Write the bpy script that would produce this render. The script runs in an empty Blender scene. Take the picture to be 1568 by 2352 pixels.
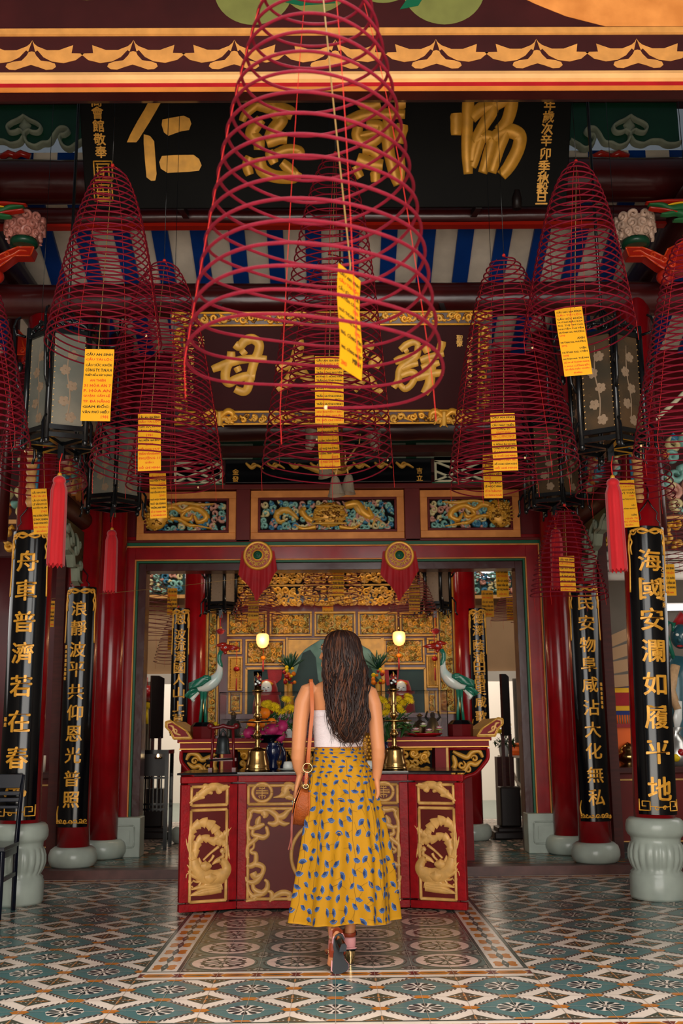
import bpy, math, random
from mathutils import Vector, Matrix, Euler
PI = math.pi
C = bpy.context.scene.collection
SC = bpy.context.scene
# ------------------------------------------------------------------ camera, sky, daylight, exposure
F, CX, CY, EYE = 2400.0, 784.0, 1176.0, 1.19
YAW, PITCH, ROLL = 0.0092151, math.radians(12.061234), -0.009
_f = Vector((math.sin(YAW)*math.cos(PITCH), math.cos(YAW)*math.cos(PITCH), math.sin(PITCH)))
_r0 = Vector((math.cos(YAW), -math.sin(YAW), 0)); _u0 = _r0.cross(_f)
_r = math.cos(ROLL)*_r0 + math.sin(ROLL)*_u0
_u = -math.sin(ROLL)*_r0 + math.cos(ROLL)*_u0
cd = bpy.data.cameras.new('camera'); cam = bpy.data.objects.new('camera', cd); C.objects.link(cam)
cam.matrix_world = Matrix(((_r.x, _u.x, -_f.x, 0), (_r.y, _u.y, -_f.y, 0), (_r.z, _u.z, -_f.z, EYE), (0, 0, 0, 1)))
cd.sensor_fit = 'VERTICAL'; cd.sensor_height = 36.0; cd.sensor_width = 24.0
cd.lens = F/2352*36.0; cd.clip_start = .05; cd.clip_end = 200
cd.dof.use_dof = True; cd.dof.focus_distance = 5.95; cd.dof.aperture_fstop = 4.5
SC.camera = cam
w = bpy.data.worlds.new('sky'); SC.world = w; w.use_nodes = True
bg = w.node_tree.nodes['Background']; bg.inputs[0].default_value = (.80, .90, 1.0, 1); bg.inputs[1].default_value = .12
def area(name, loc, target, sx, sy, power, col=(1, 1, 1), spread=PI):
    l = bpy.data.lights.new(name, 'AREA'); l.shape = 'RECTANGLE'; l.size = sx; l.size_y = sy; l.energy = power; l.color = col
    l.spread = spread
    o = bpy.data.objects.new(name, l); C.objects.link(o); o.location = loc
    o.rotation_euler = (Vector(target)-Vector(loc)).to_track_quat('-Z', 'Y').to_euler(); return o
area('courtyard_daylight', (0.5, -2.6, 2.9), (0, 8, 1.9), 7.0, 4.4, 720, (1, .96, .9))
area('courtyard_sky', (0, 2.7, 6.85), (0, 2.9, 0), 6.5, 2.2, 200, (1, .98, .95), 1.15)
area('rear_wall_fill', (-2.5, 13.4, 5.0), (-2.4, 15, 2.4), 1.6, .8, 55, (1, .93, .82))  # pair of lamps added below the closed ceiling to brighten the tan wall
area('rear_wall_fill', (2.5, 13.4, 5.0), (2.4, 15, 2.4), 1.6, .8, 40, (1, .95, .88))
area('sign_uplight_fill', (0, -1.6, .03), (0, 1.0, 4.0), 7.0, 3.0, 560, (1, .9, .76))  # added uplight for the signs, stands in for unseen court paving
area('rear_court_light', (0, 17.0, 5.0), (0, 15.6, 0), 9.0, 2.0, 700, (1, .97, .92))
area('hall_light', (0, 11.3, 4.7), (0, 11.9, 1.2), 3.0, .5, 60, (1, .82, .56))
area('side_court_light', (4.9, 9.2, 2.2), (3.0, 9.6, 1.4), 2.0, 2.2, 40, (1, .95, .9))
area('side_court_light', (-4.9, 9.2, 2.2), (-3.0, 9.6, 1.4), 2.0, 2.2, 40, (1, .95, .9))
vs = SC.view_settings
vs.view_transform = 'Standard'; vs.look = 'None'; vs.gamma = 1; vs.use_curve_mapping = False; vs.exposure = 0.0
cy = SC.cycles
cy.max_bounces = 6; cy.diffuse_bounces = 3; cy.glossy_bounces = 3; cy.transmission_bounces = 5; cy.transparent_max_bounces = 10
cy.caustics_reflective = False; cy.caustics_refractive = False; cy.sample_clamp_indirect = 4.0; cy.use_denoising = True
# ------------------------------------------------------------------ helpers
def P(px, py, Y):                      # point of the place at depth Y seen at photo pixel
    d = _f + _r*((px-CX)/F) - _u*((py-CY)/F); t = Y/d.y
    return Vector((d.x*t, Y, d.z*t+EYE))
def lin(c):
    return c/12.92 if c <= .04045 else ((c+.055)/1.055)**2.4
def hexc(h):
    return tuple(lin(int(h[i:i+2], 16)/255) for i in (0, 2, 4)) + (1,)
MATS = {}
def mat(name, col, rough=.5, metal=0, coat=0, var=0, vs_=8, bump=0, bs=30, emit=0, trans=0, col2=None, ior=1.45, alpha=1, stretch=None, sheen=0, spec=.3):
    m = bpy.data.materials.new(name); m.use_nodes = True; nt = m.node_tree; b = nt.nodes['Principled BSDF']
    c = hexc(col); b.inputs['Base Color'].default_value = c
    b.inputs['Roughness'].default_value = rough; b.inputs['Metallic'].default_value = metal
    b.inputs['Coat Weight'].default_value = coat; b.inputs['Coat Roughness'].default_value = .12
    b.inputs['Transmission Weight'].default_value = trans; b.inputs['IOR'].default_value = ior
    b.inputs['Alpha'].default_value = alpha; b.inputs['Specular IOR Level'].default_value = spec if not metal else .5
    if sheen: b.inputs['Sheen Weight'].default_value = sheen
    if emit:
        b.inputs['Emission Color'].default_value = c; b.inputs['Emission Strength'].default_value = emit
    tc = None
    def coords():
        nonlocal tc
        if tc is None:
            tc = nt.nodes.new('ShaderNodeTexCoord').outputs['Object']
            if stretch:
                mp = nt.nodes.new('ShaderNodeMapping'); mp.inputs['Scale'].default_value = stretch
                nt.links.new(tc, mp.inputs['Vector']); tc = mp.outputs['Vector']
        return tc
    if var or col2:
        n = nt.nodes.new('ShaderNodeTexNoise'); n.inputs['Scale'].default_value = vs_; n.inputs['Detail'].default_value = 5
        nt.links.new(coords(), n.inputs['Vector'])
        r = nt.nodes.new('ShaderNodeValToRGB'); nt.links.new(n.outputs['Fac'], r.inputs['Fac'])
        r.color_ramp.elements[0].position = .35; r.color_ramp.elements[1].position = .68
        k = hexc(col2) if col2 else tuple(x*(1-var) for x in c[:3]) + (1,)
        r.color_ramp.elements[0].color = k; r.color_ramp.elements[1].color = c
        nt.links.new(r.outputs['Color'], b.inputs['Base Color'])
        if emit: nt.links.new(r.outputs['Color'], b.inputs['Emission Color'])
    if bump:
        n = nt.nodes.new('ShaderNodeTexNoise'); n.inputs['Scale'].default_value = bs; n.inputs['Detail'].default_value = 3
        nt.links.new(coords(), n.inputs['Vector'])
        bp = nt.nodes.new('ShaderNodeBump'); bp.inputs['Strength'].default_value = bump; bp.inputs['Distance'].default_value = .02
        nt.links.new(n.outputs['Fac'], bp.inputs['Height']); nt.links.new(bp.outputs['Normal'], b.inputs['Normal'])
    MATS[name] = m; return m
ROUND = ((-1, 0), (-.75, .72), (0, 1), (.75, .72), (1, 0)); FLAT = ((-1, 0), (-.88, .9), (0, 1), (.88, .9), (1, 0))
class MB:
    """collects faces; build() links them as one mesh object"""
    def __init__(s): s.V = []; s.Fc = []; s.Mi = []; s.Sm = []; s.mats = []; s.X = None
    def mi(s, m):
        m = MATS[m] if isinstance(m, str) else m
        if m not in s.mats: s.mats.append(m)
        return s.mats.index(m)
    def v(s, p):
        p = Vector(p)
        if s.X is not None: p = s.X @ p
        s.V.append(p); return len(s.V)-1
    def f(s, ids, m, sm=False):
        s.Fc.append(tuple(ids)); s.Mi.append(s.mi(m)); s.Sm.append(sm)
    def poly(s, pts, m): s.f([s.v(p) for p in pts], m)
    def box(s, x0, x1, y0, y1, z0, z1, m):
        i = [s.v((x, y, z)) for z in (z0, z1) for y in (y0, y1) for x in (x0, x1)]
        for q in ((0, 2, 3, 1), (4, 5, 7, 6), (0, 1, 5, 4), (2, 6, 7, 3), (0, 4, 6, 2), (1, 3, 7, 5)): s.f([i[k] for k in q], m)
    def bar(s, a, b, wx, wy, m, up=(0, 0, 1)):
        a = Vector(a); b = Vector(b); d = (b-a).normalized(); u = Vector(up)
        if abs(d.dot(u)) > .98: u = Vector((0, 1, 0))
        x = d.cross(u).normalized(); y = x.cross(d)
        r = [[s.v(p + x*sx*wx/2 + y*sy*wy/2) for sx, sy in ((-1, -1), (1, -1), (1, 1), (-1, 1))] for p in (a, b)]
        s.f(r[0][::-1], m); s.f(r[1], m)
        for k in range(4): s.f((r[0][k], r[0][(k+1) % 4], r[1][(k+1) % 4], r[1][k]), m)
    def tube(s, pts, r, m, seg=8, caps=True, closed=False, flat=None):
        pts = [Vector(p) for p in pts]; n = len(pts); rings = []; px = None
        for i, p in enumerate(pts):
            if closed: d = pts[(i+1) % n]-pts[i-1]
            else: d = pts[min(i+1, n-1)]-pts[max(i-1, 0)]
            if d.length < 1e-9: d = Vector((0, 0, 1))
            d.normalize()
            if px is None:
                u = Vector((0, 0, 1)) if abs(d.z) < .9 else Vector((0, 1, 0))
                px = d.cross(u).normalized()
            px = (px - d*px.dot(d)); px = px.normalized() if px.length > 1e-6 else d.orthogonal().normalized()
            y = d.cross(px); rr = r[i] if isinstance(r, (list, tuple)) else r
            ra, rb = rr if isinstance(rr, (list, tuple)) else (rr, rr)
            rings.append([s.v(p + px*math.cos(2*PI*k/seg)*ra + y*math.sin(2*PI*k/seg)*rb) for k in range(seg)])
        for i in range(n if closed else n-1):
            a, b = rings[i], rings[(i+1) % n]
            for k in range(seg): s.f((a[k], a[(k+1) % seg], b[(k+1) % seg], b[k]), m, True)
        if caps and not closed: s.f(rings[0][::-1], m); s.f(rings[-1], m)
    def ring(s, c, rx, ry, z, seg, m=None): pass
    def lathe(s, prof, m, c=(0, 0, 0), seg=32, ribs=0, ribd=0, ribz=None, caps=True, a0=0, a1=2*PI, sm=True):
        full = abs(a1-a0-2*PI) < 1e-6; n = seg if full else seg+1; R = []
        for r, z in prof:
            row = []
            for k in range(n):
                a = a0+(a1-a0)*k/seg; q = r
                if ribs and ribz[0] <= z <= ribz[1]:
                    t = (z-ribz[0])/(ribz[1]-ribz[0]); q = r*(1-ribd*4*t*(1-t)*(1-abs(math.sin(ribs*a/2))**.6))
                row.append(s.v((c[0]+q*math.cos(a), c[1]+q*math.sin(a), c[2]+z)))
            R.append(row)
        for i in range(len(R)-1):
            for k in range(seg):
                k2 = (k+1) % n; s.f((R[i][k], R[i][k2], R[i+1][k2], R[i+1][k]), m, sm)
        if caps and full:
            if prof[0][0] > 1e-4: s.f(R[0][::-1], m)
            if prof[-1][0] > 1e-4: s.f(R[-1], m)
    def ell(s, c, r, m, seg=16, rings=10, R=None):
        c = Vector(c); rx, ry, rz = (r, r, r) if isinstance(r, (int, float)) else r; rows = []
        for i in range(rings+1):
            t = PI*i/rings; row = []
            for k in range(seg if 0 < i < rings else 1):
                p = Vector((rx*math.sin(t)*math.cos(2*PI*k/seg), ry*math.sin(t)*math.sin(2*PI*k/seg), -rz*math.cos(t)))
                row.append(s.v(c + (R @ p if R else p)))
            rows.append(row)
        for i in range(rings):
            a, b = rows[i], rows[i+1]
            for k in range(seg):
                k2 = (k+1) % seg
                if len(a) == 1: s.f((a[0], b[k2], b[k]), m, True)
                elif len(b) == 1: s.f((a[k], a[k2], b[0]), m, True)
                else: s.f((a[k], a[k2], b[k2], b[k]), m, True)
    def grid(s, fn, nu, nv, m, wrap=False, sm=True):
        I = [[s.v(fn(i/nu, j/nv)) for j in range(nv+1)] for i in range(nu if wrap else nu+1)]
        for i in range(nu):
            for j in range(nv): s.f((I[i][j], I[(i+1) % len(I)][j], I[(i+1) % len(I)][j+1], I[i][j+1]), m, sm)
    def prism(s, poly, surf, h0, h1, m, mside=None, back=False):
        a = [s.v(surf(u, v_, h0)) for u, v_ in poly]; b = [s.v(surf(u, v_, h1)) for u, v_ in poly]; n = len(poly)
        s.f(b, m)
        if back: s.f(a[::-1], m)
        for k in range(n): s.f((a[k], a[(k+1) % n], b[(k+1) % n], b[k]), mside or m)
    def stroke(s, pts, wd, h, surf, m, n=None, barbs=0, lift=0, taper=True, prof=None):
        P2 = spline(pts, n or max(6, len(pts)*5)); N = len(P2); rows = []
        for i, (u, v_) in enumerate(P2):
            a = P2[max(i-1, 0)]; b = P2[min(i+1, N-1)]; du, dv = b[0]-a[0], b[1]-a[1]; L = math.hypot(du, dv) or 1
            nx, ny = -dv/L, du/L; t = i/(N-1)
            if isinstance(wd, (list, tuple)):
                q = t*(len(wd)-1); k = min(int(q), len(wd)-2); ww = wd[k]+(wd[k+1]-wd[k])*(q-k)
            else: ww = wd*(min(1, .35+4*t)*min(1, .25+3*(1-t)) if taper else 1)
            if barbs: ww *= .75+.5*((t*barbs) % 1)
            rows.append([s.v(surf(u+nx*ww*k, v_+ny*ww*k, lift+h*z)) for k, z in (prof or ROUND)])
        for i in range(N-1):
            for k in range(4): s.f((rows[i][k], rows[i][k+1], rows[i+1][k+1], rows[i+1][k]), m, True)
        s.f(rows[0], m); s.f(rows[-1][::-1], m)
    def text(s, body, surf, u, v_, hgt, m, width=None, depth=.004, bold=0, align='C', lift=0, skew=0, res=2):
        vs2, fs = glyphs(body, res)
        if not vs2: return
        xs = [q[0] for q in vs2]; ys = [q[1] for q in vs2]; x0, x1 = min(xs), max(xs); y0, y1 = min(ys), max(ys)
        ky = hgt/max(y1-y0, 1e-6); kx = width/max(x1-x0, 1e-6) if width else ky
        ox = {'C': (x0+x1)/2, 'L': x0, 'R': x1}[align]; oy = (y0+y1)/2
        offs = [(0, 0)] if not bold else [(0, 0), (bold, 0), (-bold, 0), (0, bold), (0, -bold), (bold*.7, bold*.7), (-bold*.7, -bold*.7)]
        for q, (dx, dy) in enumerate(offs):
            base = [s.v(surf(u+(x-ox)*kx+dx+skew*(y-oy)*ky, v_+(y-oy)*ky+dy, lift+(depth*(1-.03*q) if z > 0 else 0))) for x, y, z in vs2]
            for ff in fs: s.f([base[k] for k in ff], m)
    def build(s, name, parent=None, bevel=0, bseg=2, world=True, sub=0):
        me = bpy.data.meshes.new(name)
        V = s.V
        if parent is not None and world:
            inv = MW[parent.name].inverted(); V = [inv @ p for p in V]
        me.from_pydata([tuple(p) for p in V], [], s.Fc)
        for m in s.mats: me.materials.append(m)
        me.polygons.foreach_set('material_index', s.Mi); me.polygons.foreach_set('use_smooth', s.Sm); me.update()
        o = bpy.data.objects.new(name, me); C.objects.link(o)
        if parent is not None: o.parent = parent; MW[o.name] = MW[parent.name]
        else: MW[o.name] = Matrix()
        if bevel:
            b = o.modifiers.new('bevel', 'BEVEL'); b.width = bevel; b.segments = bseg; b.limit_method = 'ANGLE'; b.angle_limit = math.radians(40)
        if sub:
            q = o.modifiers.new('sub', 'SUBSURF'); q.levels = sub; q.render_levels = sub
        return o
MW = {}
def thing(name, label, cat, loc=(0, 0, 0), rz=0, group=None, kind=None):
    o = bpy.data.objects.new(name, None); C.objects.link(o); o.empty_display_size = .05
    o.location = loc; o.rotation_euler = (0, 0, rz); MW[o.name] = Matrix.Translation(Vector(loc)) @ Matrix.Rotation(rz, 4, 'Z')
    return tag(o, label, cat, group, kind)
def tag(o, label=None, cat=None, group=None, kind=None):
    if label: o['label'] = label
    if cat: o['category'] = cat
    if group: o['group'] = group
    if kind: o['kind'] = kind
    return o
def dup(root, loc, rz=None, label=None, mirror=False):
    r = root.copy(); C.objects.link(r); r.location = loc
    if rz is not None: r.rotation_euler = (0, 0, rz)
    if mirror: r.scale = (-root.scale.x, root.scale.y, root.scale.z)
    if label: r['label'] = label
    def kids(a, b):
        for ch in list(a.children):
            c = ch.copy(); C.objects.link(c); c.parent = b; kids(ch, c)
    kids(root, r); return r
_gl = {}
def glyphs(body, res=2):
    k = (body, res)
    if k not in _gl:
        c = bpy.data.curves.new('g', 'FONT'); c.body = body; c.resolution_u = res; c.extrude = .02
        o = bpy.data.objects.new('g', c); C.objects.link(o)
        me = bpy.data.meshes.new_from_object(o.evaluated_get(bpy.context.evaluated_depsgraph_get()))
        zs = [q.co.z for q in me.vertices]
        vs2 = [(q.co.x, q.co.y, q.co.z) for q in me.vertices]; fs = [tuple(p.vertices) for p in me.polygons if p.normal.z > -.5]
        bpy.data.objects.remove(o); bpy.data.curves.remove(c); bpy.data.meshes.remove(me); _gl[k] = (vs2, fs)
    return _gl[k]
def spline(pts, n):
    if len(pts) == 2: pts = [pts[0], ((pts[0][0]+pts[1][0])/2, (pts[0][1]+pts[1][1])/2), pts[1]]
    out = []; m = len(pts)-1; dim = len(pts[0])
    for i in range(n+1):
        t = i/n*m; k = min(int(t), m-1); q = t-k
        a, b, c, d = pts[max(k-1, 0)], pts[k], pts[k+1], pts[min(k+2, m)]
        out.append(tuple(.5*(2*b[j]+(c[j]-a[j])*q+(2*a[j]-5*b[j]+4*c[j]-d[j])*q*q+(3*b[j]-a[j]-3*c[j]+d[j])*q**3) for j in range(dim)))
    return out
def plane(o, U, V_, N=None):            # surface u,v,h -> point
    o = Vector(o); U = Vector(U).normalized(); V_ = Vector(V_).normalized(); N = Vector(N).normalized() if N else U.cross(V_)
    return lambda u, v, h: o + U*u + V_*v + N*h
def wrapcyl(cx, cyy, r, z0=0):          # front of an upright cylinder: u along arc, v up, h outwards (faces -Y)
    return lambda u, v, h: Vector((cx + (r+h)*math.sin(u/r), cyy - (r+h)*math.cos(u/r), z0+v))
def quad(TL, TR, BR, BL, W, H):          # picture quad -> panel coordinates
    def inv(x, y):
        s_, t = .5, .5
        for _ in range(12):
            q = [(1-s_)*(1-t)*TL[j]+s_*(1-t)*TR[j]+s_*t*BR[j]+(1-s_)*t*BL[j] for j in (0, 1)]
            du = [(1-t)*(TR[j]-TL[j])+t*(BR[j]-BL[j]) for j in (0, 1)]; dv = [(1-s_)*(BL[j]-TL[j])+s_*(BR[j]-TR[j]) for j in (0, 1)]
            D = du[0]*dv[1]-du[1]*dv[0]; ex, ey = x-q[0], y-q[1]
            s_ += (ex*dv[1]-ey*dv[0])/D; t += (du[0]*ey-du[1]*ex)/D
        return (s_*W, (1-t)*H)
    return lambda pts: [inv(*p) for p in pts]
def spiral(cx, cyy, r, a0, turns, n=14, inward=True, sgn=1):
    return [(cx+r*(1-.82*i/n)*math.cos(a0+sgn*2*PI*turns*i/n), cyy+r*(1-.82*i/n)*math.sin(a0+sgn*2*PI*turns*i/n)) for i in range(n+1)]
def scrolls(mb, surf, u0, v0, u1, v1, m, seed=1, size=.06, wd=.009, h=.012, dens=1.0):
    """carved scrollwork filling a rectangle"""
    R = random.Random(seed); nx = max(1, round((u1-u0)/size)); ny = max(1, round((v1-v0)/size)); ms = m if isinstance(m, (list, tuple)) else [m]
    for i in range(nx):
        for j in range(ny):
            if R.random() > dens: continue
            cx = u0+(i+.5+R.uniform(-.2, .2))*(u1-u0)/nx; c2 = v0+(j+.5+R.uniform(-.2, .2))*(v1-v0)/ny
            r = size*R.uniform(.36, .52); r = min(r, cx-u0, u1-cx, c2-v0, v1-c2) if min(cx-u0, u1-cx, c2-v0, v1-c2) > size*.15 else size*.2
            a = R.uniform(0, 6.28); sg = R.choice((-1, 1)); mm = R.choice(ms)
            mb.stroke(spiral(cx, c2, r, a, R.uniform(.8, 1.3), 9, sgn=sg), [wd*.5, wd*1.2, wd, wd*.8, wd*1.3], h*R.uniform(.7, 1.1), surf, mm, n=14)
            b = a+R.uniform(-.6, .6)
            q = (min(max(cx+math.cos(b)*r*1.9, u0), u1), min(max(c2+math.sin(b)*r*1.9, v0), v1))
            mb.stroke([(cx+math.cos(a)*r, c2+math.sin(a)*r), ((cx+q[0])/2+r*.3*math.sin(b), (c2+q[1])/2+r*.3*math.cos(b)), q], [wd, wd*1.5, wd*.2], h, surf, R.choice(ms), n=7)
# ------------------------------------------------------------------ materials
mat('maroon', '3a100e', .42, coat=.3, var=.35, vs_=3, bump=.08, bs=14)
mat('maroon_gloss', '3d0d0c', .3, coat=.25, var=.3, vs_=4, bump=.15, bs=9)
mat('red_lacquer', '8e0812', .25, coat=.35, var=.3, vs_=5, bump=.06, bs=10)
mat('dark_red', '5c0a0f', .35, coat=.15, var=.25, vs_=4, bump=.05, bs=14)
mat('bright_red', '9e1018', .35, coat=.3, var=.2, vs_=9)
mat('crimson', '980a14', .42, spec=.2, var=.3, vs_=20, bump=.1, bs=60)
mat('panel_brown', '641f1c', .4, spec=.2, var=.25, vs_=3)
mat('brown_wood', '46160f', .45, var=.4, vs_=6, stretch=(1, 8, 8))
mat('orange_paint', 'd98a44', .5, var=.18, vs_=7, col2='c07434')
mat('pale_orange', 'd9a060', .4, var=.2, vs_=6)
mat('deep_orange', 'c0702a', .45, var=.2, vs_=6)
mat('ochre_paint', 'c98a45', .55, var=.22, vs_=14)
mat('olive_paint', '6f7038', .55, var=.2, vs_=8)
mat('leaf_green', '1e5a30', .5)
mat('black_lacquer', '06070a', .16, coat=.2)
mat('sign_red', '300a0c', .6, var=.2, vs_=3, spec=.12)
mat('sign_black', '0c0b09', .6, var=.5, vs_=2.5, spec=.12, bump=.08, bs=5)
mat('matte_black', '080707', .7, spec=.1)
mat('table_red', '7e0a12', .5, spec=.2, var=.2, vs_=8)
mat('gold', 'e6a434', .4, metal=.2, var=.25, vs_=10, bump=.05, bs=25)
mat('gold_leaf', 'dba23e', .45, metal=.05, var=.3, vs_=12)
mat('gold_pale', 'e0ab60', .45, metal=.05, var=.25, vs_=20)
mat('gold_dark', '8f5c18', .4, metal=.5, var=.4, vs_=12)
mat('gold_olive', '9a8436', .42, metal=.4, var=.45, vs_=25)
mat('green_paint', '0c3d28', .4, var=.2, vs_=5, coat=.2)
mat('green_line', '0e5236', .4)
mat('cloud_grey', '8e9682', .5, var=.25, vs_=8)
mat('cream', 'cfc9a6', .55, var=.15, vs_=9)
mat('white_soffit', 'e4d4c0', .6, var=.25, vs_=3, bump=.06, bs=10)
mat('blue_soffit', '083a86', .45, var=.25, vs_=3)
mat('stone', 'a3aca2', .35, var=.22, vs_=5, coat=.25, bump=.05, bs=16)
mat('stone_dark', '5f6a60', .45, var=.3, vs_=5)
mat('step_stone', '5a3c38', .35, var=.35, vs_=10)
mat('tan_wall', 'b08c68', .75, var=.15, vs_=2)
mat('white_wall', 'e6ded2', .7)
mat('grey_wall', '8a8176', .8, var=.2, vs_=2)
mat('coil_red', '701022', .75, var=.2, vs_=30, spec=.15)
mat('coil_dim', '6e2326', .6, var=.2, vs_=30)
mat('thread', 'c0241e', .7)
mat('cord', '8a6a3a', .7)
mat('ash', 'd9b98a', .8)
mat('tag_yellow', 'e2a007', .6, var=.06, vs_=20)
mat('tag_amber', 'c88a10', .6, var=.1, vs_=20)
mat('ink_black', '14120c', .7)
mat('ink_red', 'd03a14', .7)
mat('lantern_black', '0c0e10', .25, coat=.4)
mat('tassel', 'b8101a', .7, var=.2, vs_=40, stretch=(1, 1, .1), sheen=.3)
mat('pink_lotus', 'c07a6c', .4, var=.35, vs_=18, coat=.2)
mat('pale_lotus', 'c9a893', .4, var=.35, vs_=18, coat=.2)
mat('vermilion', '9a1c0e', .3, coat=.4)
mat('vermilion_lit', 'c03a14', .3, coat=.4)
mat('sea_blue', '3c7a98', .4, coat=.2, var=.3, vs_=20)
mat('sea_teal', '7fb0a4', .4, coat=.2, var=.25, vs_=20)
mat('sand_pink', 'c98f7c', .4, coat=.2, var=.25, vs_=20)
mat('sand_cream', 'd2c08a', .4, coat=.2, var=.25, vs_=20)
mat('skin', 'c58257', .45, var=.08, vs_=6)
mat('skin_pink', 'b98073', .5)
mat('hair', '24120d', .45, var=.45, vs_=5)
mat('hair_light', '55311f', .45, var=.4, vs_=8)
mat('white_cloth', 'dccfd2', .8, var=.08, vs_=40, bump=.25, bs=90, stretch=(1, 1, 4))
mat('skirt', 'b17c07', .75, var=.1, vs_=5)
mat('leaf_blue', '36507e', .75)
mat('leaf_navy', '1f2f55', .75)
mat('leaf_edge', '7d869c', .75)
mat('stem_brown', '6a4a10', .8)
mat('tan_leather', 'a04e1e', .42, var=.3, vs_=30, bump=.35, bs=110)
mat('strap_leather', 'b05a2a', .45, var=.1, vs_=30)
mat('shoe_leather', '7c2f18', .4)
mat('shoe_pink', 'cf8f90', .5)
mat('rubber', '14181e', .5, var=.4, vs_=25)
mat('chrome_gold', 'c0a878', .1, metal=1)
mat('brass', 'b8925a', .2, metal=1, var=.2, vs_=8)
mat('bronze', '23282a', .4, metal=.5)
mat('porcelain', 'd8dad6', .2, coat=.4)
mat('feather_green', '1f6a54', .3, coat=.4, var=.3, vs_=30)
mat('crane_white', 'cfc5b8', .25, coat=.5, var=.12, vs_=12, col2='a8c0bc')
mat('crane_red', '8c1c10', .22, coat=.6)
mat('mums', 'e8c410', .6, var=.3, vs_=40)
mat('stem_green', '2c5a28', .6, var=.3, vs_=20)
mat('orange_fruit', 'e67a10', .45, bump=.1, bs=150)
mat('dragon_fruit', 'a8255c', .45, var=.3, vs_=14)
mat('fruit_green', '7e9a4a', .5)
mat('lotus_pink', 'dc6a8c', .5, var=.25, vs_=20)
mat('lotus_white', 'e6d8cc', .5)
mat('cobalt', '0c1638', .15, coat=.6)
mat('mural_teal', '3f6a5c', .5, col2='7fa39a', vs_=3)
mat('mural_dark', '1d3a38', .5, var=.4, vs_=4)
mat('cloth_red', 'a00c18', .6, var=.2, vs_=10, sheen=.2)
mat('chair_wood', '0d1220', .3, coat=.4, var=.3, vs_=6)
mat('dark_wood', '1c1210', .4, var=.4, vs_=7)
mat('frosted', 'b8a68c', .35, trans=.55, alpha=1)
mat('glass', 'ffffff', .03, trans=1, ior=1.05)
mat('red_wax', '8a0a12', .2, trans=.3)
mat('bulb', 'ffd9a0', .4, emit=14)
mat('lamp_glass', 'ffb768', .4, emit=1.6)
mat('daylight', 'f4f6ff', .5, emit=2.2)
mat('statue_skin', 'c9a37a', .5, var=.2, vs_=30)
mat('silver', 'b8b8b4', .3, metal=.8)
mat('plastic_orange', 'e8641c', .4)
mat('banner_blue', '1c2c6e', .6); mat('banner_yellow', 'e0a818', .6)
mat('demon_teal', '2e5a66', .35, var=.3, vs_=8, coat=.3)
# lantern panes: painted glass, faintly translucent
def pane_mat(name, a, b):
    m = mat(name, a, .22, col2=b, vs_=3.2); n = m.node_tree.nodes['Principled BSDF']
    n.inputs['Transmission Weight'].default_value = .45; n.inputs['IOR'].default_value = 1.1
pane_mat('pane_grey', 'a39b8a', '7c7f76'); pane_mat('pane_brown', '74593f', '4c4438')
mat('pane_flower', '86705a', .5)
# tile glazes
for n_, c_ in (('tile_white', 'd6c4b4'), ('tile_teal', '466a69'), ('tile_dark', '122c30'), ('tile_orange', 'b46a22'), ('tile_black', '18262a'),
               ('tile_olive', '3e4236'), ('tile_pink', 'd0b0a0'), ('tile_grey', '56665e'), ('tile_slate', '36443f'), ('tile_maroon', '5e2420'), ('tile_line', 'a89888')):
    mat(n_, c_, .22, var=.2, vs_=2.2, bump=.012, bs=6, spec=.35)
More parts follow.
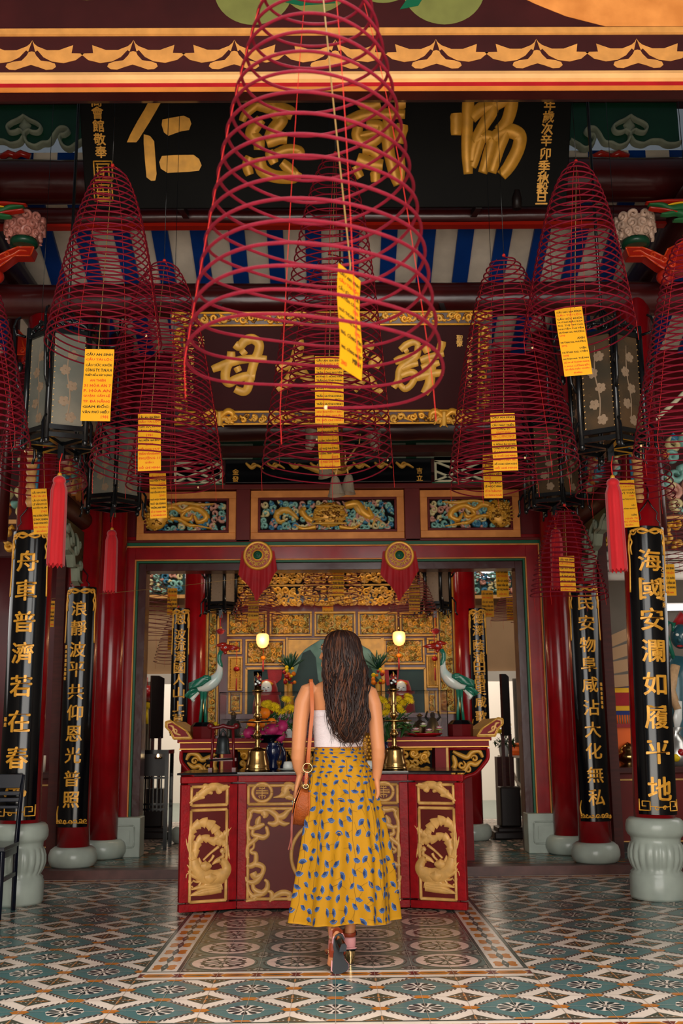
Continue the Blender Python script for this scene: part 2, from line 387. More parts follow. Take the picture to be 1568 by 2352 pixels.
# ------------------------------------------------------------------ floor: patterned cement tiles
fl = MB()
def fp(pts, x, y, k, m, z=0): fl.f([fl.v((x+a, y+b, z+.0004*k)) for a, b in pts], m)
def clipy(pts, ax, lim, keep):          # cut a convex polygon at a line
    out = []
    for i in range(len(pts)):
        p, q = pts[i], pts[(i+1) % len(pts)]; a, b = (p[ax]-lim)*keep, (q[ax]-lim)*keep
        if a <= 0: out.append(p)
        if a*b < 0:
            t = a/(a-b); out.append((p[0]+(q[0]-p[0])*t, p[1]+(q[1]-p[1])*t))
    return out
def circ(r, n, s=1, a0=0, sc=0): return [(r*(1+sc*(k % 2))*math.cos(a0+2*PI*k/n), r*(1+sc*(k % 2))*math.sin(a0+2*PI*k/n)*s) for k in range(n)]
def field_cell():
    L = []
    sq = lambda a: [(a, 0), (0, a), (-a, 0), (0, -a)]
    L.append((sq(.200), 1, 'tile_orange')); L.append((sq(.1955), 2, 'tile_teal'))
    L.append((circ(.086, 20, 1, 0, -.06), 3, 'tile_white'))
    for k in range(10):
        a = 2*PI*(k+.5)/10
        w1, w2 = .10, .235
        L.append(([(r*math.cos(a+d), r*math.sin(a+d)) for r, d in ((.024, -w1), (.058, -w2), (.078, -w2*.75), (.081, 0), (.078, w2*.75), (.058, w2), (.024, w1))], 4, 'tile_dark'))
    L.append((circ(.017, 8), 5, 'tile_dark')); L.append((circ(.008, 6), 6, 'tile_white'))
    for sx in (-1, 1):
        for sy in (-1, 1):
            q = lambda pts: [(sx*(.2-a), sy*(.2-b)) for a, b in pts]
            # checker band of triangles along the diagonal
            for i in range(7):
                t0, t1 = .028+i*.0206, .028+(i+1)*.0206
                p = lambda t, o: (t-o/2, .2-t-o/2)
                L.append((q([p(t0, 0), p(t1, 0), p(t0, .018)]), 3, 'tile_black'))
                L.append((q([p(t1, .036), p(t1, .018), p(t0, .018)]), 3, 'tile_black'))
            L.append((q([(0, 0), (.088, 0), (0, .088)]), 3, 'tile_olive'))
            L.append((q([(0, 0), (.05, .006), (.075, .003), (.075, 0)]), 4, 'tile_orange')); L.append((q([(0, 0), (0, .07), (.003, .07), (.006, .02)]), 4, 'tile_orange'))
            L.append((q([(.02, .018), (.027, .018), (.027, .025), (.02, .025)]), 4, 'tile_white')); L.append((q([(.042, .012), (.05, .012), (.05, .018), (.042, .018)]), 4, 'tile_white'))
    for a, b in ((.2, 0), (-.2, 0), (0, .2), (0, -.2)):
        h = [(-.044, 0), (-.024, -.026), (.024, -.026), (.044, 0), (.024, .026), (-.024, .026)]
        h = [(a+x, b+y) for x, y in h]
        if a: h = clipy(h, 0, a, 1 if a > 0 else -1)
        else: h = clipy(h, 1, b, 1 if b > 0 else -1)
        L.append((h, 5, 'tile_orange'))
    return L

FC = field_cell()
def carpet_cell():
    L = [(circ(.187, 32), 1, 'tile_slate'), (circ(.178, 32), 2, 'tile_grey'), (circ(.168, 32), 3, 'tile_pink'), (circ(.128, 32, 1, 0, -.09), 4, 'tile_slate')]
    for k in range(4): a = PI/4+k*PI/2; L.append(([((.148+d)*math.cos(a+e), (.148+d)*math.sin(a+e)) for d, e in ((0, -.14), (.012, 0), (0, .14), (-.012, 0))], 4, 'tile_slate'))
    for k in range(12):
        a = 2*PI*(k+.5)/12
        L.append(([(r*math.cos(a+d), r*math.sin(a+d)) for r, d in ((.03, -.12), (.078, -.2), (.102, -.1), (.102, .1), (.078, .2), (.03, .12))], 5, 'tile_pink' if k % 2 else 'tile_line'))
    L.append((circ(.028, 12), 6, 'tile_slate')); L.append((circ(.012, 8), 7, 'tile_pink'))
    for sx in (-1, 1):
        for sy in (-1, 1):
            q = lambda pts: [(sx*(.2-a), sy*(.2-b)) for a, b in pts]
            L.append((q([(0, 0), (.10, 0), (.055, .022), (.06, .055), (.022, .06), (0, .10)]), 1, 'tile_slate'))
            for a, b in ((.018, .018), (.05, .012), (.012, .05)): L.append(([(sx*(.2-a)+.011*math.cos(t), sy*(.2-b)+.011*math.sin(t)) for t in (0, 1.26, 2.5, 3.77, 5.03)], 2, 'tile_line'))
    return L
KC = carpet_cell()
def put(cell, x, y, z=0, box=None):
    for pts, k, m in cell:
        if box:
            for ax, lim, kp in ((0, box[0], -1), (0, box[1], 1), (1, box[2], -1), (1, box[3], 1)):
                pts = clipy([(a, b) for a, b in pts] if ax or kp > 0 else pts, ax, lim-(x, y)[ax], kp)
                if len(pts) < 3: break
        if len(pts) >= 3: fp(pts, x, y, k, m, z)
def border(x0, y0, x1, y1, kind, z=0):   # 0.2 m border tiles along the longer side
    hor = abs(x1-x0) > abs(y1-y0); n = round((abs(x1-x0) if hor else abs(y1-y0))/.2)
    for k in range(n):
        cx, cyy = ((x0+.2*k+.1, (y0+y1)/2) if hor else ((x0+x1)/2, y0+.2*k+.1))
        T = (lambda a, b: (a, b)) if hor else (lambda a, b: (b, a))
        if kind == 'A':
            L = [([(-.086, 0), (-.06, .036), (.06, .036), (.086, 0), (.06, -.036), (-.06, -.036)], 2, 'tile_orange'), ([(-.07, 0), (0, .011), (.07, 0), (0, -.011)], 3, 'tile_olive')]
            for s_ in (-1, 1): L.append(([(s_*.1, .04), (s_*.07, .036), (s_*.088, 0), (s_*.07, -.036), (s_*.1, -.04)], 3, 'tile_maroon'))
        else:
            L = []
            for s_ in (-1, 1):
                L.append(([(0, s_*.008), (.05, s_*.02), (.062, s_*.045), (.04, s_*.062), (0, s_*.056), (-.04, s_*.062), (-.062, s_*.045), (-.05, s_*.02)], 2, 'tile_orange'))
            L += [([(-.1, 0), (-.04, .013), (0, .02), (.04, .013), (.1, 0), (.04, -.013), (0, -.02), (-.04, -.013)], 3, 'tile_slate'), (circ(.006, 6), 4, 'tile_white')]
        for pts, kk, m in L: fp([T(*p) for p in pts], cx, cyy, kk, m, z)
    for e in (0, 1):
        if hor: a = (y0, y0+.016) if not e else (y1-.016, y1); fp([(x0, a[0]), (x1, a[0]), (x1, a[1]), (x0, a[1])], 0, 0, 2, 'tile_slate', z)
        else: a = (x0, x0+.022) if not e else (x1-.022, x1); fp([(a[0], y0), (a[1], y0), (a[1], y1), (a[0], y1)], 0, 0, 2, 'tile_slate', z)
STEP_Y, UP = 9.42, .075
fp([(-5, -1.0), (5, -1.0), (5, STEP_Y), (-5, STEP_Y)], 0, 0, 0, 'tile_white')
for i in range(-10, 11):
    for j in range(12):
        x, y = .4*i, 5.0+.4*j
        if y > 9.1: continue
        if abs(x) < .9 and y > 5.55: continue
        if abs(abs(x)-1.0) < .22 and y > 5.55:
            put(FC, x, y, 0, (x-.2, -1.0, y-.2, y+.2) if x < 0 else (1.0, x+.2, y-.2, y+.2)); continue
        put(FC, x, y)
fp([(-1, 5.6), (1, 5.6), (1, 9.2), (-1, 9.2)], 0, 0, .5, 'tile_white')
fp([(-.8, 5.8), (.8, 5.8), (.8, 9.2), (-.8, 9.2)], 0, 0, .9, 'tile_grey')
for i in range(4):
    for j in range(9): put(KC, -.6+.4*i, 6.0+.4*j)
border(-1, 5.6, 1, 5.8, 'A'); border(-1, 5.8, -.8, 9.2, 'B'); border(.8, 5.8, 1, 9.2, 'B')
border(-3.2, 4.6, 3.2, 4.8, 'A'); border(-4.2, 9.22, 4.2, 9.42, 'A')
for i in range(-8, 9):
    put(FC, .4*i, 4.4)
for x in [.2*k for k in range(-20, 21)]:            # joints
    if abs(x) > .99 or 1: fp([(x-.0012, 3.6), (x+.0012, 3.6), (x+.0012, 9.2), (x-.0012, 9.2)], 0, 0, 9, 'tile_line')
for y in [3.8+.2*k for k in range(28)]: fp([(-4.2, y-.0012), (4.2, y-.0012), (4.2, y+.0012), (-4.2, y+.0012)], 0, 0, 9, 'tile_line')
# raised floor behind the step
fl.box(-5, 5, STEP_Y, STEP_Y+.16, -.05, UP, 'step_stone')
fp([(-5, STEP_Y+.16), (5, STEP_Y+.16), (5, 19), (-5, 19)], 0, 0, 0, 'tile_grey', UP)
for i in range(-7, 8):
    for j in range(12):
        x, y = .4*i, 9.98+.4*j
        if j in (0, 1): put(FC, x, y, UP)
        elif abs(x) < 2.9: put(KC, x, y, UP)
border(-4, 9.58, 4, 9.78, 'A', UP); border(-2.2, 10.58, 2.2, 10.78, 'A', UP)
fo = tag(fl.build('floor'), 'patterned cement tile floor with teal diamonds and a carpet of medallion tiles', 'floor', kind='structure')
# ------------------------------------------------------------------ shell: side walls, rear walls, roofs
def struct(name, mb, label=None, cat=None, bevel=0):
    o = mb.build(name, bevel=bevel); return tag(o, label, cat, kind='structure')
m = MB(); m.box(-5.1, -5, 0, 19, -.05, 6.5, 'grey_wall'); struct('wall_left', m, 'grey plaster side wall beyond the left columns', 'wall')
m = MB(); m.box(5, 5.1, 0, 19, -.05, 6.5, 'grey_wall'); struct('wall_right', m, 'grey plaster side wall beyond the right columns', 'wall')
# rear wall of the inner hall: tan plaster, open to a bright court below
m = MB()
m.box(-5, -3.1, 15.0, 15.15, UP, 5.5, 'tan_wall'); m.box(3.2, 5, 15.0, 15.15, UP, 5.5, 'tan_wall'); m.box(-1.35, 1.5, 15.0, 15.15, UP, 5.5, 'tan_wall')
m.box(-3.1, -1.35, 15.0, 15.15, 1.98, 5.5, 'tan_wall'); m.box(1.5, 3.2, 15.0, 15.15, 1.98, 5.5, 'tan_wall')
m.box(-3.1, -1.35, 14.94, 15.0, 1.92, 2.06, 'white_wall'); m.box(1.5, 3.2, 14.94, 15.0, 1.92, 2.06, 'white_wall')
struct('wall_back', m, 'tan plaster back wall of the inner hall with two openings', 'wall')
m = MB(); m.box(-5, 5, 18.6, 18.7, UP, 4.2, 'white_wall'); struct('wall_court', m, 'white wall of the bright court behind the hall', 'wall')
# roofs: ceiling of the front porch, striped slope over the court side, ceiling of the inner hall
m = MB(); m.box(-5, 5, 10.72, 15.1, 5.4, 5.5, 'brown_wood')
struct('ceiling', m, 'dark wooden ceiling boards over the inner hall', 'ceiling')
m = MB()
sl = lambda y: 6.22-.42*(y-8.2)
n_, p_ = 28, .36
for k in range(-14, 15):
    x = k*p_+.02
    for (a, b, d, mm) in ((x-.105, x+.105, .0, 'white_soffit'), (x+.105, x+.255, .045, 'blue_soffit')):
        q = [(a, 8.36, sl(8.36)-d), (b, 8.36, sl(8.36)-d), (b, 10.9, sl(10.9)-d), (a, 10.9, sl(10.9)-d)]
        i = [m.v(c) for c in q]; j = [m.v((c[0], c[1], c[2]+.08+d)) for c in q]
        m.f(i, mm); m.f(j[::-1], mm)
        for e in range(4): m.f((i[e], j[e], j[(e+1) % 4], i[(e+1) % 4]), mm)
struct('ceiling_slope', m, 'sloping ceiling of blue rafters and whitewashed tiles behind the black sign', 'ceiling')
# wall over the altar doorway: dark boards up to the roof, posts and frames below
m = MB()
m.box(-2.55, 2.55, 10.60, 10.72, 3.12, 5.6, 'dark_red')
m.box(-5, -2.55, 10.60, 10.72, 3.55, 5.6, 'dark_red'); m.box(2.55, 5, 10.60, 10.72, 3.55, 5.6, 'dark_red')
for s in (-1, 1):
    x = sorted((s*1.9, s*2.55)); m.box(x[0], x[1], 10.56, 10.72, UP, 3.2, 'red_lacquer')
struct('wall_altar', m, 'red wooden wall framing the wide altar doorway', 'wall', .004)
# door frame with stepped mouldings
m = MB()
def rect_frame(mb, x0, x1, z0, z1, w, y0, y1, mm):   # jambs and head
    mb.box(x0, x0+w, y0, y1, z0, z1, mm); mb.box(x1-w, x1, y0, y1, z0, z1, mm); mb.box(x0+w, x1-w, y0, y1, z1-w, z1, mm)
L_, R_ = -2.17, 2.14
rect_frame(m, L_, R_, .42, 3.12, .035, 10.46, 10.58, 'green_line')
rect_frame(m, L_+.035, R_-.035, .42, 3.085, .014, 10.455, 10.58, 'orange_paint')
rect_frame(m, L_+.049, R_-.049, .42, 3.071, .125, 10.47, 10.58, 'red_lacquer')
rect_frame(m, L_+.174, R_-.174, .42, 2.946, .012, 10.455, 10.58, 'orange_paint')
rect_frame(m, L_+.186, R_-.186, .30, 2.934, .02, 10.48, 10.62, 'green_line')
rect_frame(m, L_+.206, R_-.206, UP, 2.914, .075, 10.52, 10.74, 'maroon_gloss')
struct('door_1', m, 'tall altar doorway framed in red, orange and green mouldings', 'doorway', .003)
# stone drum blocks at the foot of the jambs
for s, lab in ((-1, 'left'), (1, 'right')):
    m = MB(); x0, x1 = sorted((s*1.85, s*2.16))
    m.box(x0, x1, 10.38, 10.62, UP, .44, 'stone')
    o = tag(m.build('door_block', bevel=.008), 'carved grey stone block under the %s jamb of the altar doorway' % lab, 'stone block', kind='structure')
    fr = MB(); c = (x0+x1)/2; S = plane((c, 10.38, .265), (1, 0, 0), (0, 0, 1))
    e = [(-.085, -.10), (-.10, -.085), (-.10, .085), (-.085, .10), (.085, .10), (.10, .085), (.10, -.085), (.085, -.10), (-.085, -.10)]
    for a, b in zip(e, e[1:]): fr.stroke([a, b], .008, .012, S, 'stone', n=3, taper=False)
    fr.prism([(-.055, -.06), (.055, -.06), (.06, -.05), (.06, .05), (.05, .06), (-.06, .06), (-.06, -.05)], S, 0, .01, 'stone'); fr.build('carved_panel', o)
# logs: round beams
def log(name, y, z, r, m_, label, x=4.9, flat=0):
    b = MB(); R = random.Random(name); n = 30
    b.tube([(-x+2*x*k/n, y, z+.004*math.sin(k*1.3)) for k in range(n+1)], [r*(1+.012*math.sin(k*2.1)) for k in range(n+1)], m_, 20)
    return struct(name, b, label, 'beam')
log('beam', 8.12, 5.81, .185, 'maroon_gloss', 'round dark red log beam behind the black sign')
log('beam', 8.10, 5.47, .085, 'maroon_gloss', 'slimmer round beam just below the black sign')
log('beam', 8.06, 4.70, .14, 'maroon_gloss', 'round dark red beam above the middle sign')
log('beam', 9.75, 4.10, .12, 'maroon', 'round beam right under the middle sign', 2.6)
m = MB(); m.box(-4.9, 4.9, 8.12, 8.30, 6.60, 7.0, 'maroon'); m.box(-4.9, 4.9, 8.06, 8.14, 5.37, 5.41, 'vermilion'); struct('beam', m, 'dark board above the green scroll panels', 'beam')
m = MB(); m.box(-2.6, 2.6, 10.46, 10.6, 3.84, 3.98, 'brown_wood'); m.box(-2.6, 2.6, 10.2, 10.38, 3.985, 4.06, 'brown_wood'); m.box(-2.6, 2.6, 10.38, 10.6, 4.23, 4.40, 'brown_wood'); struct('beam', m, 'dark boards above and below the green fret band', 'beam')
# ------------------------------------------------------------------ columns, couplet boards
def bow(mb, S, hw, top, seed, m_='gold'):
    """gilded ribbon garland along the top of a couplet board with two hanging ends"""
    R = random.Random(seed)
    mb.stroke([(-hw*.85, top-.025), (-hw*.4, top-.012), (0, top-.03), (hw*.4, top-.012), (hw*.85, top-.025)], [.007, .012, .008, .012, .007], .008, S, m_, n=24)
    for s in (-1, 1):
        mb.stroke([(0, top-.028), (s*.05, top-.008), (s*.085, top-.03), (s*.045, top-.048), (0, top-.032)], [.005, .009, .007, .009, .005], .01, S, m_, n=18)
        mb.stroke(spiral(s*hw*.72, top-.03, .026, 0, 1.2, 9, sgn=s), .007, .009, S, m_)
        mb.stroke([(s*hw*.82, top-.03), (s*hw*.9, top-.07), (s*hw*.78, top-.11), (s*hw*.88, top-.15), (s*hw*.8, top-.21)], [.006, .011, .006, .010, .004], .008, S, m_, n=20)
        mb.stroke([(s*hw*.9, top-.05), (s*hw*.97, top-.16), (s*hw*.93, top-.26), (s*hw*.97, top-.5)], [.006, .008, .006, .007], .006, S, m_, n=22)
def key_foot(mb, S, hw, b, m_='gold'):
    for s in (-1, 1):
        p = [(s*hw*.95, b+.10), (s*hw*.95, b+.02), (s*hw*.45, b+.02), (s*hw*.45, b+.085), (s*hw*.8, b+.085), (s*hw*.8, b+.05), (s*hw*.62, b+.05)]
        for a, c in zip(p, p[1:]): mb.stroke([a, c], .0045, .006, S, m_, n=3, taper=False)
    mb.stroke([(-hw*.45, b+.05), (0, b+.045), (hw*.45, b+.05)], .004, .006, S, m_, taper=False)
    for s in (-1, 1): mb.stroke(spiral(s*.03, b+.04, .018, 0, 1.1, 8, sgn=s), .004, .006, S, m_)
def floral_foot(mb, S, hw, b, seed, m_='gold'):
    R = random.Random(seed)
    for k in range(7):
        u = hw*(-.85+.283*k); mb.stroke(spiral(u, b+.035+R.uniform(-.006, .006), .02, R.uniform(0, 6), 1.1, 8, sgn=R.choice((-1, 1))), .0055, .008, S, m_)
    mb.stroke([(-hw*.95, b+.02), (0, b+.028), (hw*.95, b+.02)], .004, .006, S, m_, taper=False)
    mb.stroke([(-hw*.9, b+.03), (-hw*.98, b+.1), (-hw*.86, b+.17)], [.01, .006, .003], .008, S, m_)
def board(label, cx, cyy, r, z0, z1, ha, chars, zc, size, hook=True, small=None, foot='key', bold=.0032, vines=True, seed=1):
    t = thing('couplet_board', label, 'couplet board', (cx, cyy-r, z0), 0, None)
    b = MB(); n = 18
    def sh(u, v, rr): a = -ha+2*ha*u; return Vector((cx+rr*math.sin(a), cyy-rr*math.cos(a), z0+(z1-z0)*v))
    b.grid(lambda u, v: sh(u, v, r+.018), n, 1, 'black_lacquer'); b.grid(lambda u, v: sh(1-u, v, r+.003), n, 1, 'black_lacquer')
    for v in (0, 1): b.grid(lambda u, q: sh(u if v == 0 else 1-u, v, r+.003+.015*q), n, 1, 'black_lacquer', sm=False)
    for u in (0, 1): b.grid(lambda q, v: sh(u, v, r+.003+.015*(q if u else 1-q)), 1, 1, 'black_lacquer', sm=False)
    b.build('board', t)
    S = wrapcyl(cx, cyy, r+.0185); hw = ha*(r+.0185)
    for c, z in zip(chars, zc): ch = MB(); ch.text(c, S, 0, z, size, 'gold', width=size*1.02, depth=.010, bold=bold); ch.build('gilded_character', t)
    if small:
        q = MB()
        for txt, u, ztop, sz in small:
            for k, c in enumerate(txt): q.text(c, S, u*hw, ztop-k*sz*1.35, sz, 'gold', depth=.004, bold=.001, res=1)
        q.build('small_inscription', t)
    g = MB(); bow(g, S, hw, z1-.012, seed); g.build('gilded_border', t); g = MB()
    (key_foot if foot == 'key' else lambda mb, S, hw, b: floral_foot(mb, S, hw, b, seed))(g, S, hw, z0+.01); g.build('gilded_foot', t)
    if hook:
        h = MB(); y = cyy-r-.03
        for s in (-1, 1): h.tube([(cx, y-.005, z1+.2), (cx+s*.03, y, z1+.15), (cx+s*.07, y, z1+.1), (cx+s*.06, y, z1+.05), (cx+s*.085, y, z1+.02), (cx+s*.08, y, z1-.01)], .005, 'lantern_black', 6)
        h.tube([(cx, y, z1+.2), (cx+.008, y, z1+.27), (cx-.004, y+.02, z1+.34)], .006, 'lantern_black', 6); h.build('hanging_hook', t)
    return t
def column(cx, cyy, r, z0, z1, label, prof, ribs=0):
    t = thing('column', label, 'column', (cx, cyy, z0), kind='structure')
    b = MB(); b.lathe([(r, 0), (r*.99, (z1-z0)*.3), (r*.95, z1-z0-prof[-1][1])], 'red_lacquer', (cx, cyy, z0+prof[-1][1]-.004), 40); b.build('shaft', t)
    b = MB(); b.lathe(prof, 'stone', (cx, cyy, z0), 64 if not ribs else 128, ribs, .10, (.205, .395)); b.build('stone_base', t)
    return t
BIG = [(.19, 0), (.197, .02), (.197, .16), (.188, .175), (.19, .185), (.17, .205), (.192, .24), (.208, .29), (.207, .34), (.192, .385), (.178, .40), (.18, .43), (.187, .44), (.20, .45), (.212, .475), (.213, .515), (.205, .55), (.185, .57), (.15, .575)]
LOW = [(.175, 0), (.195, .015), (.213, .06), (.213, .10), (.198, .145), (.165, .17), (.14, .172)]
ZC8 = [P(1480, y, 7.88).z for y in (1285, 1351, 1421, 1494, 1570, 1647, 1728, 1812)]
ZL8 = [P(40, y, 7.88).z for y in (1284, 1352, 1425, 1497, 1574, 1656, 1741, 1806)]
ZR10 = [P(1345, y, 9.48).z for y in (1383, 1430, 1480, 1525, 1572, 1625, 1676, 1725, 1780, 1832)]
ZI10 = [P(175, y, 9.48).z for y in (1395, 1440, 1490, 1536, 1588, 1636, 1685, 1735, 1789, 1838)]
column(-2.35, 8.14, .15, 0, 4.68, 'tall red lacquered column on a ribbed stone base behind the dark chair', BIG, 22)
tc = column(2.37, 8.07, .15, 0, 4.68, 'tall red lacquered column on a ribbed stone base, nearest on the right', BIG, 22)
tc.rotation_euler.y = .026
column(-2.32, 9.72, .142, UP, 5.35, 'red column on a low round stone base in the second row, left of the doorway', LOW)
column(2.31, 9.66, .142, UP, 5.35, 'red column on a low round stone base in the second row, right of the doorway', LOW)
column(-2.19, 10.36, .13, UP, 5.3, 'red column against the left jamb of the altar doorway', LOW)
column(2.22, 10.34, .13, UP, 5.3, 'red column against the right jamb of the altar doorway', LOW)
board('black curved couplet board with eight gold characters behind the dark chair', -2.35, 8.14, .15, .60, 2.77, 1.0, '舟車普濟若在春風', ZL8, .155, small=[('福建', -.72, 1.33, .03)], seed=3)
tc = board('black curved couplet board with eight gold characters on the right front column', 2.37, 8.07, .15, .60, 2.755, 1.0, '海國安瀾如履平地', ZC8, .165, small=[('乙亥年桂月吉旦', .66, 2.42, .034)], seed=4)
tc.rotation_euler.y = .026; tc.location.x += .0156
board('slimmer black couplet board of ten gold characters left of the doorway', -2.32, 9.72, .142, .42, 2.55, 1.0, '浪靜波平共仰恩光普照', ZI10, .135, small=[('閩商會館眾信同敬', -.78, 2.0, .03)], foot='f', bold=.002, seed=5)
board('slimmer black couplet board of ten gold characters right of the doorway', 2.31, 9.66, .142, .43, 2.53, 1.0, '民安物阜咸沾大化無私', ZR10, .135, small=[('福建會館敬奉', .72, 1.62, .03)], foot='f', bold=.002, seed=6)
# ------------------------------------------------------------------ carved frieze over the doorway
SEA = ['sea_blue', 'sea_teal', 'sand_pink', 'sand_cream', 'sea_teal']
def frieze(label, x0, x1, z0, z1, kind, seed):
    t = thing('frieze_panel', label, 'carved panel', ((x0+x1)/2, 10.5, z0))
    y = 10.5; b = MB(); i = .075; j = .10
    b.box(x0, x1, y, y+.10, z0, z0+i, 'orange_paint'); b.box(x0, x1, y, y+.10, z1-i, z1, 'orange_paint'); b.box(x0, x0+i, y, y+.10, z0+i, z1-i, 'orange_paint'); b.box(x1-i, x1, y, y+.10, z0+i, z1-i, 'orange_paint'); b.build('frame', t, bevel=.004)
    b = MB()
    for a in ((x0+i, x1-i, z0+i, z0+j), (x0+i, x1-i, z1-j, z1-i), (x0+i, x0+j, z0+j, z1-j), (x1-j, x1-i, z0+j, z1-j)): b.box(a[0], a[1], y-.012, y+.09, a[2], a[3], 'panel_brown')
    b.build('inner_moulding', t, bevel=.006)
    b = MB(); b.box(x0+i, x1-i, y+.06, y+.09, z0+i, z1-i, 'matte_black'); b.build('ground', t)
    S = plane((0, y+.06, 0), (1, 0, 0), (0, 0, 1)); c = MB(); R = random.Random(seed)
    scrolls(c, S, x0+j, z0+j, x1-j, z1-j, SEA, seed, .078, .014, .045); scrolls(c, S, x0+j, z0+j, x1-j, z1-j, SEA+['sand_pink', 'sand_cream'], seed+9, .10, .016, .038, .75); c.build('carved_clouds', t)
    g = MB(); w_, h_ = x1-x0, z1-z0
    def gs(pts, wd, h, S_, mm, **k): g.stroke(pts, [q*1.3 for q in wd] if isinstance(wd, list) else wd*1.3, h+.012, S_, mm, **k)

    if kind == 0:
        cx, cz = (x0+x1)/2, (z0+z1)/2
        g.ell((cx+.02, y+.01, cz), (.17, .07, .13), 'gold', 20, 12)
        for k in range(60):
            a, e = R.uniform(0, 6.28), R.uniform(.1, 1.0); g.ell((cx+.02+.172*e*math.cos(a), y+.01-.07*math.sqrt(max(0, 1-e*e))-.004, cz+.132*e*math.sin(a)), (.022, .012, .014), ('gold_leaf', 'gold_dark')[k % 2], 6, 5)
        for k in range(5): g.tube([(cx+.02+(.175-.01*k)*math.cos(a*PI/8), y-.03-.02*math.sin(a*PI/8), cz-.10+.045*k) for a in range(9)], .010, 'gold_leaf', 6)
        gs([(cx-.15, cz-.06), (cx-.22, cz-.02), (cx-.26, cz+.05), (cx-.22, cz+.07)], [.03, .025, .03, .012], .05, S, 'gold'); gs([(cx+.18, cz+.1), (cx+.3, cz+.12), (cx+.36, cz+.04), (cx+.45, cz-.02), (cx+.42, cz+.08)], [.03, .035, .04, .03, .01], .05, S, 'gold')
        gs([(cx-.3, cz-.04), (cx-.42, cz+.06), (cx-.52, cz+.02), (cx-.5, cz-.06), (cx-.44, cz-.05)], [.012, .03, .03, .02, .012], .05, S, 'gold_leaf', barbs=8)
        for s in (-1, 1): gs([(cx+s*.12, cz-.12), (cx+s*.25, cz-.14), (cx+s*.33, cz-.1)], [.02, .018, .006], .04, S, 'gold')
        gs([(cx+.46, cz-.12), (cx+.5, cz-.04), (cx+.56, cz-.08)], [.006, .014, .004], .04, S, 'gold_leaf'); g.ell((cx+.31, y+.03, cz+.07), (.035, .03, .075), 'gold_leaf', 12, 8, Matrix.Rotation(-.5, 3, 'Y'))
    else:
        s = kind; X = lambda q: (x0+x1)/2+s*q; cz = (z0+z1)/2
        g.ell((X(-.30), y+.01, cz-.0), (.12, .06, .15), 'gold', 18, 12, Matrix.Rotation(.3*s, 3, 'Y'))
        for k in range(70):
            a, e = R.uniform(0, 6.28), R.uniform(.1, 1.0); g.ell((X(-.30)+.125*e*math.cos(a), y+.01-.062*math.sqrt(max(0, 1-e*e))-.004, cz+.15*e*math.sin(a)), (.018, .012, .013), ('gold_leaf', 'gold_dark', 'gold')[k % 3], 6, 5)
        for k in range(8):
            a = -.9+k*.26; gs([(X(-.28), cz-.02), (X(-.30-.09*math.cos(a)), cz+.10*math.sin(a)), (X(-.30-.16*math.cos(a+.1)), cz+.16*math.sin(a+.1))], [.012, .022, .006], .07, S, 'gold_leaf')
        gs([(X(-.26), cz+.06), (X(-.14), cz+.10), (X(-.05), cz+.05), (X(.05), cz+.09), (X(.16), cz+.05), (X(.20), cz-.02), (X(.12), cz-.06), (X(.08), cz)], [.03, .03, .02, .025, .03, .025, .02, .012], .06, S, 'gold')
        gs([(X(-.22), cz+.10), (X(-.05), cz+.14), (X(.12), cz+.12), (X(.28), cz+.13)], [.02, .015, .02, .006], .05, S, 'gold_leaf', barbs=9)
        gs([(X(-.2), cz-.02), (X(-.08), cz-.03), (X(.02), cz-.09), (X(.1), cz-.10), (X(.26), cz-.13)], [.02, .018, .02, .012, .005], .05, S, 'gold', barbs=7)
        gs([(X(.0), cz+.06), (X(-.05), cz), (X(.03), cz-.03), (X(.06), cz+.02)], .018, .06, S, 'gold')
    g.build('gilded_beast', t)
    return t
frieze('middle panel of the carved cloud frieze with a gilded beast at its centre', -.835, .74, 3.15, 3.665, 0, 11)
frieze('left panel of the carved cloud frieze with a gilded bird, over the doorway', -2.0, -.985, 3.15, 3.66, 1, 12)
frieze('right panel of the carved cloud frieze with a gilded bird, over the doorway', .905, 1.93, 3.16, 3.66, -1, 13)
m = MB(); m.box(-.982, -.838, 10.46, 10.6, 3.12, 3.70, 'panel_brown'); m.box(.743, .902, 10.46, 10.6, 3.12, 3.70, 'panel_brown'); m.box(-2.4, 2.4, 10.46, 10.6, 3.121, 3.148, 'panel_brown'); m.box(-2.4, 2.4, 10.44, 10.6, 3.67, 3.72, 'panel_brown')
struct('trim_1', m, 'maroon posts and rails between the carved frieze panels', 'trim', .006)
# green fret band and lattice above the frieze
m = MB(); m.box(-2.5, 2.5, 10.50, 10.6, 3.98, 4.23, 'green_paint')
for k in range(9):
    x = -2.3+k*.53
    for a in ((x, x+.42, 4.0, 4.022), (x, x+.42, 4.14, 4.162), (x, x+.022, 4.022, 4.14), (x+.398, x+.42, 4.022, 4.14)): m.box(a[0], a[1], 10.485, 10.5, a[2], a[3], 'cloud_grey')
struct('trim_2', m, 'dark green band with pale rectangular frets below the middle sign', 'trim')
for x0, x1, l in ((-1.62, -1.13, 'left'), (1.06, 1.58, 'right')):
    m = MB(); m.box(x0, x1, 10.46, 10.5, 3.72, 4.0, 'black_lacquer')
    for a, b in (((x0, 3.74), (x1, 3.74)), ((x0, 3.95), (x1, 3.95)), ((x0+.01, 3.74), (x0+.01, 3.95)), ((x1-.01, 3.74), (x1-.01, 3.95)), ((x0, 3.74), (x1, 3.95)), ((x0, 3.95), (x1, 3.74)), ((x0, 3.85), ((x0+x1)/2, 3.74)), ((x1, 3.85), ((x0+x1)/2, 3.74))):
        m.bar((a[0], 10.45, a[1]), (b[0], 10.45, b[1]), .022, .02, 'cream')
    m.box(x0-.03, x1+.03, 10.44, 10.5, 3.715, 3.728, 'green_line'); struct('trim_3', m, 'cream diagonal lattice on the %s end of the small black plaque' % l, 'lattice')
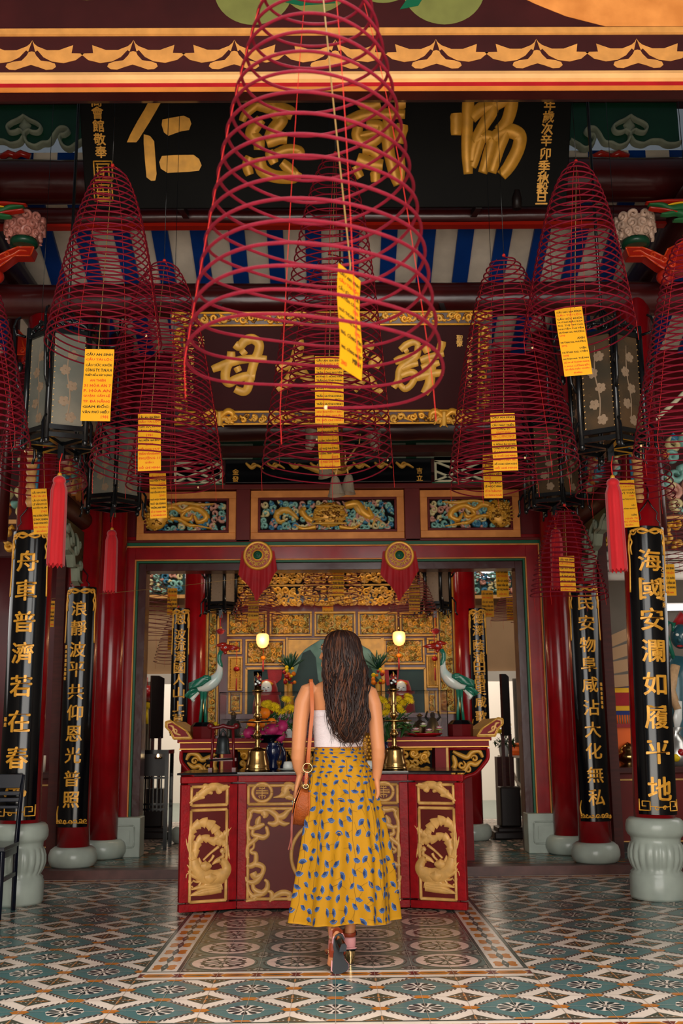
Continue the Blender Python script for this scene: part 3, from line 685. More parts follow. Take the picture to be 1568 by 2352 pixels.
t = thing('plaque', 'small black plaque with gilded crest hidden behind the hanging coils', 'sign', (0, 10.4, 3.72))
b = MB(); b.box(-1.09, 1.02, 10.40, 10.45, 3.725, 3.97, 'black_lacquer'); b.build('board', t, bevel=.006)
b = MB(); S = plane((0, 10.4, 0), (1, 0, 0), (0, 0, 1))
for c, x, z in (('金', -.985, 3.84), ('發', -.985, 3.765), ('吉', .90, 3.84), ('立', .90, 3.765)): b.text(c, S, x, z, .06, 'gold', bold=.001, res=1)
b.build('small_inscription', t)
g = MB()
for k in range(8):
    u = -.8+.22*k; g.stroke([(u-.08, 3.93), (u-.02, 3.885), (u+.03, 3.91), (u+.1, 3.87)], [.01, .022, .015, .006], .03, S, 'gold_leaf'); g.stroke(spiral(u, 3.90, .03, k, 1.1, 8), .010, .03, S, 'gold_leaf')
g.stroke([(-.3, 3.9), (-.1, 3.845), (.1, 3.85), (.22, 3.9)], [.01, .04, .04, .01], .04, S, 'gold_leaf'); g.build('gilded_crest', t)
# ------------------------------------------------------------------ front beam of the porch, signs, scroll panels
def onp(o, U, V_):                      # photo pixel -> coordinates on a plane of the place
    o = Vector(o); U = Vector(U).normalized(); V_ = Vector(V_).normalized(); N = U.cross(V_); E = Vector((0, 0, EYE))
    def g(px, py):
        d = _f + _r*((px-CX)/F) - _u*((py-CY)/F); q = E + d*((o-E).dot(N)/d.dot(N)) - o
        return (q.dot(U), q.dot(V_))
    return g
m = MB(); YB = 5.0
prof = [(5.16, 7.2), (YB, 7.2), (YB, 4.944), (YB-.012, 4.94), (YB-.012, 4.905), (YB, 4.90), (YB, 4.675), (YB-.02, 4.668), (YB-.045, 4.65), (YB-.052, 4.628), (YB-.045, 4.606), (YB-.03, 4.594), (YB-.03, 4.568), (YB-.036, 4.566), (YB-.036, 4.545), (YB-.03, 4.541), (5.05, 4.541), (5.16, 4.60)]
cols = ['maroon', 'maroon', 'ochre_paint', 'ochre_paint', 'ochre_paint', 'maroon', 'pale_orange', 'pale_orange', 'pale_orange', 'pale_orange', 'pale_orange', 'bright_red', 'deep_orange', 'deep_orange', 'deep_orange', 'maroon', 'maroon', 'maroon']
NX = 12; rows = [[m.v((-4.5+9*k/NX, y, z)) for y, z in prof] for k in range(NX+1)]
for k in range(NX):
    for i in range(len(prof)):
        j = (i+1) % len(prof); m.f((rows[k][i], rows[k][j], rows[k+1][j], rows[k+1][i]), cols[i])
S = plane((0, YB, 0), (1, 0, 0), (0, 0, 1)); q_ = 1/429/2
half = [(0, 0), (10, 18), (25, 32), (70, 52), (125, 52), (190, 26), (184, 68), (243, 70), (205, 104), (150, 119), (95, 111), (55, 88), (26, 52), (16, 60)]
lobe = [(0, 58), (14, 62), (22, 80), (44, 106), (84, 112), (110, 122), (116, 138), (100, 152), (70, 154), (36, 140), (0, 128)]
for k in range(-4, 6):
    cx = -1.055+.545*k; zt = 4.875
    for s in (-1, 1):
        for pl in (half, lobe):
            pts = [(cx+s*x*q_, zt-y*q_) for x, y in (pl if s > 0 else pl[::-1])]; m.prism(pts, S, 0, .002, 'ochre_paint')
PB = onp((0, YB, 0), (1, 0, 0), (0, 0, 1))
for (px, py, r, c) in ((203, -72, 85, 'olive_paint'), (582, -22, 92, 'olive_paint'), (1018, -27, 97, 'olive_paint'), (724, -40, 82, 'olive_paint'), (878, -68, 88, 'olive_paint')):
    u, v = PB(px, py); r /= 429; m.prism([(u+r*math.cos(a*PI/20), v+r*math.sin(a*PI/20)) for a in range(40)], S, 0, .0015+.0004*(px % 3), c)
for pts in ([(655, 6), (690, 14), (770, 8), (760, -30), (690, -30)], [(918, 22), (935, -2), (975, -10), (960, 14)]):
    m.prism([PB(*p) for p in pts][::-1], S, 0, .004, 'green_line')
m.prism([PB(*p) for p in [(1180, -14), (1230, 10), (1300, 38), (1390, 61), (1760, 61), (1760, -160), (1180, -160)]][::-1], S, 0, .003, 'orange_paint')
struct('beam', m, 'deep painted porch beam with ochre leaf ornaments and orange mouldings across the top', 'beam')
# black sign board
A1 = math.radians(27); VO, VU, VV = (0, 7.7, 5.335), (1, 0, 0), (0, -math.sin(A1), math.cos(A1))
SG = onp(VO, VU, VV); S = plane(VO, VU, VV)
t = thing('sign_board', 'large black sign board with huge gilded characters leaning out from the top beam', 'sign', VO)
b = MB(); c = [(-1.955, 0), (1.905, 0), (1.905, 1.3), (-1.955, 1.3)]
b.prism(c, S, -.06, 0, 'sign_black', back=True); b.build('board', t, bevel=.006)
def brush(mb, mp, strokes, S, mm, k, h=.02):
    for pts, w_ in strokes:
        pts = [mp(*p) for p in pts]
        if len(pts) == 2: pts = [pts[0], ((pts[0][0]*.5+pts[1][0]*.5), (pts[0][1]*.5+pts[1][1]*.5)), pts[1]]
        mb.stroke(pts, [w_*k*1.0, w_*k*1.25, w_*k*1.15, w_*k*1.15, w_*k*.95], h, S, mm, n=len(pts)*5, prof=FLAT)
g = MB(); h1 = lambda x, y: SG(x/2, y/2)
for pl in ([(720, 400), (790, 400), (755, 447), (722, 505), (690, 560), (640, 640), (628, 655), (585, 655), (600, 620), (632, 560), (668, 500), (695, 447)],
           [(662, 618), (690, 625), (710, 650), (715, 720), (721, 800), (715, 830), (695, 831), (675, 815), (668, 740), (662, 660)],
           [(748, 550), (800, 540), (845, 533), (872, 545), (880, 570), (870, 598), (830, 605), (775, 625), (755, 610), (744, 575)],
           [(745, 718), (800, 713), (890, 712), (915, 730), (927, 760), (915, 785), (870, 790), (770, 795), (740, 775), (733, 745)]):
    pl = [h1(*p) for p in pl][::-1]; g.prism(pl, S, 0, .022, 'gold', 'gold_dark')
    c0 = (sum(p[0] for p in pl)/len(pl), sum(p[1] for p in pl)/len(pl))
kk = .00186
g.build('gilded_character', t); g = MB()
brush(g, lambda x, y: SG(784+x/2, y/2), [([(527, 520), (528, 560), (526, 622)], 22), ([(585, 400), (580, 520), (576, 680), (582, 800)], 21), ([(595, 545), (640, 500), (700, 480), (765, 450), (782, 475), (760, 555), (718, 603)], 24), ([(700, 430), (690, 510), (650, 580), (612, 660), (600, 745)], 22),
    ([(606, 655), (650, 628), (690, 640), (672, 720), (648, 796)], 22), ([(645, 620), (622, 700), (600, 770)], 18), ([(690, 640), (752, 600), (815, 620), (812, 680), (772, 760), (733, 808)], 25), ([(758, 600), (722, 690), (690, 795)], 20)], S, 'gold', kk)
g.build('gilded_character', t); g = MB()
m3 = lambda x, y: SG(500+x/3.409, 200+y/3.409); kk3 = .00109*1.0
brush(g, m3, [([(350, 70), (300, 140), (215, 215), (190, 270)], 26), ([(300, 130), (420, 150), (540, 190), (590, 215)], 44), ([(420, 60), (450, 190), (500, 250), (440, 330), (400, 400)], 42), ([(340, 250), (262, 360), (318, 420), (322, 495)], 38), ([(380, 435), (480, 400), (545, 405)], 38),
    ([(252, 545), (230, 620), (252, 690)], 32), ([(325, 550), (350, 650), (450, 700), (590, 705), (622, 660)], 40), ([(400, 500), (446, 600)], 32), ([(450, 520), (560, 485), (640, 500), (640, 545)], 30), ([(500, 590), (570, 650), (612, 690)], 32),
    ], S, 'gold', kk3)
g.build('gilded_character', t); g = MB()
brush(g, m3, [([(1110, 110), (1180, 140), (1270, 120)], 38), ([(1385, 112), (1420, 112), (1470, 112)], 48), ([(1000, 272), (1150, 215), (1300, 208), (1465, 212)], 34), ([(1100, 310), (1092, 380), (1150, 440), (1250, 400), (1270, 310), (1160, 292)], 36), ([(1110, 380), (1200, 360), (1260, 350)], 20), ([(1130, 490), (1200, 490), (1262, 540)], 34),
    ([(1090, 560), (1200, 600), (1292, 612)], 42), ([(1070, 620), (1118, 710)], 30), ([(1232, 660), (1234, 745)], 32), ([(1330, 250), (1332, 450), (1370, 640), (1412, 768)], 36), ([(1445, 290), (1412, 440)], 40), ([(1442, 550), (1440, 690), (1420, 760)], 20)], S, 'gold', kk3)
g.build('gilded_character', t)
b = MB()
for txt, xs in (('閩商會館敬奉', [(221, 200), (221, 231), (224, 259), (226, 289), (229, 320), (232, 349)]), ('西年歲次辛卯季秋穀旦', [(1264, 212), (1262, 240), (1259, 268), (1256, 296), (1254, 322), (1252, 353), (1249, 382), (1247, 408), (1245, 432), (1243, 456)])):
    for c, p in zip(txt, xs): u, v = SG(*p); b.text(c, S, u, v, .088, 'gold', depth=.006, bold=.0022, res=1)
for y in (392, 440):
    u, v = SG(237, y); w_ = .072
    for a, c in (((-w_, -w_), (w_, -w_)), ((w_, -w_), (w_, w_)), ((w_, w_), (-w_, w_)), ((-w_, w_), (-w_, -w_))): b.stroke([(u+a[0], v+a[1]), (u+c[0], v+c[1])], .006, .008, S, 'gold', n=3, taper=False)
    for k in range(5): b.stroke([(u-w_*.75, v+w_*(-.7+.35*k)), (u+w_*(.1 if k % 2 else .75), v+w_*(-.7+.35*k))], .006, .006, S, 'gold', n=3, taper=False)
    for k in range(3): b.stroke([(u-w_*.6+k*w_*.6, v-w_*.7), (u-w_*.6+k*w_*.6, v+w_*(.7-.4*(k % 2)))], .006, .006, S, 'gold', n=3, taper=False)
b.build('small_inscription', t)
b = MB(); b.tube([Vector(VO)+Vector((1.5, -.02, -.03)), Vector(VO)+Vector((1.5, -.03, .06)), Vector(VO)+Vector((1.5, -.06, .12))], [.035, .04, .02], 'dark_wood', 10); b.build('support_peg', t)
b = MB()
for x in (-1.2, 1.2): b = MB(); b.bar((x, 7.72, 5.36), (x, 8.08, 5.46), .05, .05, 'dark_wood'); b.build('support_bracket', t)
# middle sign with carved gilded frame
A2 = math.atan2(.4, .92); MS = .838; VO, VV = (0.008, 9.4*MS, EYE+(4.045-EYE)*MS), (0, -math.sin(A2), math.cos(A2)); SM = onp(VO, VU, VV); S = plane(VO, VU, VV)
t = thing('sign_board', 'maroon sign board with gold characters in a carved gilded frame under the striped roof', 'sign', VO)
W2, H2, fw = 1.475*MS, 1.03*MS, .125*MS
b = MB(); b.prism([(-W2+fw, fw), (W2-fw, fw), (W2-fw, H2-fw), (-W2+fw, H2-fw)], S, -.05, 0, 'sign_red', back=True); b.build('board', t)
b = MB()
for x0, x1, y0, y1 in ((-W2, W2, 0, fw), (-W2, W2, H2-fw, H2), (-W2, -W2+fw, fw, H2-fw), (W2-fw, W2, fw, H2-fw)): b.prism([(x0, y0), (x1, y0), (x1, y1), (x0, y1)], S, -.05, .012, 'maroon', back=True)
b.build('frame', t)
b = MB()
for k, (x0, x1, y0, y1) in enumerate(((-W2, W2, .012, fw-.02), (-W2, W2, H2-fw+.02, H2-.008), (-W2+.01, -W2+fw-.015, fw, H2-fw), (W2-fw+.015, W2-.01, fw, H2-fw))): scrolls(b, lambda u, v, h: S(u, v, h+.012), x0, y0, x1, y1, ['gold', 'gold_leaf'], 20+k, .072, .012, .04); scrolls(b, lambda u, v, h: S(u, v, h+.012), x0, y0, x1, y1, ['gold', 'gold_dark'], 60+k, .06, .009, .03)
e = fw-.006
for a, c in (((-W2+e, e), (W2-e, e)), ((W2-e, e), (W2-e, H2-e)), ((W2-e, H2-e), (-W2+e, H2-e)), ((-W2+e, H2-e), (-W2+e, e)), ((-W2, .004), (W2, .004)), ((-W2, H2-.004), (W2, H2-.004))): b.stroke([a, c], .009, .022, S, 'gold', n=3, taper=False, lift=.006)
b.build('carved_border', t)
for px in (505, 1018):
    b = MB(); u, v = SM(px, 958); q = MB()
    b.stroke([(u, v+.05), (u, v-.06)], [.02, .032, .02], .07, S, 'gold_leaf')
    for s in (-1, 1):
        b.stroke([(u+s*.015, v+.01), (u+s*.06, v+.045), (u+s*.1, v+.03), (u+s*.105, v-.02)], [.02, .026, .024, .008], .06, S, 'gold'); b.stroke([(u+s*.02, v-.01), (u+s*.05, v-.015), (u+s*.075, v-.055)], [.02, .022, .006], .055, S, 'gold_leaf'); b.stroke([(u+s*.01, v-.05), (u+s*.03, v-.075)], [.012, .004], .05, S, 'gold')
    b.build('bat_ornament', t)
g = MB(); k2 = MS/235
brush(g, lambda x, y: SM(460+x/5.227, 720+y/5.227), [([(415, 370), (470, 400), (530, 335), (620, 305), (700, 360), (700, 450), (640, 600), (595, 780), (562, 910), (500, 940), (415, 905)], 46), ([(545, 440), (490, 490)], 34), ([(370, 455), (362, 560), (312, 650), (300, 780), (345, 835), (430, 790), (560, 750), (660, 760)], 46), ([(145, 670), (290, 615), (450, 565), (620, 545), (800, 550)], 42), ([(435, 640), (465, 700)], 36),
    ], S, 'gold_leaf', k2/5.227)
g.build('gilded_character', t); g = MB()
brush(g, lambda x, y: SM(460+x/5.227, 720+y/5.227), [([(1185, 310), (1180, 420), (1142, 540), (1120, 680), (1060, 800), (925, 920)], 52), ([(915, 665), (1050, 620), (1200, 570), (1370, 540)], 44), ([(1180, 640), (1260, 760), (1400, 915)], 50)], S, 'gold_leaf', k2/5.227)
g.build('gilded_character', t); g = MB()
brush(g, lambda x, y: SM(740+x/3.92, 720+y/3.92), [([(700, 330), (760, 280), (830, 258), (868, 290)], 26), ([(735, 345), (770, 320)], 22), ([(650, 435), (740, 400), (862, 372)], 30), ([(862, 280), (850, 370), (790, 430), (700, 500), (682, 600), (640, 668)], 28), ([(712, 500), (800, 462), (862, 450)], 24), ([(702, 560), (800, 530), (836, 560), (800, 640), (740, 678), (690, 630)], 26),
    ([(918, 275), (950, 350)], 32), ([(1082, 248), (1060, 320), (1020, 392)], 30), ([(880, 425), (980, 390), (1092, 362)], 28), ([(890, 490), (980, 462), (1052, 442)], 26), ([(840, 582), (950, 550), (1085, 532)], 30), ([(982, 400), (972, 550), (962, 640), (918, 722)], 38),
    ], S, 'gold_leaf', k2/3.92)
g.build('gilded_character', t); g = MB()
brush(g, lambda x, y: SM(740+x/3.92, 720+y/3.92), [([(415, 250), (425, 290), (410, 335)], 36), ([(400, 340), (340, 425)], 26), ([(440, 470), (470, 410), (505, 430), (480, 490)], 30), ([(185, 650), (250, 610), (300, 640)], 32), ([(405, 520), (360, 600), (285, 695)], 30), ([(380, 540), (440, 600), (495, 695), (545, 690)], 26), ([(180, 590), (300, 565)], 26), ([(60, 480), (120, 430), (230, 420), (240, 520), (100, 530)], 26)], S, 'gold_leaf', k2/3.92)
g.build('gilded_character', t)
b = MB()
for txt, p0, sz, dy in (('聖像', (1055, 777), .055, 12), ('戊午年桂月敬立', (1079, 780), .05, 17), ('水仙', (462, 777), .055, 13), ('弟子眾商敬奉仝立', (440, 790), .05, 16)):
    for k, c in enumerate(txt): u, v = SM(p0[0]-.3*k, p0[1]+dy*k); b.text(c, S, u, v, sz*MS, 'gold_leaf', depth=.005, bold=.0012, res=1)
b.build('small_inscription', t)
b = MB()
for x in (-.9, .9): b = MB(); b.bar((x, 7.62, VO[2]+.75), (x, 7.98, 4.62), .04, .04, 'dark_wood'); b.build('support_bracket', t)
# green scroll panels at both ends of the black sign
def scroll_panel(px, s, x0, x1, label):
    t = thing('scroll_panel', label, 'carved panel', (min(x0, x1), 8.2, 6.05)); y = 8.2
    g = onp((0, y, 0), (1, 0, 0), (0, 0, 1)); S = plane((0, y, 0), (1, 0, 0), (0, 0, 1)); q = lambda pts: [g(px+s*(x-240)/4.355, 220+yy/4.355) for x, yy in pts]
    lower = [(-260, 480), (-200, 500), (-120, 500), (-60, 470), (0, 465), (50, 470), (120, 500), (200, 480), (240, 430), (280, 490), (360, 520), (430, 490), (500, 480), (550, 400), (600, 345), (660, 340), (690, 372), (650, 406), (612, 412), (600, 455), (640, 520), (700, 542), (760, 505), (840, 460)]
    b = MB(); lo = q([p for p in lower if p[0] not in (690, 650, 612)]); top = [(lo[-1][0], 6.598), (lo[0][0], 6.598)]; b.prism(((lo+top) if s > 0 else (lo+top)[::-1])[::1], lambda u, v, h: Vector((u, y+.03-h, v)), 0, .03, 'green_paint', back=True); b.build('green_board', t)
    c = MB(); c.stroke(q(lower), .016, .085, lambda u, v, h: S(u, v, h-.02), 'cloud_grey', n=120, taper=False)
    for z in (1, -1): c.stroke(q([(245+z*(x-245), yy) for x, yy in ((245, 222), (300, 258), (370, 290), (412, 330), (390, 380), (330, 380), (290, 362), (250, 390), (243, 430))]), .016, .085, lambda u, v, h: S(u, v, h-.02), 'cloud_grey', n=50, taper=False)
    c.stroke(q([(245, 240), (248, 300), (245, 372)]), [.004, .055, .02], .03, S, 'cloud_grey', n=16); c.build('cloud_moulding', t)
scroll_panel(56, 1, -3.6, -2.0, 'green panel with a grey scrolling cloud moulding left of the black sign')
scroll_panel(1446, -1, 2.0, 3.6, 'green panel with a grey scrolling cloud moulding right of the black sign')
m = MB()
for px, c in ((20, 'vermilion'), (48, 'vermilion'), (1380, 'vermilion'), (1420, 'vermilion')): m.tube([P(px-18, 362, 8.22), P(px, 352, 8.2), P(px+22, 360, 8.22)], .03, c, 8)
struct('trim_4', m, 'red carved ends resting on the top log', 'trim')
# lengthwise log beams and bracket arms with carved lotus caps
for s, l in ((-1, 'left'), (1, 'right')):
    b = MB(); b.tube([(s*2.98, 5.3, 5.42), (s*2.98, 8, 5.42), (s*2.98, 10.5, 5.42)], .16, 'maroon', 18); struct('beam', b, 'dark lengthwise log beam along the %s aisle' % l, 'beam')
for s, l in ((-1, 'left'), (1, 'right')):
    b = MB(); b.tube([(s*2.93, 9.12, 2.9), (s*2.93, 9.12, 4.4), (s*2.93, 9.12, 5.35)], .055, 'maroon_gloss', 12); struct('post', b, 'thin dark post at the %s edge between the lotus caps' % l, 'post')
def lotus(px, py, Y, wpx, s, label, m_):
    c = P(px, py, Y); k = wpx/2400*(Y+.9)/2
    t = thing('lotus_bracket', label, 'carved bracket', (c.x, c.y, c.z-k))
    b = MB(); b.lathe([(k*.55, -k*.98), (k*.72, -k*.9), (k*.74, -k*.72), (k*.68, -k*.6)], 'green_paint', c, 24); b.build('green_collar', t)
    b = MB(); b.lathe([(k*.6, -k*.65), (k*.85, -k*.35), (k*.95, k*.1), (k*.92, k*.5), (k*.5, k*.55)], m_, c, 24); R = random.Random(px)
    for row, (z, rr, n, sz) in enumerate(((-.42, .82, 11, .24), (-.02, .94, 11, .27), (.45, .93, 10, .30))):
        for i in range(n):
            a = 2*PI*(i+.5*row)/n; S = (lambda aa: (lambda u, v, h: c+Vector(((k*rr+h)*math.cos(aa+u/k), (k*rr+h)*math.sin(aa+u/k), v))))(a)
            b.stroke(spiral(0, k*z, k*sz, -.5*PI, 1.25, 12, sgn=1 if i % 2 else -1), [k*.05, k*.10, k*.10, k*.09, k*.09], k*.17, S, m_, n=16)
    b.build('lotus_petals', t)
    b = MB(); S = plane((c.x, c.y+.06, c.z), (s, 0, 0), (0, 0, 1), (0, -1, 0)); EX = max(2.2, (2.93-abs(c.x))/k); q = [(-.55, -1.0), (.35, -1.0), (.95, -1.25), (1.5, -1.55), (1.75, -1.1), (EX, -.2), (EX, -2.3), (1.55, -2.3), (1.1, -2.0), (.5, -1.5), (-.4, -1.5)]
    q = [(u*k*1.0, v*k) for u, v in q]; b.prism(q if s > 0 else q[::-1], S, -.06, .06, 'vermilion', 'vermilion', back=True); b.build('bracket_arm', t, bevel=.006)
    b = MB(); S2 = lambda u, v, h: S(u, v, h+.06)
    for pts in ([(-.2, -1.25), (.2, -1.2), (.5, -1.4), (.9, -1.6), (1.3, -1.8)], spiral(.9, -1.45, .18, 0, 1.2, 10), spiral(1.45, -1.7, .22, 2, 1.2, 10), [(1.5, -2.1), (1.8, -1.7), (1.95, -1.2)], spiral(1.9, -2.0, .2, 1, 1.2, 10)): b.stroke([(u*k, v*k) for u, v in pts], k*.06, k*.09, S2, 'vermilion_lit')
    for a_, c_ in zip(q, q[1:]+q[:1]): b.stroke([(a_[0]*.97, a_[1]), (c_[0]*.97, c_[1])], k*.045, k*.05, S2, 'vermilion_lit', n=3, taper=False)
    b.ell((c.x+s*k*1.5, c.y+.02, c.z-k*2.65), (k*.5, .06, k*.42), 'vermilion', 16, 10); b.build('carved_scrolls', t)
lotus(57, 528, 7.55, 82, -1, 'pink carved lotus on a red bracket arm, upper left edge', 'pink_lotus')
lotus(1457, 528, 7.55, 84, 1, 'pale carved lotus on a red bracket arm, upper right edge', 'pale_lotus')
lotus(118, 742, 9.1, 64, -1, 'smaller pink carved lotus behind the glass lantern on the left', 'pink_lotus')
lotus(1397, 728, 9.1, 72, 1, 'smaller pale carved lotus behind the glass lantern on the right', 'pale_lotus')
for s, px, py, l in ((1, 1535, 482, 'right'), (-1, 8, 487, 'left')):
    c = P(px, py, 7.3); t = thing('leaf_carving', 'green and yellow carved leaf finial under the top log, upper %s edge' % l, 'carving', c); S = plane(c, (s, 0, 0), (0, 0, 1), (0, -1, 0))
    b = MB()
    for pts, w_ in (([(-.16, .03), (-.06, .03), (.02, 0), (.14, .02), (.3, -.02)], [.006, .02, .03, .045, .03]), ([(-.07, -.05), (-.02, -.045), (.06, -.03), (.16, -.06), (.3, -.08)], [.006, .018, .026, .04, .03]), ([(.02, -.1), (.1, -.09), (.2, -.1), (.3, -.12)], [.006, .02, .03, .03])): b.stroke(pts, w_, .05, S, 'leaf_green', n=20)
    b.build('leaf', t); b = MB(); b.stroke([(-.18, .045), (0, .06), (.3, .06)], [.006, .016, .016], .05, S, 'vermilion', n=12); b.stroke([(-.16, .0), (-.04, -.015), (.05, -.04)], .012, .055, S, 'vermilion', n=12); b.stroke([(-.02, .015), (.1, .035), (.24, 0)], .005, .062, S, 'banner_yellow', n=12); b.build('red_edging', t)
# ------------------------------------------------------------------ hanging incense coils with prayer tags
POLES = {}
def POLE(Y):
    if Y > 10.7: return 5.41
    if Y > 8.3: return sl(Y)-.02
    if 7.9 < Y < 8.3: return 5.64
    if Y < 4: POLES[Y] = EYE+Y; return EYE+Y
    POLES.setdefault(round(Y, 2), EYE+.715*Y); return EYE+.715*Y
TIPS = []
def coil(label, top, bot, wpx, Y, turns, rod=.0042, dim=False, seg=44, sides=6, seed=1, cordtop=None, tilt=0, Yb=None):
    """conical spiral of incense: picture points of its tip and of its lowest ring centre, depth Y"""
    R = random.Random(seed); T = P(top[0], top[1], Y); B = P(bot[0], bot[1], Yb or Y)
    Rb = wpx/2/F*(B-Vector((0, 0, EYE))).dot(_f)
    t = thing('incense_coil', label, 'incense coil', (T.x, T.y, T.z), 0, 'hanging incense coils')
    mm = 'coil_dim' if dim else 'coil_red'
    N = turns*seg; pts = []; ph = R.uniform(0, 6.28); w1, w2 = R.uniform(-1, 1), R.uniform(0, 6.28)
    rad = lambda q: Rb*(.13+.87*max(q, 0)**.56)
    pit = (T.z-B.z)/turns
    for i in range(N+1):
        q = i/N; a = ph+2*PI*turns*q; r = rad(q); c = T.lerp(B, q)
        z = c.z + r*tilt*math.cos(a-w2) + pit*.16*math.sin(3*a+w1*3+q*5)*q + pit*.12*math.sin(2*a+w2+q*9)
        pts.append((c.x+r*math.cos(a), c.y+r*math.sin(a), z))
    m = MB(); m.tube(pts, rod, mm, sides); m.build('spiral', t)
    m = MB(); m.ell(pts[-1], rod*1.5, 'ash', 6, 5); m.build('ash_tip', t)
    m = MB(); m.tube([(T.x+rad(0)*math.cos(ph+a), T.y+rad(0)*math.sin(ph+a), T.z) if a else (T.x, T.y, T.z+.035) for a in (0, .01)], .0025, 'thread', 5); m.ell((T.x, T.y, T.z+.035), .012, 'thread', 8, 6)
    m.build('knot', t)
    for k in range(4):
        a = ph+k*PI/2+.4; q0 = [j/16 for j in range(17)]; m = MB()
        m.tube([(T.lerp(B, q).x+rad(q)*math.cos(a), T.lerp(B, q).y+rad(q)*math.sin(a), T.lerp(B, q).z) for q in q0]+[(B.x+rad(1)*math.cos(a)+.005, B.y+rad(1)*math.sin(a), B.z-Rb*.28)], rod*.23, 'thread', 4); m.build('support_thread', t)
    zt = POLE(Y)
    m = MB(); m.tube([(T.x, T.y, T.z+.03), (T.x, T.y, (T.z+zt)/2), (T.x, T.y, zt)], .0022, 'lantern_black', 5); m.build('hanging_cord', t)
    TIPS.append((T, B)); return T, B
HEAD = [('CẦU AN SINH', 0), ('CẦU TÀI LỘC', 1), ('CẦU SỨC KHỎE', 0)]
def tagcard(label, px0, py0, px1, py1, Y, lines, topz=None, yaw=0, tilt=0, amber=False, skew=0, res=1, lettering=True):
    """yellow prayer slip; picture box, depth Y, yaw turns it edge-on"""
    a = P((px0+px1)/2, py0, Y); b = P((px0+px1)/2, py1, Y); W_ = (px1-px0)/F*(a-Vector((0, 0, EYE))).dot(_f)/max(math.cos(yaw), .2); Hh = a.z-b.z
    t = thing('prayer_tag', label, 'paper tag', (a.x, a.y, b.z), 0, 'yellow prayer tags')
    U = Vector((math.cos(yaw)*math.cos(tilt), math.sin(yaw), math.sin(tilt)*math.cos(yaw))); V_ = Vector((-math.sin(tilt), 0, math.cos(tilt))); o = Vector((a.x, a.y, b.z)) - U*(W_/2)
    N = U.cross(V_).normalized(); S = lambda u, v, h: o+U*u+V_*v+N*h
    c = MB(); ym = 'tag_amber' if amber else 'tag_yellow'
    n = 6; fr = [[c.v(S(W_*i/2, Hh*j/n, .004*math.sin(j*1.1)-.001)) for j in range(n+1)] for i in range(3)]; bk = [[c.v(S(W_*i/2, Hh*j/n, .004*math.sin(j*1.1)-.002)) for j in range(n+1)] for i in range(3)]
    for i in range(2):
        for j in range(n): c.f((fr[i][j], fr[i+1][j], fr[i+1][j+1], fr[i][j+1]), ym, True); c.f((bk[i][j], bk[i][j+1], bk[i+1][j+1], bk[i+1][j]), ym, True)
    c.build('card', t)
    if lettering:
        L = MB(); k = len(lines); lh = Hh*.95/k; S2 = lambda u, v, h: S(u, v, h+.004*math.sin(v/Hh*n*1.1)-.001+.0006)
        for i, ln in enumerate(lines):
            body, red = ln[0], ln[1]; al = ln[2] if len(ln) > 2 else 'C'; full = len(body) >= 9
            hh = lh*(.66 if not red or full else .55); ww = W_*.9 if full else None
            u = W_/2 if al == 'C' or full else (W_*.92 if al == 'R' else W_*.06)
            if not full:
                est = len(body)*hh*.62
                if est > W_*.85: ww = W_*.85
            L.text(body, S2, u, Hh*.97-lh*(i+.5), hh, 'ink_red' if red else 'ink_black', width=ww, depth=.0004, align='C' if full else al, res=res, bold=hh*.028)
        L.build('lettering', t)
    tip = min((q[0] for q in TIPS if q[0].z > a.z+.05), key=lambda q: (q-Vector((a.x, a.y, q.z))).length)
    m = MB(); m.tube([(a.x, a.y, a.z-.005), (a.x+.002, a.y, a.z+.02), Vector((a.x, a.y, a.z)).lerp(tip, .5), tip], .0024, 'cord', 5); m.build('cord', t)
    return t
def family(*names, addr=()):
    out = list(HEAD[:1])+[('CẦU TÀI LỘC', 1), ('CẦU SỨC KHỎE', 0)]
    for n in names: out.append((n, n.isdigit(), 'R') if n.isdigit() else (n, 0))
    return out+[(q, 1) for q in addr]
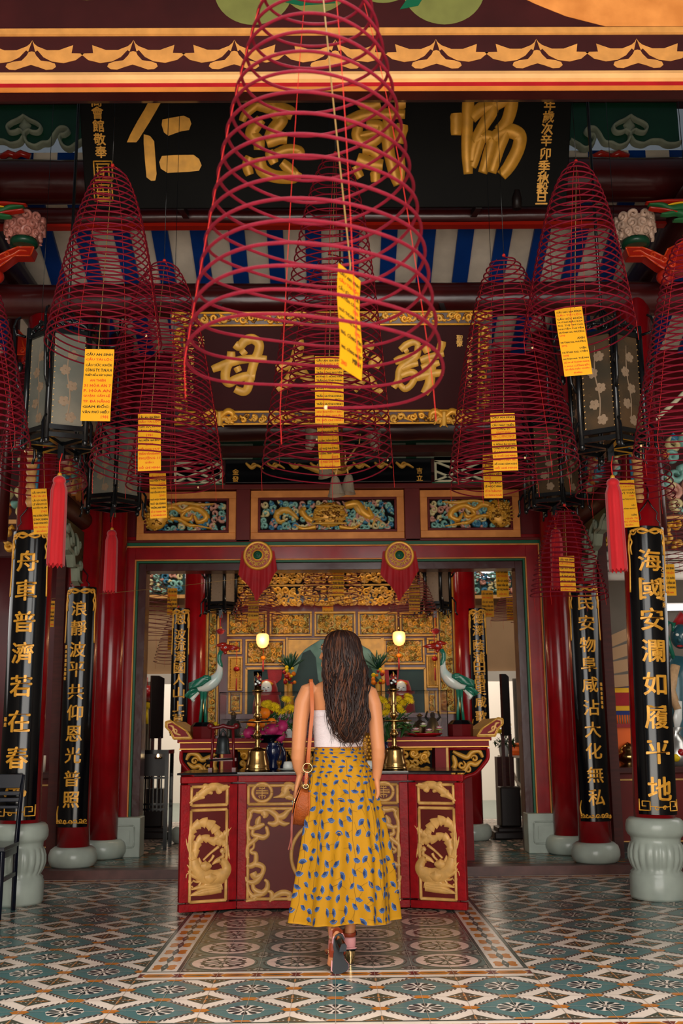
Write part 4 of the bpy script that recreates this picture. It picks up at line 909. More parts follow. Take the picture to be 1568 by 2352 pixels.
# the large coil nearest the camera
T0, B0 = coil('largest red incense coil, nearest of all, hanging over the middle of the hall', (728, -150), (720, 862), 596, 2.62, 21, .0046, seg=72, sides=8, seed=4, tilt=.03)
tagcard('yellow tag seen almost edge-on inside the largest coil', 777, 625, 829, 858, 2.66, [('CẦU AN SINH', 0), ('CẦU TÀI LỘC', 1), ('CẦU SỨC KHỎE', 0), ('NGUYỄN CÔNG', 0), ('1978', 1, 'R'), ('NGÔ THỊ KIM LIÊN', 0), ('NG. THỊ HIỀN', 0), ('1993', 1, 'R'), ('NG. CÔNG TÍN', 0), ('1995', 1, 'R'), ('NG. CÔNG NHẬT', 0), ('MINH', 0, 'R'), ('2003', 1, 'L')], yaw=1.08, topz=3.4)
CO = [
 ('incense coil in front of the left end of the black sign, above the long tag', (258, 392), (238, 800), 266, 5.85, 27, {}),
 ('tall incense coil behind and below it, left of the gold framed sign', (377, 610), (360, 1086), 308, 6.4, 35, {}),
 ('smaller incense coil half hidden inside the tall left coil', (398, 800), (392, 1120), 205, 7.15, 26, {}),
 ('incense coil hanging in the middle behind the largest coil', (770, 362), (751, 1082), 304, 6.4, 40, {}),
 ('narrow incense coil nested behind the middle coil', (757, 590), (756, 1040), 232, 7.15, 30, {}),
 ('incense coil in front of the right end of the black sign', (1323, 382), (1330, 765), 256, 5.85, 24, {}),
 ('tall incense coil right of the gold framed sign', (1157, 598), (1181, 1085), 298, 6.4, 36, {}),
 ('smaller incense coil half hidden inside the tall right coil', (1135, 800), (1134, 1120), 200, 7.15, 26, {}),
 ('incense coil cut by the left edge of the picture', (-62, 590), (-66, 1010), 262, 5.8, 28, {}),
 ('incense coil low at the left edge beside the hanging red tassel', (92, 800), (96, 1115), 206, 7.3, 22, {}),
 ('incense coil cut by the right edge of the picture', (1583, 545), (1592, 1030), 268, 5.8, 34, {}),
 ('incense coil low at the right edge around a tag, over the right front column', (1432, 830), (1434, 1140), 224, 7.3, 22, {}),
 ('incense coil against the red columns right of the doorway', (1296, 1170), (1306, 1372), 178, 8.15, 18, {}),
 ('dim incense coil in the top right corner of the doorway', (1162, 1195), (1160, 1325), 140, 11.3, 16, dict(dim=1)),
 ('dim incense coil in the middle of the doorway above the altar', (766, 1160), (762, 1382), 150, 11.2, 22, dict(dim=1)),
 ('dim incense coil inside the doorway left of the middle one', (592, 1325), (590, 1420), 122, 10.98, 14, dict(dim=1)),
 ('dim incense coil inside the doorway right of the middle one', (948, 1320), (946, 1412), 120, 10.98, 14, dict(dim=1)),
 ('dim incense coil in front of the tan wall, upper left of the doorway', (346, 1320), (345, 1468), 140, 12.4, 15, dict(dim=1)),
 ('dim inner coil hanging lower beside the left couplet board', (410, 1400), (398, 1522), 92, 13.3, 16, dict(dim=1)),
 ('dim incense coil at the right jamb inside the doorway', (1170, 1360), (1168, 1428), 86, 12.8, 12, dict(dim=1)),
 ('dim incense coil behind the right front column', (1528, 1130), (1530, 1310), 130, 9.4, 18, dict(dim=1)),
]
for i, (lab, tp, bt, wp, Y, tn, kw) in enumerate(CO):
    coil(lab, tp, bt, wp, Y, tn, .0049 if not kw else .0042, seg=40 if not kw else 28, sides=6 if not kw else 4, seed=20+i, tilt=.03, **kw)
TG = [
 ('long yellow tag with the words AN THIÊN, in front of the left lantern', 192, 802, 259, 967, 5.85, [('CẦU AN SINH', 0), ('CẦU TÀI LỘC', 1), ('CẦU SỨC KHỎE', 0), ('CÔNG TY: T.N.H.H', 0), ('THIẾT KẾ & XÂY DỰNG', 0), ('AN THIÊN', 1), ('31 HÒA AN 7', 1), ('P. HÒA AN', 1, 'L'), ('QUẬN: CẨM LỆ', 1), ('TP. ĐÀ NẴNG', 1), ('GIÁM ĐỐC:', 0), ('VĂN PHÚ HIẾU', 0), ('1981', 1, 'R')], dict(tilt=-.02)),
 ('yellow tag inside the tall coil left of the gold framed sign', 321, 948, 373, 1081, 6.4, [('CẦU AN GIA ĐÌNH', 0), ('CẦU TÀI LỘC', 1), ('CẦU SỨC KHỎE', 0), ('HỒ THỊ HIỀN THỤC', 0), ('1981', 1), ('NG HIỀN GIA BẢO', 0), ('2013', 1), ('SỐ 205/19/7', 1), ('TRẦN VĂN ĐANG', 1), ('PHƯỜNG 11', 1), ('QUẬN 3', 1), ('HỒ CHÍ MINH', 1)], dict(tilt=.03)),
 ('yellow tag below it, over the left carved frieze panel', 348, 1086, 386, 1190, 7.15, [('CẦU TÀI LỘC', 1), ('NGUYỄN V. THÁI', 0), ('1975', 1, 'R'), ('TRẦN THỊ LAN', 0), ('NGUYỄN KIM DUNG', 0), ('2001', 1, 'R'), ('NGÔ NGỌC KHÁNH', 0), ('NGÔ GIA KHANG', 0), ('THƯỜNG ANH MINH', 0), ('SỐ 30 THANH TÂN', 1), ('Q. PHÚ NHUẬN HCM', 1)], dict(tilt=.05)),
 ('yellow tag in front of the gold framed sign, partly behind the edge-on tag', 723, 818, 788, 972, 6.4, [('CẦU AN GIA ĐÌNH', 0), ('CẦU TÀI LỘC', 1), ('CẦU SỨC KHỎE', 0), ('TRẦN CÔNG NGUYÊN', 0), ('HUỲNH T. HỒNG VÂN', 0), ('TRẦN HUỲNH MINH', 0), ('1974', 1, 'C'), ('ĐOÀN T. THANH HIỀN', 0), ('1979', 1, 'R'), ('TRẦN HUỲNH MINH', 0), ('ĐỨC', 0, 'R'), ('TRẦN HUỲNH MINH', 0), ('ANH', 0, 'R'), ('24/27 NGUYỄN V. ĐẬU', 1), ('P. 8, Q. PHÚ NHUẬN', 1), ('TP. HỒ CHÍ MINH', 1)], {}),
 ('yellow tag hanging in front of the small chandelier', 733, 973, 781, 1077, 7.15, [('LÊ THỊ HÀ QUANG', 0), ('DƯƠNG XUÂN TRÍ', 0), ('1978', 1, 'R'), ('DƯƠNG TRẦN VĂN DŨ', 0), ('2009', 1, 'R'), ('LÊ THỊ PHƯƠNG', 0), ('DƯƠNG TRẦN TƯỜNG', 0), ('2003', 1, 'R'), ('111 PHAN CHÂU TRINH', 1), ('ĐÀ NẴNG', 1)], dict(tilt=.05)),
 ('yellow slanted tag in the upper right coil, in front of the right lantern', 1287, 706, 1351, 862, 5.85, [('CẦU AN GIA ĐÌNH', 0), ('CẦU TÀI LỘC', 1), ('CẦU SỨC KHỎE', 0), ('HUỲNH ĐẮC ĐẠT', 0), ('NG. THỊ THU HÀ', 0), ('NGUYỄN THỊ YẾN', 0), ('HUỲNH NG. PHƯƠNG', 0), ('1998', 1, 'L'), ('ANH', 0, 'R'), ('HUỲNH NG. PHƯƠNG', 0), ('2002', 1, 'L'), ('UYÊN', 0, 'R'), ('HUỲNH NG. UYÊN', 0), ('2008', 1, 'L'), ('HUỲNH NG. TUỆ NHI', 0), ('SỐ 54 LÊ THANH NGHỊ', 1), ('P. HÒA CƯỜNG BẮC', 1), ('QUẬN HẢI CHÂU', 1), ('ĐÀ NẴNG', 1)], dict(tilt=.09)),
 ('yellow tag inside the tall coil right of the gold framed sign', 1128, 949, 1184, 1081, 6.4, [('CẦU AN SINH', 0), ('CẦU TÀI LỘC', 1), ('CẦU PHÁT TRIỂN', 0), ('CÔNG TY', 0), ('VNPT PMC', 1), ('PHCC PMC NCP', 1), ('57 HUỲNH T. KHÁNG', 0), ('Q. ĐỐNG ĐA HÀ NỘI', 0), ('CÔNG TY VNPT PMC', 0), ('SỐ 42 PHẠM NGỌC THẠCH', 0), ('Q. 3 HỒ CHÍ MINH', 1), ('CÔNG TY VNPT PMC', 1), ('SỐ 03 85 HÀM NGHI', 0), ('HỒ CHÍ MINH', 1)], dict(tilt=.02)),
 ('yellow tag lower left of it, over the right carved frieze panel', 1108, 1042, 1150, 1144, 7.15, [('CẦU AN SINH', 0), ('CẦU TÀI LỘC', 1), ('LÊ THỊ MINH', 0), ('1980', 1, 'R'), ('LÊ NGỌC VIỆT', 0), ('2011', 1, 'L'), ('GIA BẢO', 0, 'R'), ('LÊ NGỌC VINH', 0), ('SỐ 78 TRẦN PHÚ', 1), ('QUẢNG NGÃI', 1)], {}),
 ('yellow tag above the left front couplet board', 85, 1122, 118, 1226, 7.3, family('LÊ VĂN HOÀ', 'NGUYỄN THỊ LIÊN', '1965', 'MAI XUÂN DŨNG', 'LÊ PHÚC KHANG', 'PHẠM MINH ĐỨC', addr=('BẮC TRUNG Q', 'ĐÀ NẴNG')), dict(tilt=.12, yaw=.3)),
 ('yellow tag above the right front couplet board beside the red tassel', 1416, 1103, 1461, 1211, 7.3, [('CẦU AN GIA ĐÌNH', 0), ('CẦU TÀI LỘC', 1), ('CẦU SỨC KHỎE', 0), ('LÊ VĨ THÁI', 0), ('1980', 1, 'R'), ('HUỲNH THỊ NGỌC', 0), ('1983', 1, 'L'), ('HẬU', 0, 'R'), ('LÊ HUỲNH NGỌC', 0), ('2011', 1, 'L'), ('HÂN', 0, 'R'), ('SỐ NHÀ 78', 1), ('HÙNG VƯƠNG', 1), ('ĐÀ NẴNG', 1)], dict(tilt=.05)),
 ('yellow tag in front of the right jamb column by the doorway', 1283, 1277, 1318, 1360, 8.15, family('TRẦN VĂN SƠN', 'LÊ THỊ HOA', 'TRẦN GIA HÂN', addr=('TAM KỲ', 'QUẢNG NAM')), {}),
]
for lab, a, b, c, d, Y, ln, kw in TG: tagcard(lab, a, b, c, d, Y, ln, **kw)
G1 = family('PHAN VĂN AN', 'LÊ THỊ NHÀN', addr=('HỘI AN',))
for lab, a, b, c, d, Y, kw in (
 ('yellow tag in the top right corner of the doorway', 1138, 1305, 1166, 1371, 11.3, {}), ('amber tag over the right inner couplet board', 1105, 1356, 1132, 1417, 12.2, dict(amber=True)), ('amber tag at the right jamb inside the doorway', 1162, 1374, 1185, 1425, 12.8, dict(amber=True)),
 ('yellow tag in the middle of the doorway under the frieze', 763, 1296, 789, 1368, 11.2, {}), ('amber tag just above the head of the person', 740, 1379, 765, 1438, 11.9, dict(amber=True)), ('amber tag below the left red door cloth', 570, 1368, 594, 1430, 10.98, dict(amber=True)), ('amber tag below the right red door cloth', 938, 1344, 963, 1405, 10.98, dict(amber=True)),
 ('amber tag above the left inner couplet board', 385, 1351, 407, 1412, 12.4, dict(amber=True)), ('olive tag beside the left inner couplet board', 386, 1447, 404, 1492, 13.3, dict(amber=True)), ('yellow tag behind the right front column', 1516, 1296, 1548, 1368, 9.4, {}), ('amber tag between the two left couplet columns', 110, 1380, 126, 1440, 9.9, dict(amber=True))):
    tagcard(lab, a, b, c, d, Y, G1, **kw)

for Y, z in POLES.items():
    m = MB(); m.tube([(-4.9, Y, z), (0, Y, z), (4.9, Y, z)], .03, 'brown_wood', 8); struct('pole', m, 'hidden wooden pole carrying incense coils', 'pole')
# ------------------------------------------------------------------ glass lanterns, door medallions, small chandelier
def lantern(px, Y, zb, zt, R_, rot, label, pane, rodtop, tz):
    c = P(px, (1020+790)/2, Y); cx, cyy = c.x, Y
    t = thing('palace_lantern', label, 'lantern', (cx, cyy, zb), 0, 'hanging glass lanterns')
    h = zt-zb; A = [rot+k*PI/3 for k in range(6)]; V_ = lambda a, r, z: Vector((cx+r*math.cos(a), cyy+r*math.sin(a), z))
    for k in range(6):
        a, b = A[k], A[(k+1) % 6]
        m = MB(); m.tube([V_(a, R_, zb-.05), V_(a, R_, zb+h*.5), V_(a, R_, zt+.05)], .019, 'lantern_black', 8); m.ell(V_(a, R_, zb-.055), (.021, .021, .026), 'lantern_black', 8, 6); m.build('corner_post', t)
        m = MB(); p, q = V_(a, R_*.97, 0), V_(b, R_*.97, 0); U = (q-p); L = U.length; U.normalize(); N = U.cross(Vector((0, 0, 1)))
        S = lambda u, v, hh: Vector((p.x, p.y, v))+U*u+N*hh
        m.prism([(.02, zb+.04), (L-.02, zb+.04), (L-.02, zt-.03), (.02, zt-.03)], S, -.002, .002, pane, back=True)
        fl_ = MB(); R = random.Random(k+int(px)); side = 1
        for sg, base in ((1, .0022), (-1, -.0022)):
            S2 = lambda u, v, hh: S(u, v, base+sg*hh)
            fl_.stroke([(L*.5, zb+.09), (L*.56, zb+h*.35), (L*.46, zb+h*.6), (L*.5, zb+h*.86)], .004, .001, S2, 'pane_flower', n=12)
            for j in range(5):
                v = zb+h*(.15+.15*j); u = L*(.5+.1*(-1)**j)
                for e in range(5): fl_.stroke([(u, v), (u+.035*math.cos(e*1.25+j), v+.035*math.sin(e*1.25+j))], [.010, .017, .008], .0008, S2, 'pane_flower', n=4)
            for j in range(16): v = zb+h*(.08+.054*j); fl_.stroke([(L*.1, v), (L*.1+.008, v+.006)], .004, .0006, S2, 'gold_pale', n=2); fl_.stroke([(L*.9, v), (L*.9+.008, v+.006)], .004, .0006, S2, 'gold_pale', n=2)
        po = m.build('glass_pane', t); fl_.build('painted_flowers', po)
        m = MB(); m.bar(V_(a, R_, zb+.03), V_(b, R_, zb+.03), .024, .03, 'lantern_black'); m.build('lower_rail', t); m = MB(); m.bar(V_(a, R_, zt-.02), V_(b, R_, zt-.02), .024, .03, 'lantern_black')
        S3 = lambda u, v, hh: Vector((p.x, p.y, v))+U*u+N*(hh-.004)
        for u0, u1 in ((0, L*.5), (L, L*.5)): m.stroke([(u0, zt-.01), (u0*.75+u1*.25, zt+.035), (u1, zt+.055)], .012, .016, S3, 'lantern_black', n=10, taper=False)
        for j in range(5): m.stroke(spiral(L*(.18+.16*j), zt+.06-.02*abs(j-2), .022, j, 1.1, 8, sgn=(-1)**j), .007, .016, S3, 'lantern_black')
        m.build('carved_rail', t)
        m = MB(); m.tube([V_(a, R_+.02, zt-.01), V_(a, R_+.085, zt+.0), V_(a, R_+.10, zt+.05), V_(a, R_+.085, zt+.10), V_(a, R_+.06, zt+.12)], .009, 'lantern_black', 6); m.tube([V_(a, R_+.098, zt+.04), V_(a, R_+.075, zt-.2), V_(a, R_+.06, zt-.34), V_(a, R_+.02, zt-.4)], .010, 'lantern_black', 6); m.ell(V_(a, R_+.05, zt-.22), (.022, .022, .035), 'lantern_black', 8, 6)
        m.build('scroll_bracket', t); m = MB(); m.tube([V_(a, R_+.02, zb+.10), V_(a, R_+.06, zb+.04), V_(a, R_+.055, zb-.06), V_(a, R_+.075, zb-.10)], .010, 'lantern_black', 6); m.build('foot_scroll', t)
    m = MB()
    for k in range(3): m.bar(V_(A[k], R_, zb-.03), V_(A[k+3], R_, zb-.03), .03, .022, 'lantern_black')
    for k in range(6): m.bar(V_(A[k], R_, zb-.02), V_(A[(k+1) % 6], R_, zb-.02), .02, .03, 'lantern_black')
    m.bar((cx, cyy, zb-.12), (cx, cyy, zb-.01), .04, .04, 'lantern_black'); m.build('bottom_frame', t)
    m = MB(); m.tube([(cx, cyy, zt-.02), (cx, cyy, (zt+rodtop)/2), (cx, cyy, rodtop)], .011, 'lantern_black', 8)
    for k in range(6): m.tube([V_(A[k], R_, zt), V_(A[k], R_*.45, zt+.10), V_(A[k], .01, zt+.22)], .006, 'lantern_black', 6)
    m.build('hanging_rod', t)
    m = MB(); z0 = zb-.12; m.tube([(cx+.01, cyy-.02, z0+.03), (cx-.004, cyy-.02, z0-.03), (cx, cyy-.02, z0-.10)], .004, 'thread', 6); m.ell((cx, cyy-.02, z0-.115), (.016, .016, .022), 'gold', 8, 6); tt = m.build('tassel_cord', t)
    m = MB(); R = random.Random(5); n = 36
    def tas(u, v):
        a = 2*PI*u; r = (.020+.030*min(1, v*9)-.0)*(1+.05*math.sin(9*a)) + .006*v
        return Vector((cx+r*math.cos(a), cyy-.02+r*math.sin(a), z0-.135-tz*v-(.012*math.sin(13*a) if v > .99 else 0)))
    m.grid(tas, n, 14, 'tassel', True); m.ell((cx, cyy-.02, z0-.15), (.042, .042, .035), 'tassel', 14, 8); m.build('tassel', t)
    return t
lantern(148, 6.5, 3.06, 3.745, .237, -PI/2-.16, 'large glass lantern with pale painted panes and a red tassel, upper left', 'pane_grey', 5.78, .56)
lantern(1392, 6.5, 3.02, 3.72, .237, -PI/2-.02, 'large glass lantern with brown painted panes and a red tassel, upper right', 'pane_brown', 5.78, .58)
lantern(270, 8.85, 3.17, 3.84, .245, -PI/2+.25, 'smaller glass lantern behind the tall left coil, by the left jamb', 'pane_grey', 5.0, .52)
lantern(1258, 8.85, 3.15, 3.82, .245, -PI/2+.1, 'smaller glass lantern behind the tall right coil, by the right jamb', 'pane_brown', 5.0, .50)
m = MB(); m.tube([(-4.9, 6.5, 5.82), (0, 6.5, 5.82), (4.9, 6.5, 5.82)], .05, 'maroon', 10); struct('beam', m, 'thin pole carrying the two large lanterns', 'beam')
m = MB(); m.tube([(-4.9, 8.85, 5.03), (0, 8.85, 5.03), (4.9, 8.85, 5.03)], .05, 'maroon', 10); struct('beam', m, 'thin pole carrying the two smaller lanterns', 'beam')
for px, l in ((592, 'left'), (917, 'right')):
    c = P(px, 1276, 10.42); t = thing('door_medallion', 'round gilded medallion over a red cloth on the door lintel, %s one' % l, 'medallion', (c.x, c.y, c.z))
    m = MB(); m.X = Matrix.Translation(c) @ Matrix.Rotation(PI/2, 4, 'X')
    m.lathe([(.0, -.02), (.148, -.02), (.15, .0), (.145, .022), (.132, .03), (.122, .018), (.06, .018), (.055, .03), (.045, .032)], 'gold', seg=40, caps=False); m.X = None; m.build('gilded_disc', t)
    m = MB(); S = plane((c.x, c.y-.018, c.z), (1, 0, 0), (0, 0, 1)); m.prism([(.122*math.cos(k*PI/20), .122*math.sin(k*PI/20)) for k in range(40)], S, 0, .001, 'bright_red')
    for k in range(9): a = 2*PI*k/9; m.stroke(spiral(.09*math.cos(a), .09*math.sin(a), .026, a, 1.2, 9, sgn=(-1)**k), .008, .014, S, 'gold_leaf'); m.stroke([(.07*math.cos(a+.35), .07*math.sin(a+.35)), (.115*math.cos(a+.35), .115*math.sin(a+.35))], [.004, .012, .004], .014, S, 'gold_leaf')
    m.build('carved_ring', t)
    m = MB(); m.ell((c.x, c.y-.02, c.z), (.045, .02, .045), 'green_line', 20, 8); S2 = plane((c.x, c.y-.04, c.z), (1, 0, 0), (0, 0, 1)); m.stroke(spiral(0, 0, .03, 1, 1, 10), .006, .006, S2, 'green_paint'); m.build('green_centre', t)
    m = MB(); tip = -.02 if l == 'left' else -.02
    def cl(u, v, o=0):
        x = (u-.5)*2; w_ = .165+.03*v; ed = .17+.32*(1-abs(x-(-.05))**1.1)*(.9 if u > .4 else .75) ; z = .05-.0*v-(ed+.05)*v+(.03*math.sin(x*9) if v > .9 else 0)*.3
        return Vector((c.x+x*w_, c.y+.012+.016*math.sin(x*11+v*1.5)*v+.006*math.sin(x*27)*v-.0+o, c.z+z))
    m.grid(cl, 30, 14, 'cloth_red'); m.build('red_cloth', t)
t = thing('chandelier', 'small chandelier with frosted tulip shades behind the middle coil', 'chandelier', P(780, 1060, 9.0))
c = P(785, 1075, 9.0); m = MB(); m.lathe([(.0, -.03), (.03, -.02), (.05, .0), (.03, .03), (.015, .06), (.02, .10), (.01, .16), (.008, 5.86-c.z)], 'gold_dark', c, 14); m.build('stem', t)
for k, (px, py, up) in enumerate(((712, 1018, .25), (742, 1068, -.5), (862, 1022, .2), (770, 1110, -1), (800, 1105, -1))):
    q = P(px, py, 8.85+.25*(k % 3)-(.0)); m = MB(); d = (q-c); m.tube([c, c+d*.4+Vector((0, 0, .1)), c+d*.8+Vector((0, 0, .09)), q+Vector((0, 0, .05))], .009, 'gold_pale', 6); m.tube([c+d*.5+Vector((0, 0, .1)), c+d*.55+Vector((0, 0, .2)), c+d*.4+Vector((0, 0, .22))], .006, 'gold_pale', 5); m.build('arm', t)
    m = MB(); m.X = Matrix.Translation(q) @ Matrix.Rotation(0 if up < 0 else PI, 4, 'X') @ Matrix.Rotation(.35*d.normalized().x, 4, 'Y'); m.lathe([(.02, .06), (.03, .05), (.042, .02), (.052, -.03), (.066, -.08), (.08, -.11)], 'frosted', seg=24, ribs=8, ribd=.05, ribz=(-.12, .05), caps=False); m.X = None; m.build('glass_shade', t)
# ------------------------------------------------------------------ front altar cabinet with gilded relief panels
AX = -.08; AZ = .925
t = thing('altar_cabinet', 'red altar cabinet with gilded phoenix and scroll panels behind the person', 'altar', (AX, 7.95, 0))
m = MB(); m.box(AX-.60, AX+.60, 7.78, 8.30, .01, AZ, 'dark_red'); m.box(AX-.93, AX-.60, 7.80, 8.30, .01, AZ, 'dark_red'); m.box(AX+.60, AX+.93, 7.80, 8.30, .01, AZ, 'dark_red'); m.build('carcass', t)
m = MB(); q = [(AX-1.02, 7.56), (AX-.61, 7.70), (AX+.61, 7.68), (AX+1.0, 7.53), (AX+1.0, 8.34), (AX-1.02, 8.34)]
m.prism(q, lambda u, v, h: Vector((u, v, AZ+h)), 0, .014, 'black_lacquer', back=True); m.build('glass_top', t, bevel=.002)
def panel(name, a, b, crops, phoenix=0, W0=None):
    """framed panel from floor point a to floor point b; crops = 4 picture corners"""
    a = Vector(a); b = Vector(b); U = (b-a).normalized(); W_ = (b-a).length; N = U.cross(Vector((0, 0, 1)))
    S = lambda u, v, h: a+U*u+Vector((0, 0, 1))*v+N*h
    H_ = AZ-.012
    mp = quad(*crops, W_, H_) if crops else None
    fw_ = .062
    m = MB()
    for u0, u1, v0, v1 in ((0, W_, 0, fw_), (0, W_, H_-fw_*.9, H_), (0, fw_, fw_, H_-fw_*.9), (W_-fw_, W_, fw_, H_-fw_*.9)): m.prism([(u0, v0+.012), (u1, v0+.012), (u1, v1), (u0, v1)], S, -.04, .012, 'crimson', back=True)
    p = m.build(name, t, bevel=.004)
    m = MB(); m.prism([(fw_*.8, fw_*.8), (W_-fw_*.8, fw_*.8), (W_-fw_*.8, H_-fw_*.7), (fw_*.8, H_-fw_*.7)], S, -.03, 0, 'panel_brown'); m.build('inset_board', p)
    g = MB(); zc = H_*.775; zt = H_*.755
    for lo, hi in ((fw_+.012, zt-.006), (zc+.008, H_-fw_-.008)):
        e = [(fw_+.012, lo), (W_-fw_-.012, lo), (W_-fw_-.012, hi), (fw_+.012, hi)]
        for x, y in zip(e, e[1:]+e[:1]): g.stroke([x, y], .011, .014, S, 'gold_pale', n=4, taper=False)
    g.build('gold_moulding', p); return S, mp, p, W_, H_
LQ = [(125, 550), (660, 545), (645, 1865), (98, 1905)]
def phoenix(S, mp, p, mir, W_):
    fx = (lambda pts: [(W_-u, v) for u, v in mp(pts)]) if mir else mp
    k = .00082; g = MB()
    def st(pts, wd, h=.013, barbs=0, n=None): g.stroke(fx(pts), [w_*k for w_ in wd] if isinstance(wd, (list, tuple)) else wd*k, h, S, 'gold_pale', n=n or len(pts)*8, barbs=barbs)
    st([(270, 1420), (200, 1290), (195, 1180), (215, 1090), (270, 1035), (340, 1010), (410, 1040), (455, 1090), (480, 1140)], [30, 42, 48, 44, 38, 40, 44, 40, 26], barbs=9, n=90)
    st([(400, 1200), (500, 1150), (550, 1120), (598, 1055)], [16, 34, 30, 6], barbs=4, n=36)
    st([(255, 1350), (262, 1260), (290, 1190), (340, 1160), (420, 1190), (490, 1200), (540, 1220), (570, 1290), (582, 1370)], [24, 34, 36, 30, 34, 34, 30, 28, 8], barbs=9, n=90)
    st([(165, 1165), (180, 1250), (215, 1330), (250, 1400)], [10, 30, 34, 30], barbs=4, n=30)
    st([(455, 1130), (490, 1185), (530, 1210)], [14, 30, 20], n=14)
    st([(240, 1370), (265, 1450), (320, 1520), (400, 1555), (480, 1545), (540, 1500), (556, 1450), (530, 1400), (495, 1385)], [34, 56, 66, 70, 66, 54, 44, 36, 28], .022, n=50)
    for c, r in (((350, 1430), 52), ((395, 1540), 60)):
        q = fx([(c[0]-r, c[1]), (c[0], c[1]+r*.2), (c[0]+r, c[1])]); g.stroke(q, [r*.3*k, r*k, r*.3*k], .026, S, 'gold_pale', n=12)
    st([(490, 1375), (455, 1390), (412, 1422)], [26, 20, 3], .018); st([(480, 1360), (520, 1340), (515, 1300)], [10, 16, 8]); st([(495, 1305), (515, 1290), (540, 1300)], [10, 26, 12])
    st([(540, 1410), (575, 1430), (580, 1460)], [10, 14, 4]); st([(530, 1390), (570, 1400), (585, 1430)], [8, 12, 3])
    for q in ([(330, 1380), (400, 1310), (478, 1248)], [(380, 1400), (410, 1370), (432, 1330)]): st(q, [9, 10, 14], .012)
    for q in ([(300, 1530), (220, 1470), (172, 1420)], [(300, 1560), (220, 1520), (180, 1480)], [(290, 1480), (220, 1400), (185, 1350)], [(320, 1500), (260, 1430), (250, 1370)], [(330, 1470), (300, 1400), (290, 1350)]): st(q, [22, 18, 3], .016)
    for q in ([(510, 1630), (440, 1655), (330, 1670), (195, 1728)], [(500, 1660), (400, 1680), (300, 1700), (210, 1722)], [(490, 1620), (400, 1640), (310, 1640), (215, 1665)], [(480, 1610), (380, 1610), (330, 1630)]): st(q, [32, 30, 24, 4], .017)
    st([(340, 1575), (270, 1590), (230, 1575)], [14, 10, 8]); g.stroke(fx(spiral(205, 1585, 22, 0, 1.2, 10)), 8*k, .01, S, 'gold_pale'); st([(310, 1590), (280, 1640), (240, 1650)], [14, 10, 8]); g.stroke(fx(spiral(222, 1645, 20, 0, 1.2, 10)), 8*k, .01, S, 'gold_pale'); st([(165, 1550), (175, 1510), (205, 1500)], [16, 18, 6])
    g.build('gilded_phoenix', p)
    c = MB()
    for pts, w_ in (([(195, 815), (240, 780), (300, 735), (370, 680), (440, 650), (520, 665), (582, 652)], [8, 20, 34, 36, 36, 30, 6]), ([(255, 730), (290, 745), (340, 760)], [24, 34, 10]), ([(330, 680), (350, 650), (385, 660)], [12, 28, 16]), ([(460, 640), (490, 700), (500, 715)], [26, 34, 12]), ([(385, 700), (415, 720)], [24, 12])):
        c.stroke(fx(pts), [x*k for x in w_], .016, S, 'gold_pale', n=len(pts)*7)
    c.build('gilded_bat', p)
S1, mp1, p1, W1, H1 = panel('wing_panel', (AX-.99, 7.575, 0), (AX-.612, 7.725, 0), LQ); phoenix(S1, mp1, p1, False, W1)
S2_, _, p2, W2_, _ = panel('wing_panel', (AX+.612, 7.705, 0), (AX+.985, 7.55, 0), None)
mp2 = quad(*LQ, W2_, AZ-.012); phoenix(S2_, mp2, p2, True, W2_)
SC_, _, pc, WC, HC = panel('centre_panel', (AX-.605, 7.725, 0), (AX+.605, 7.705, 0), None)
kx = WC/((944-542)/.236); k = .00082
mc = lambda pts: [((x-645)*kx, (1865-y)*(HC/1320)) for x, y in pts]
def both(mb, pts, wd, h=.014, n=None):
    q = mc(pts); w_ = [x*k for x in wd] if isinstance(wd, (list, tuple)) else wd*k
    mb.stroke(q, w_, h, SC_, 'gold_pale', n=n or len(pts)*7); gR.stroke([(WC-u, v) for u, v in q], w_, h, SC_, 'gold_pale', n=n or len(pts)*7)
g = MB(); gR = MB()
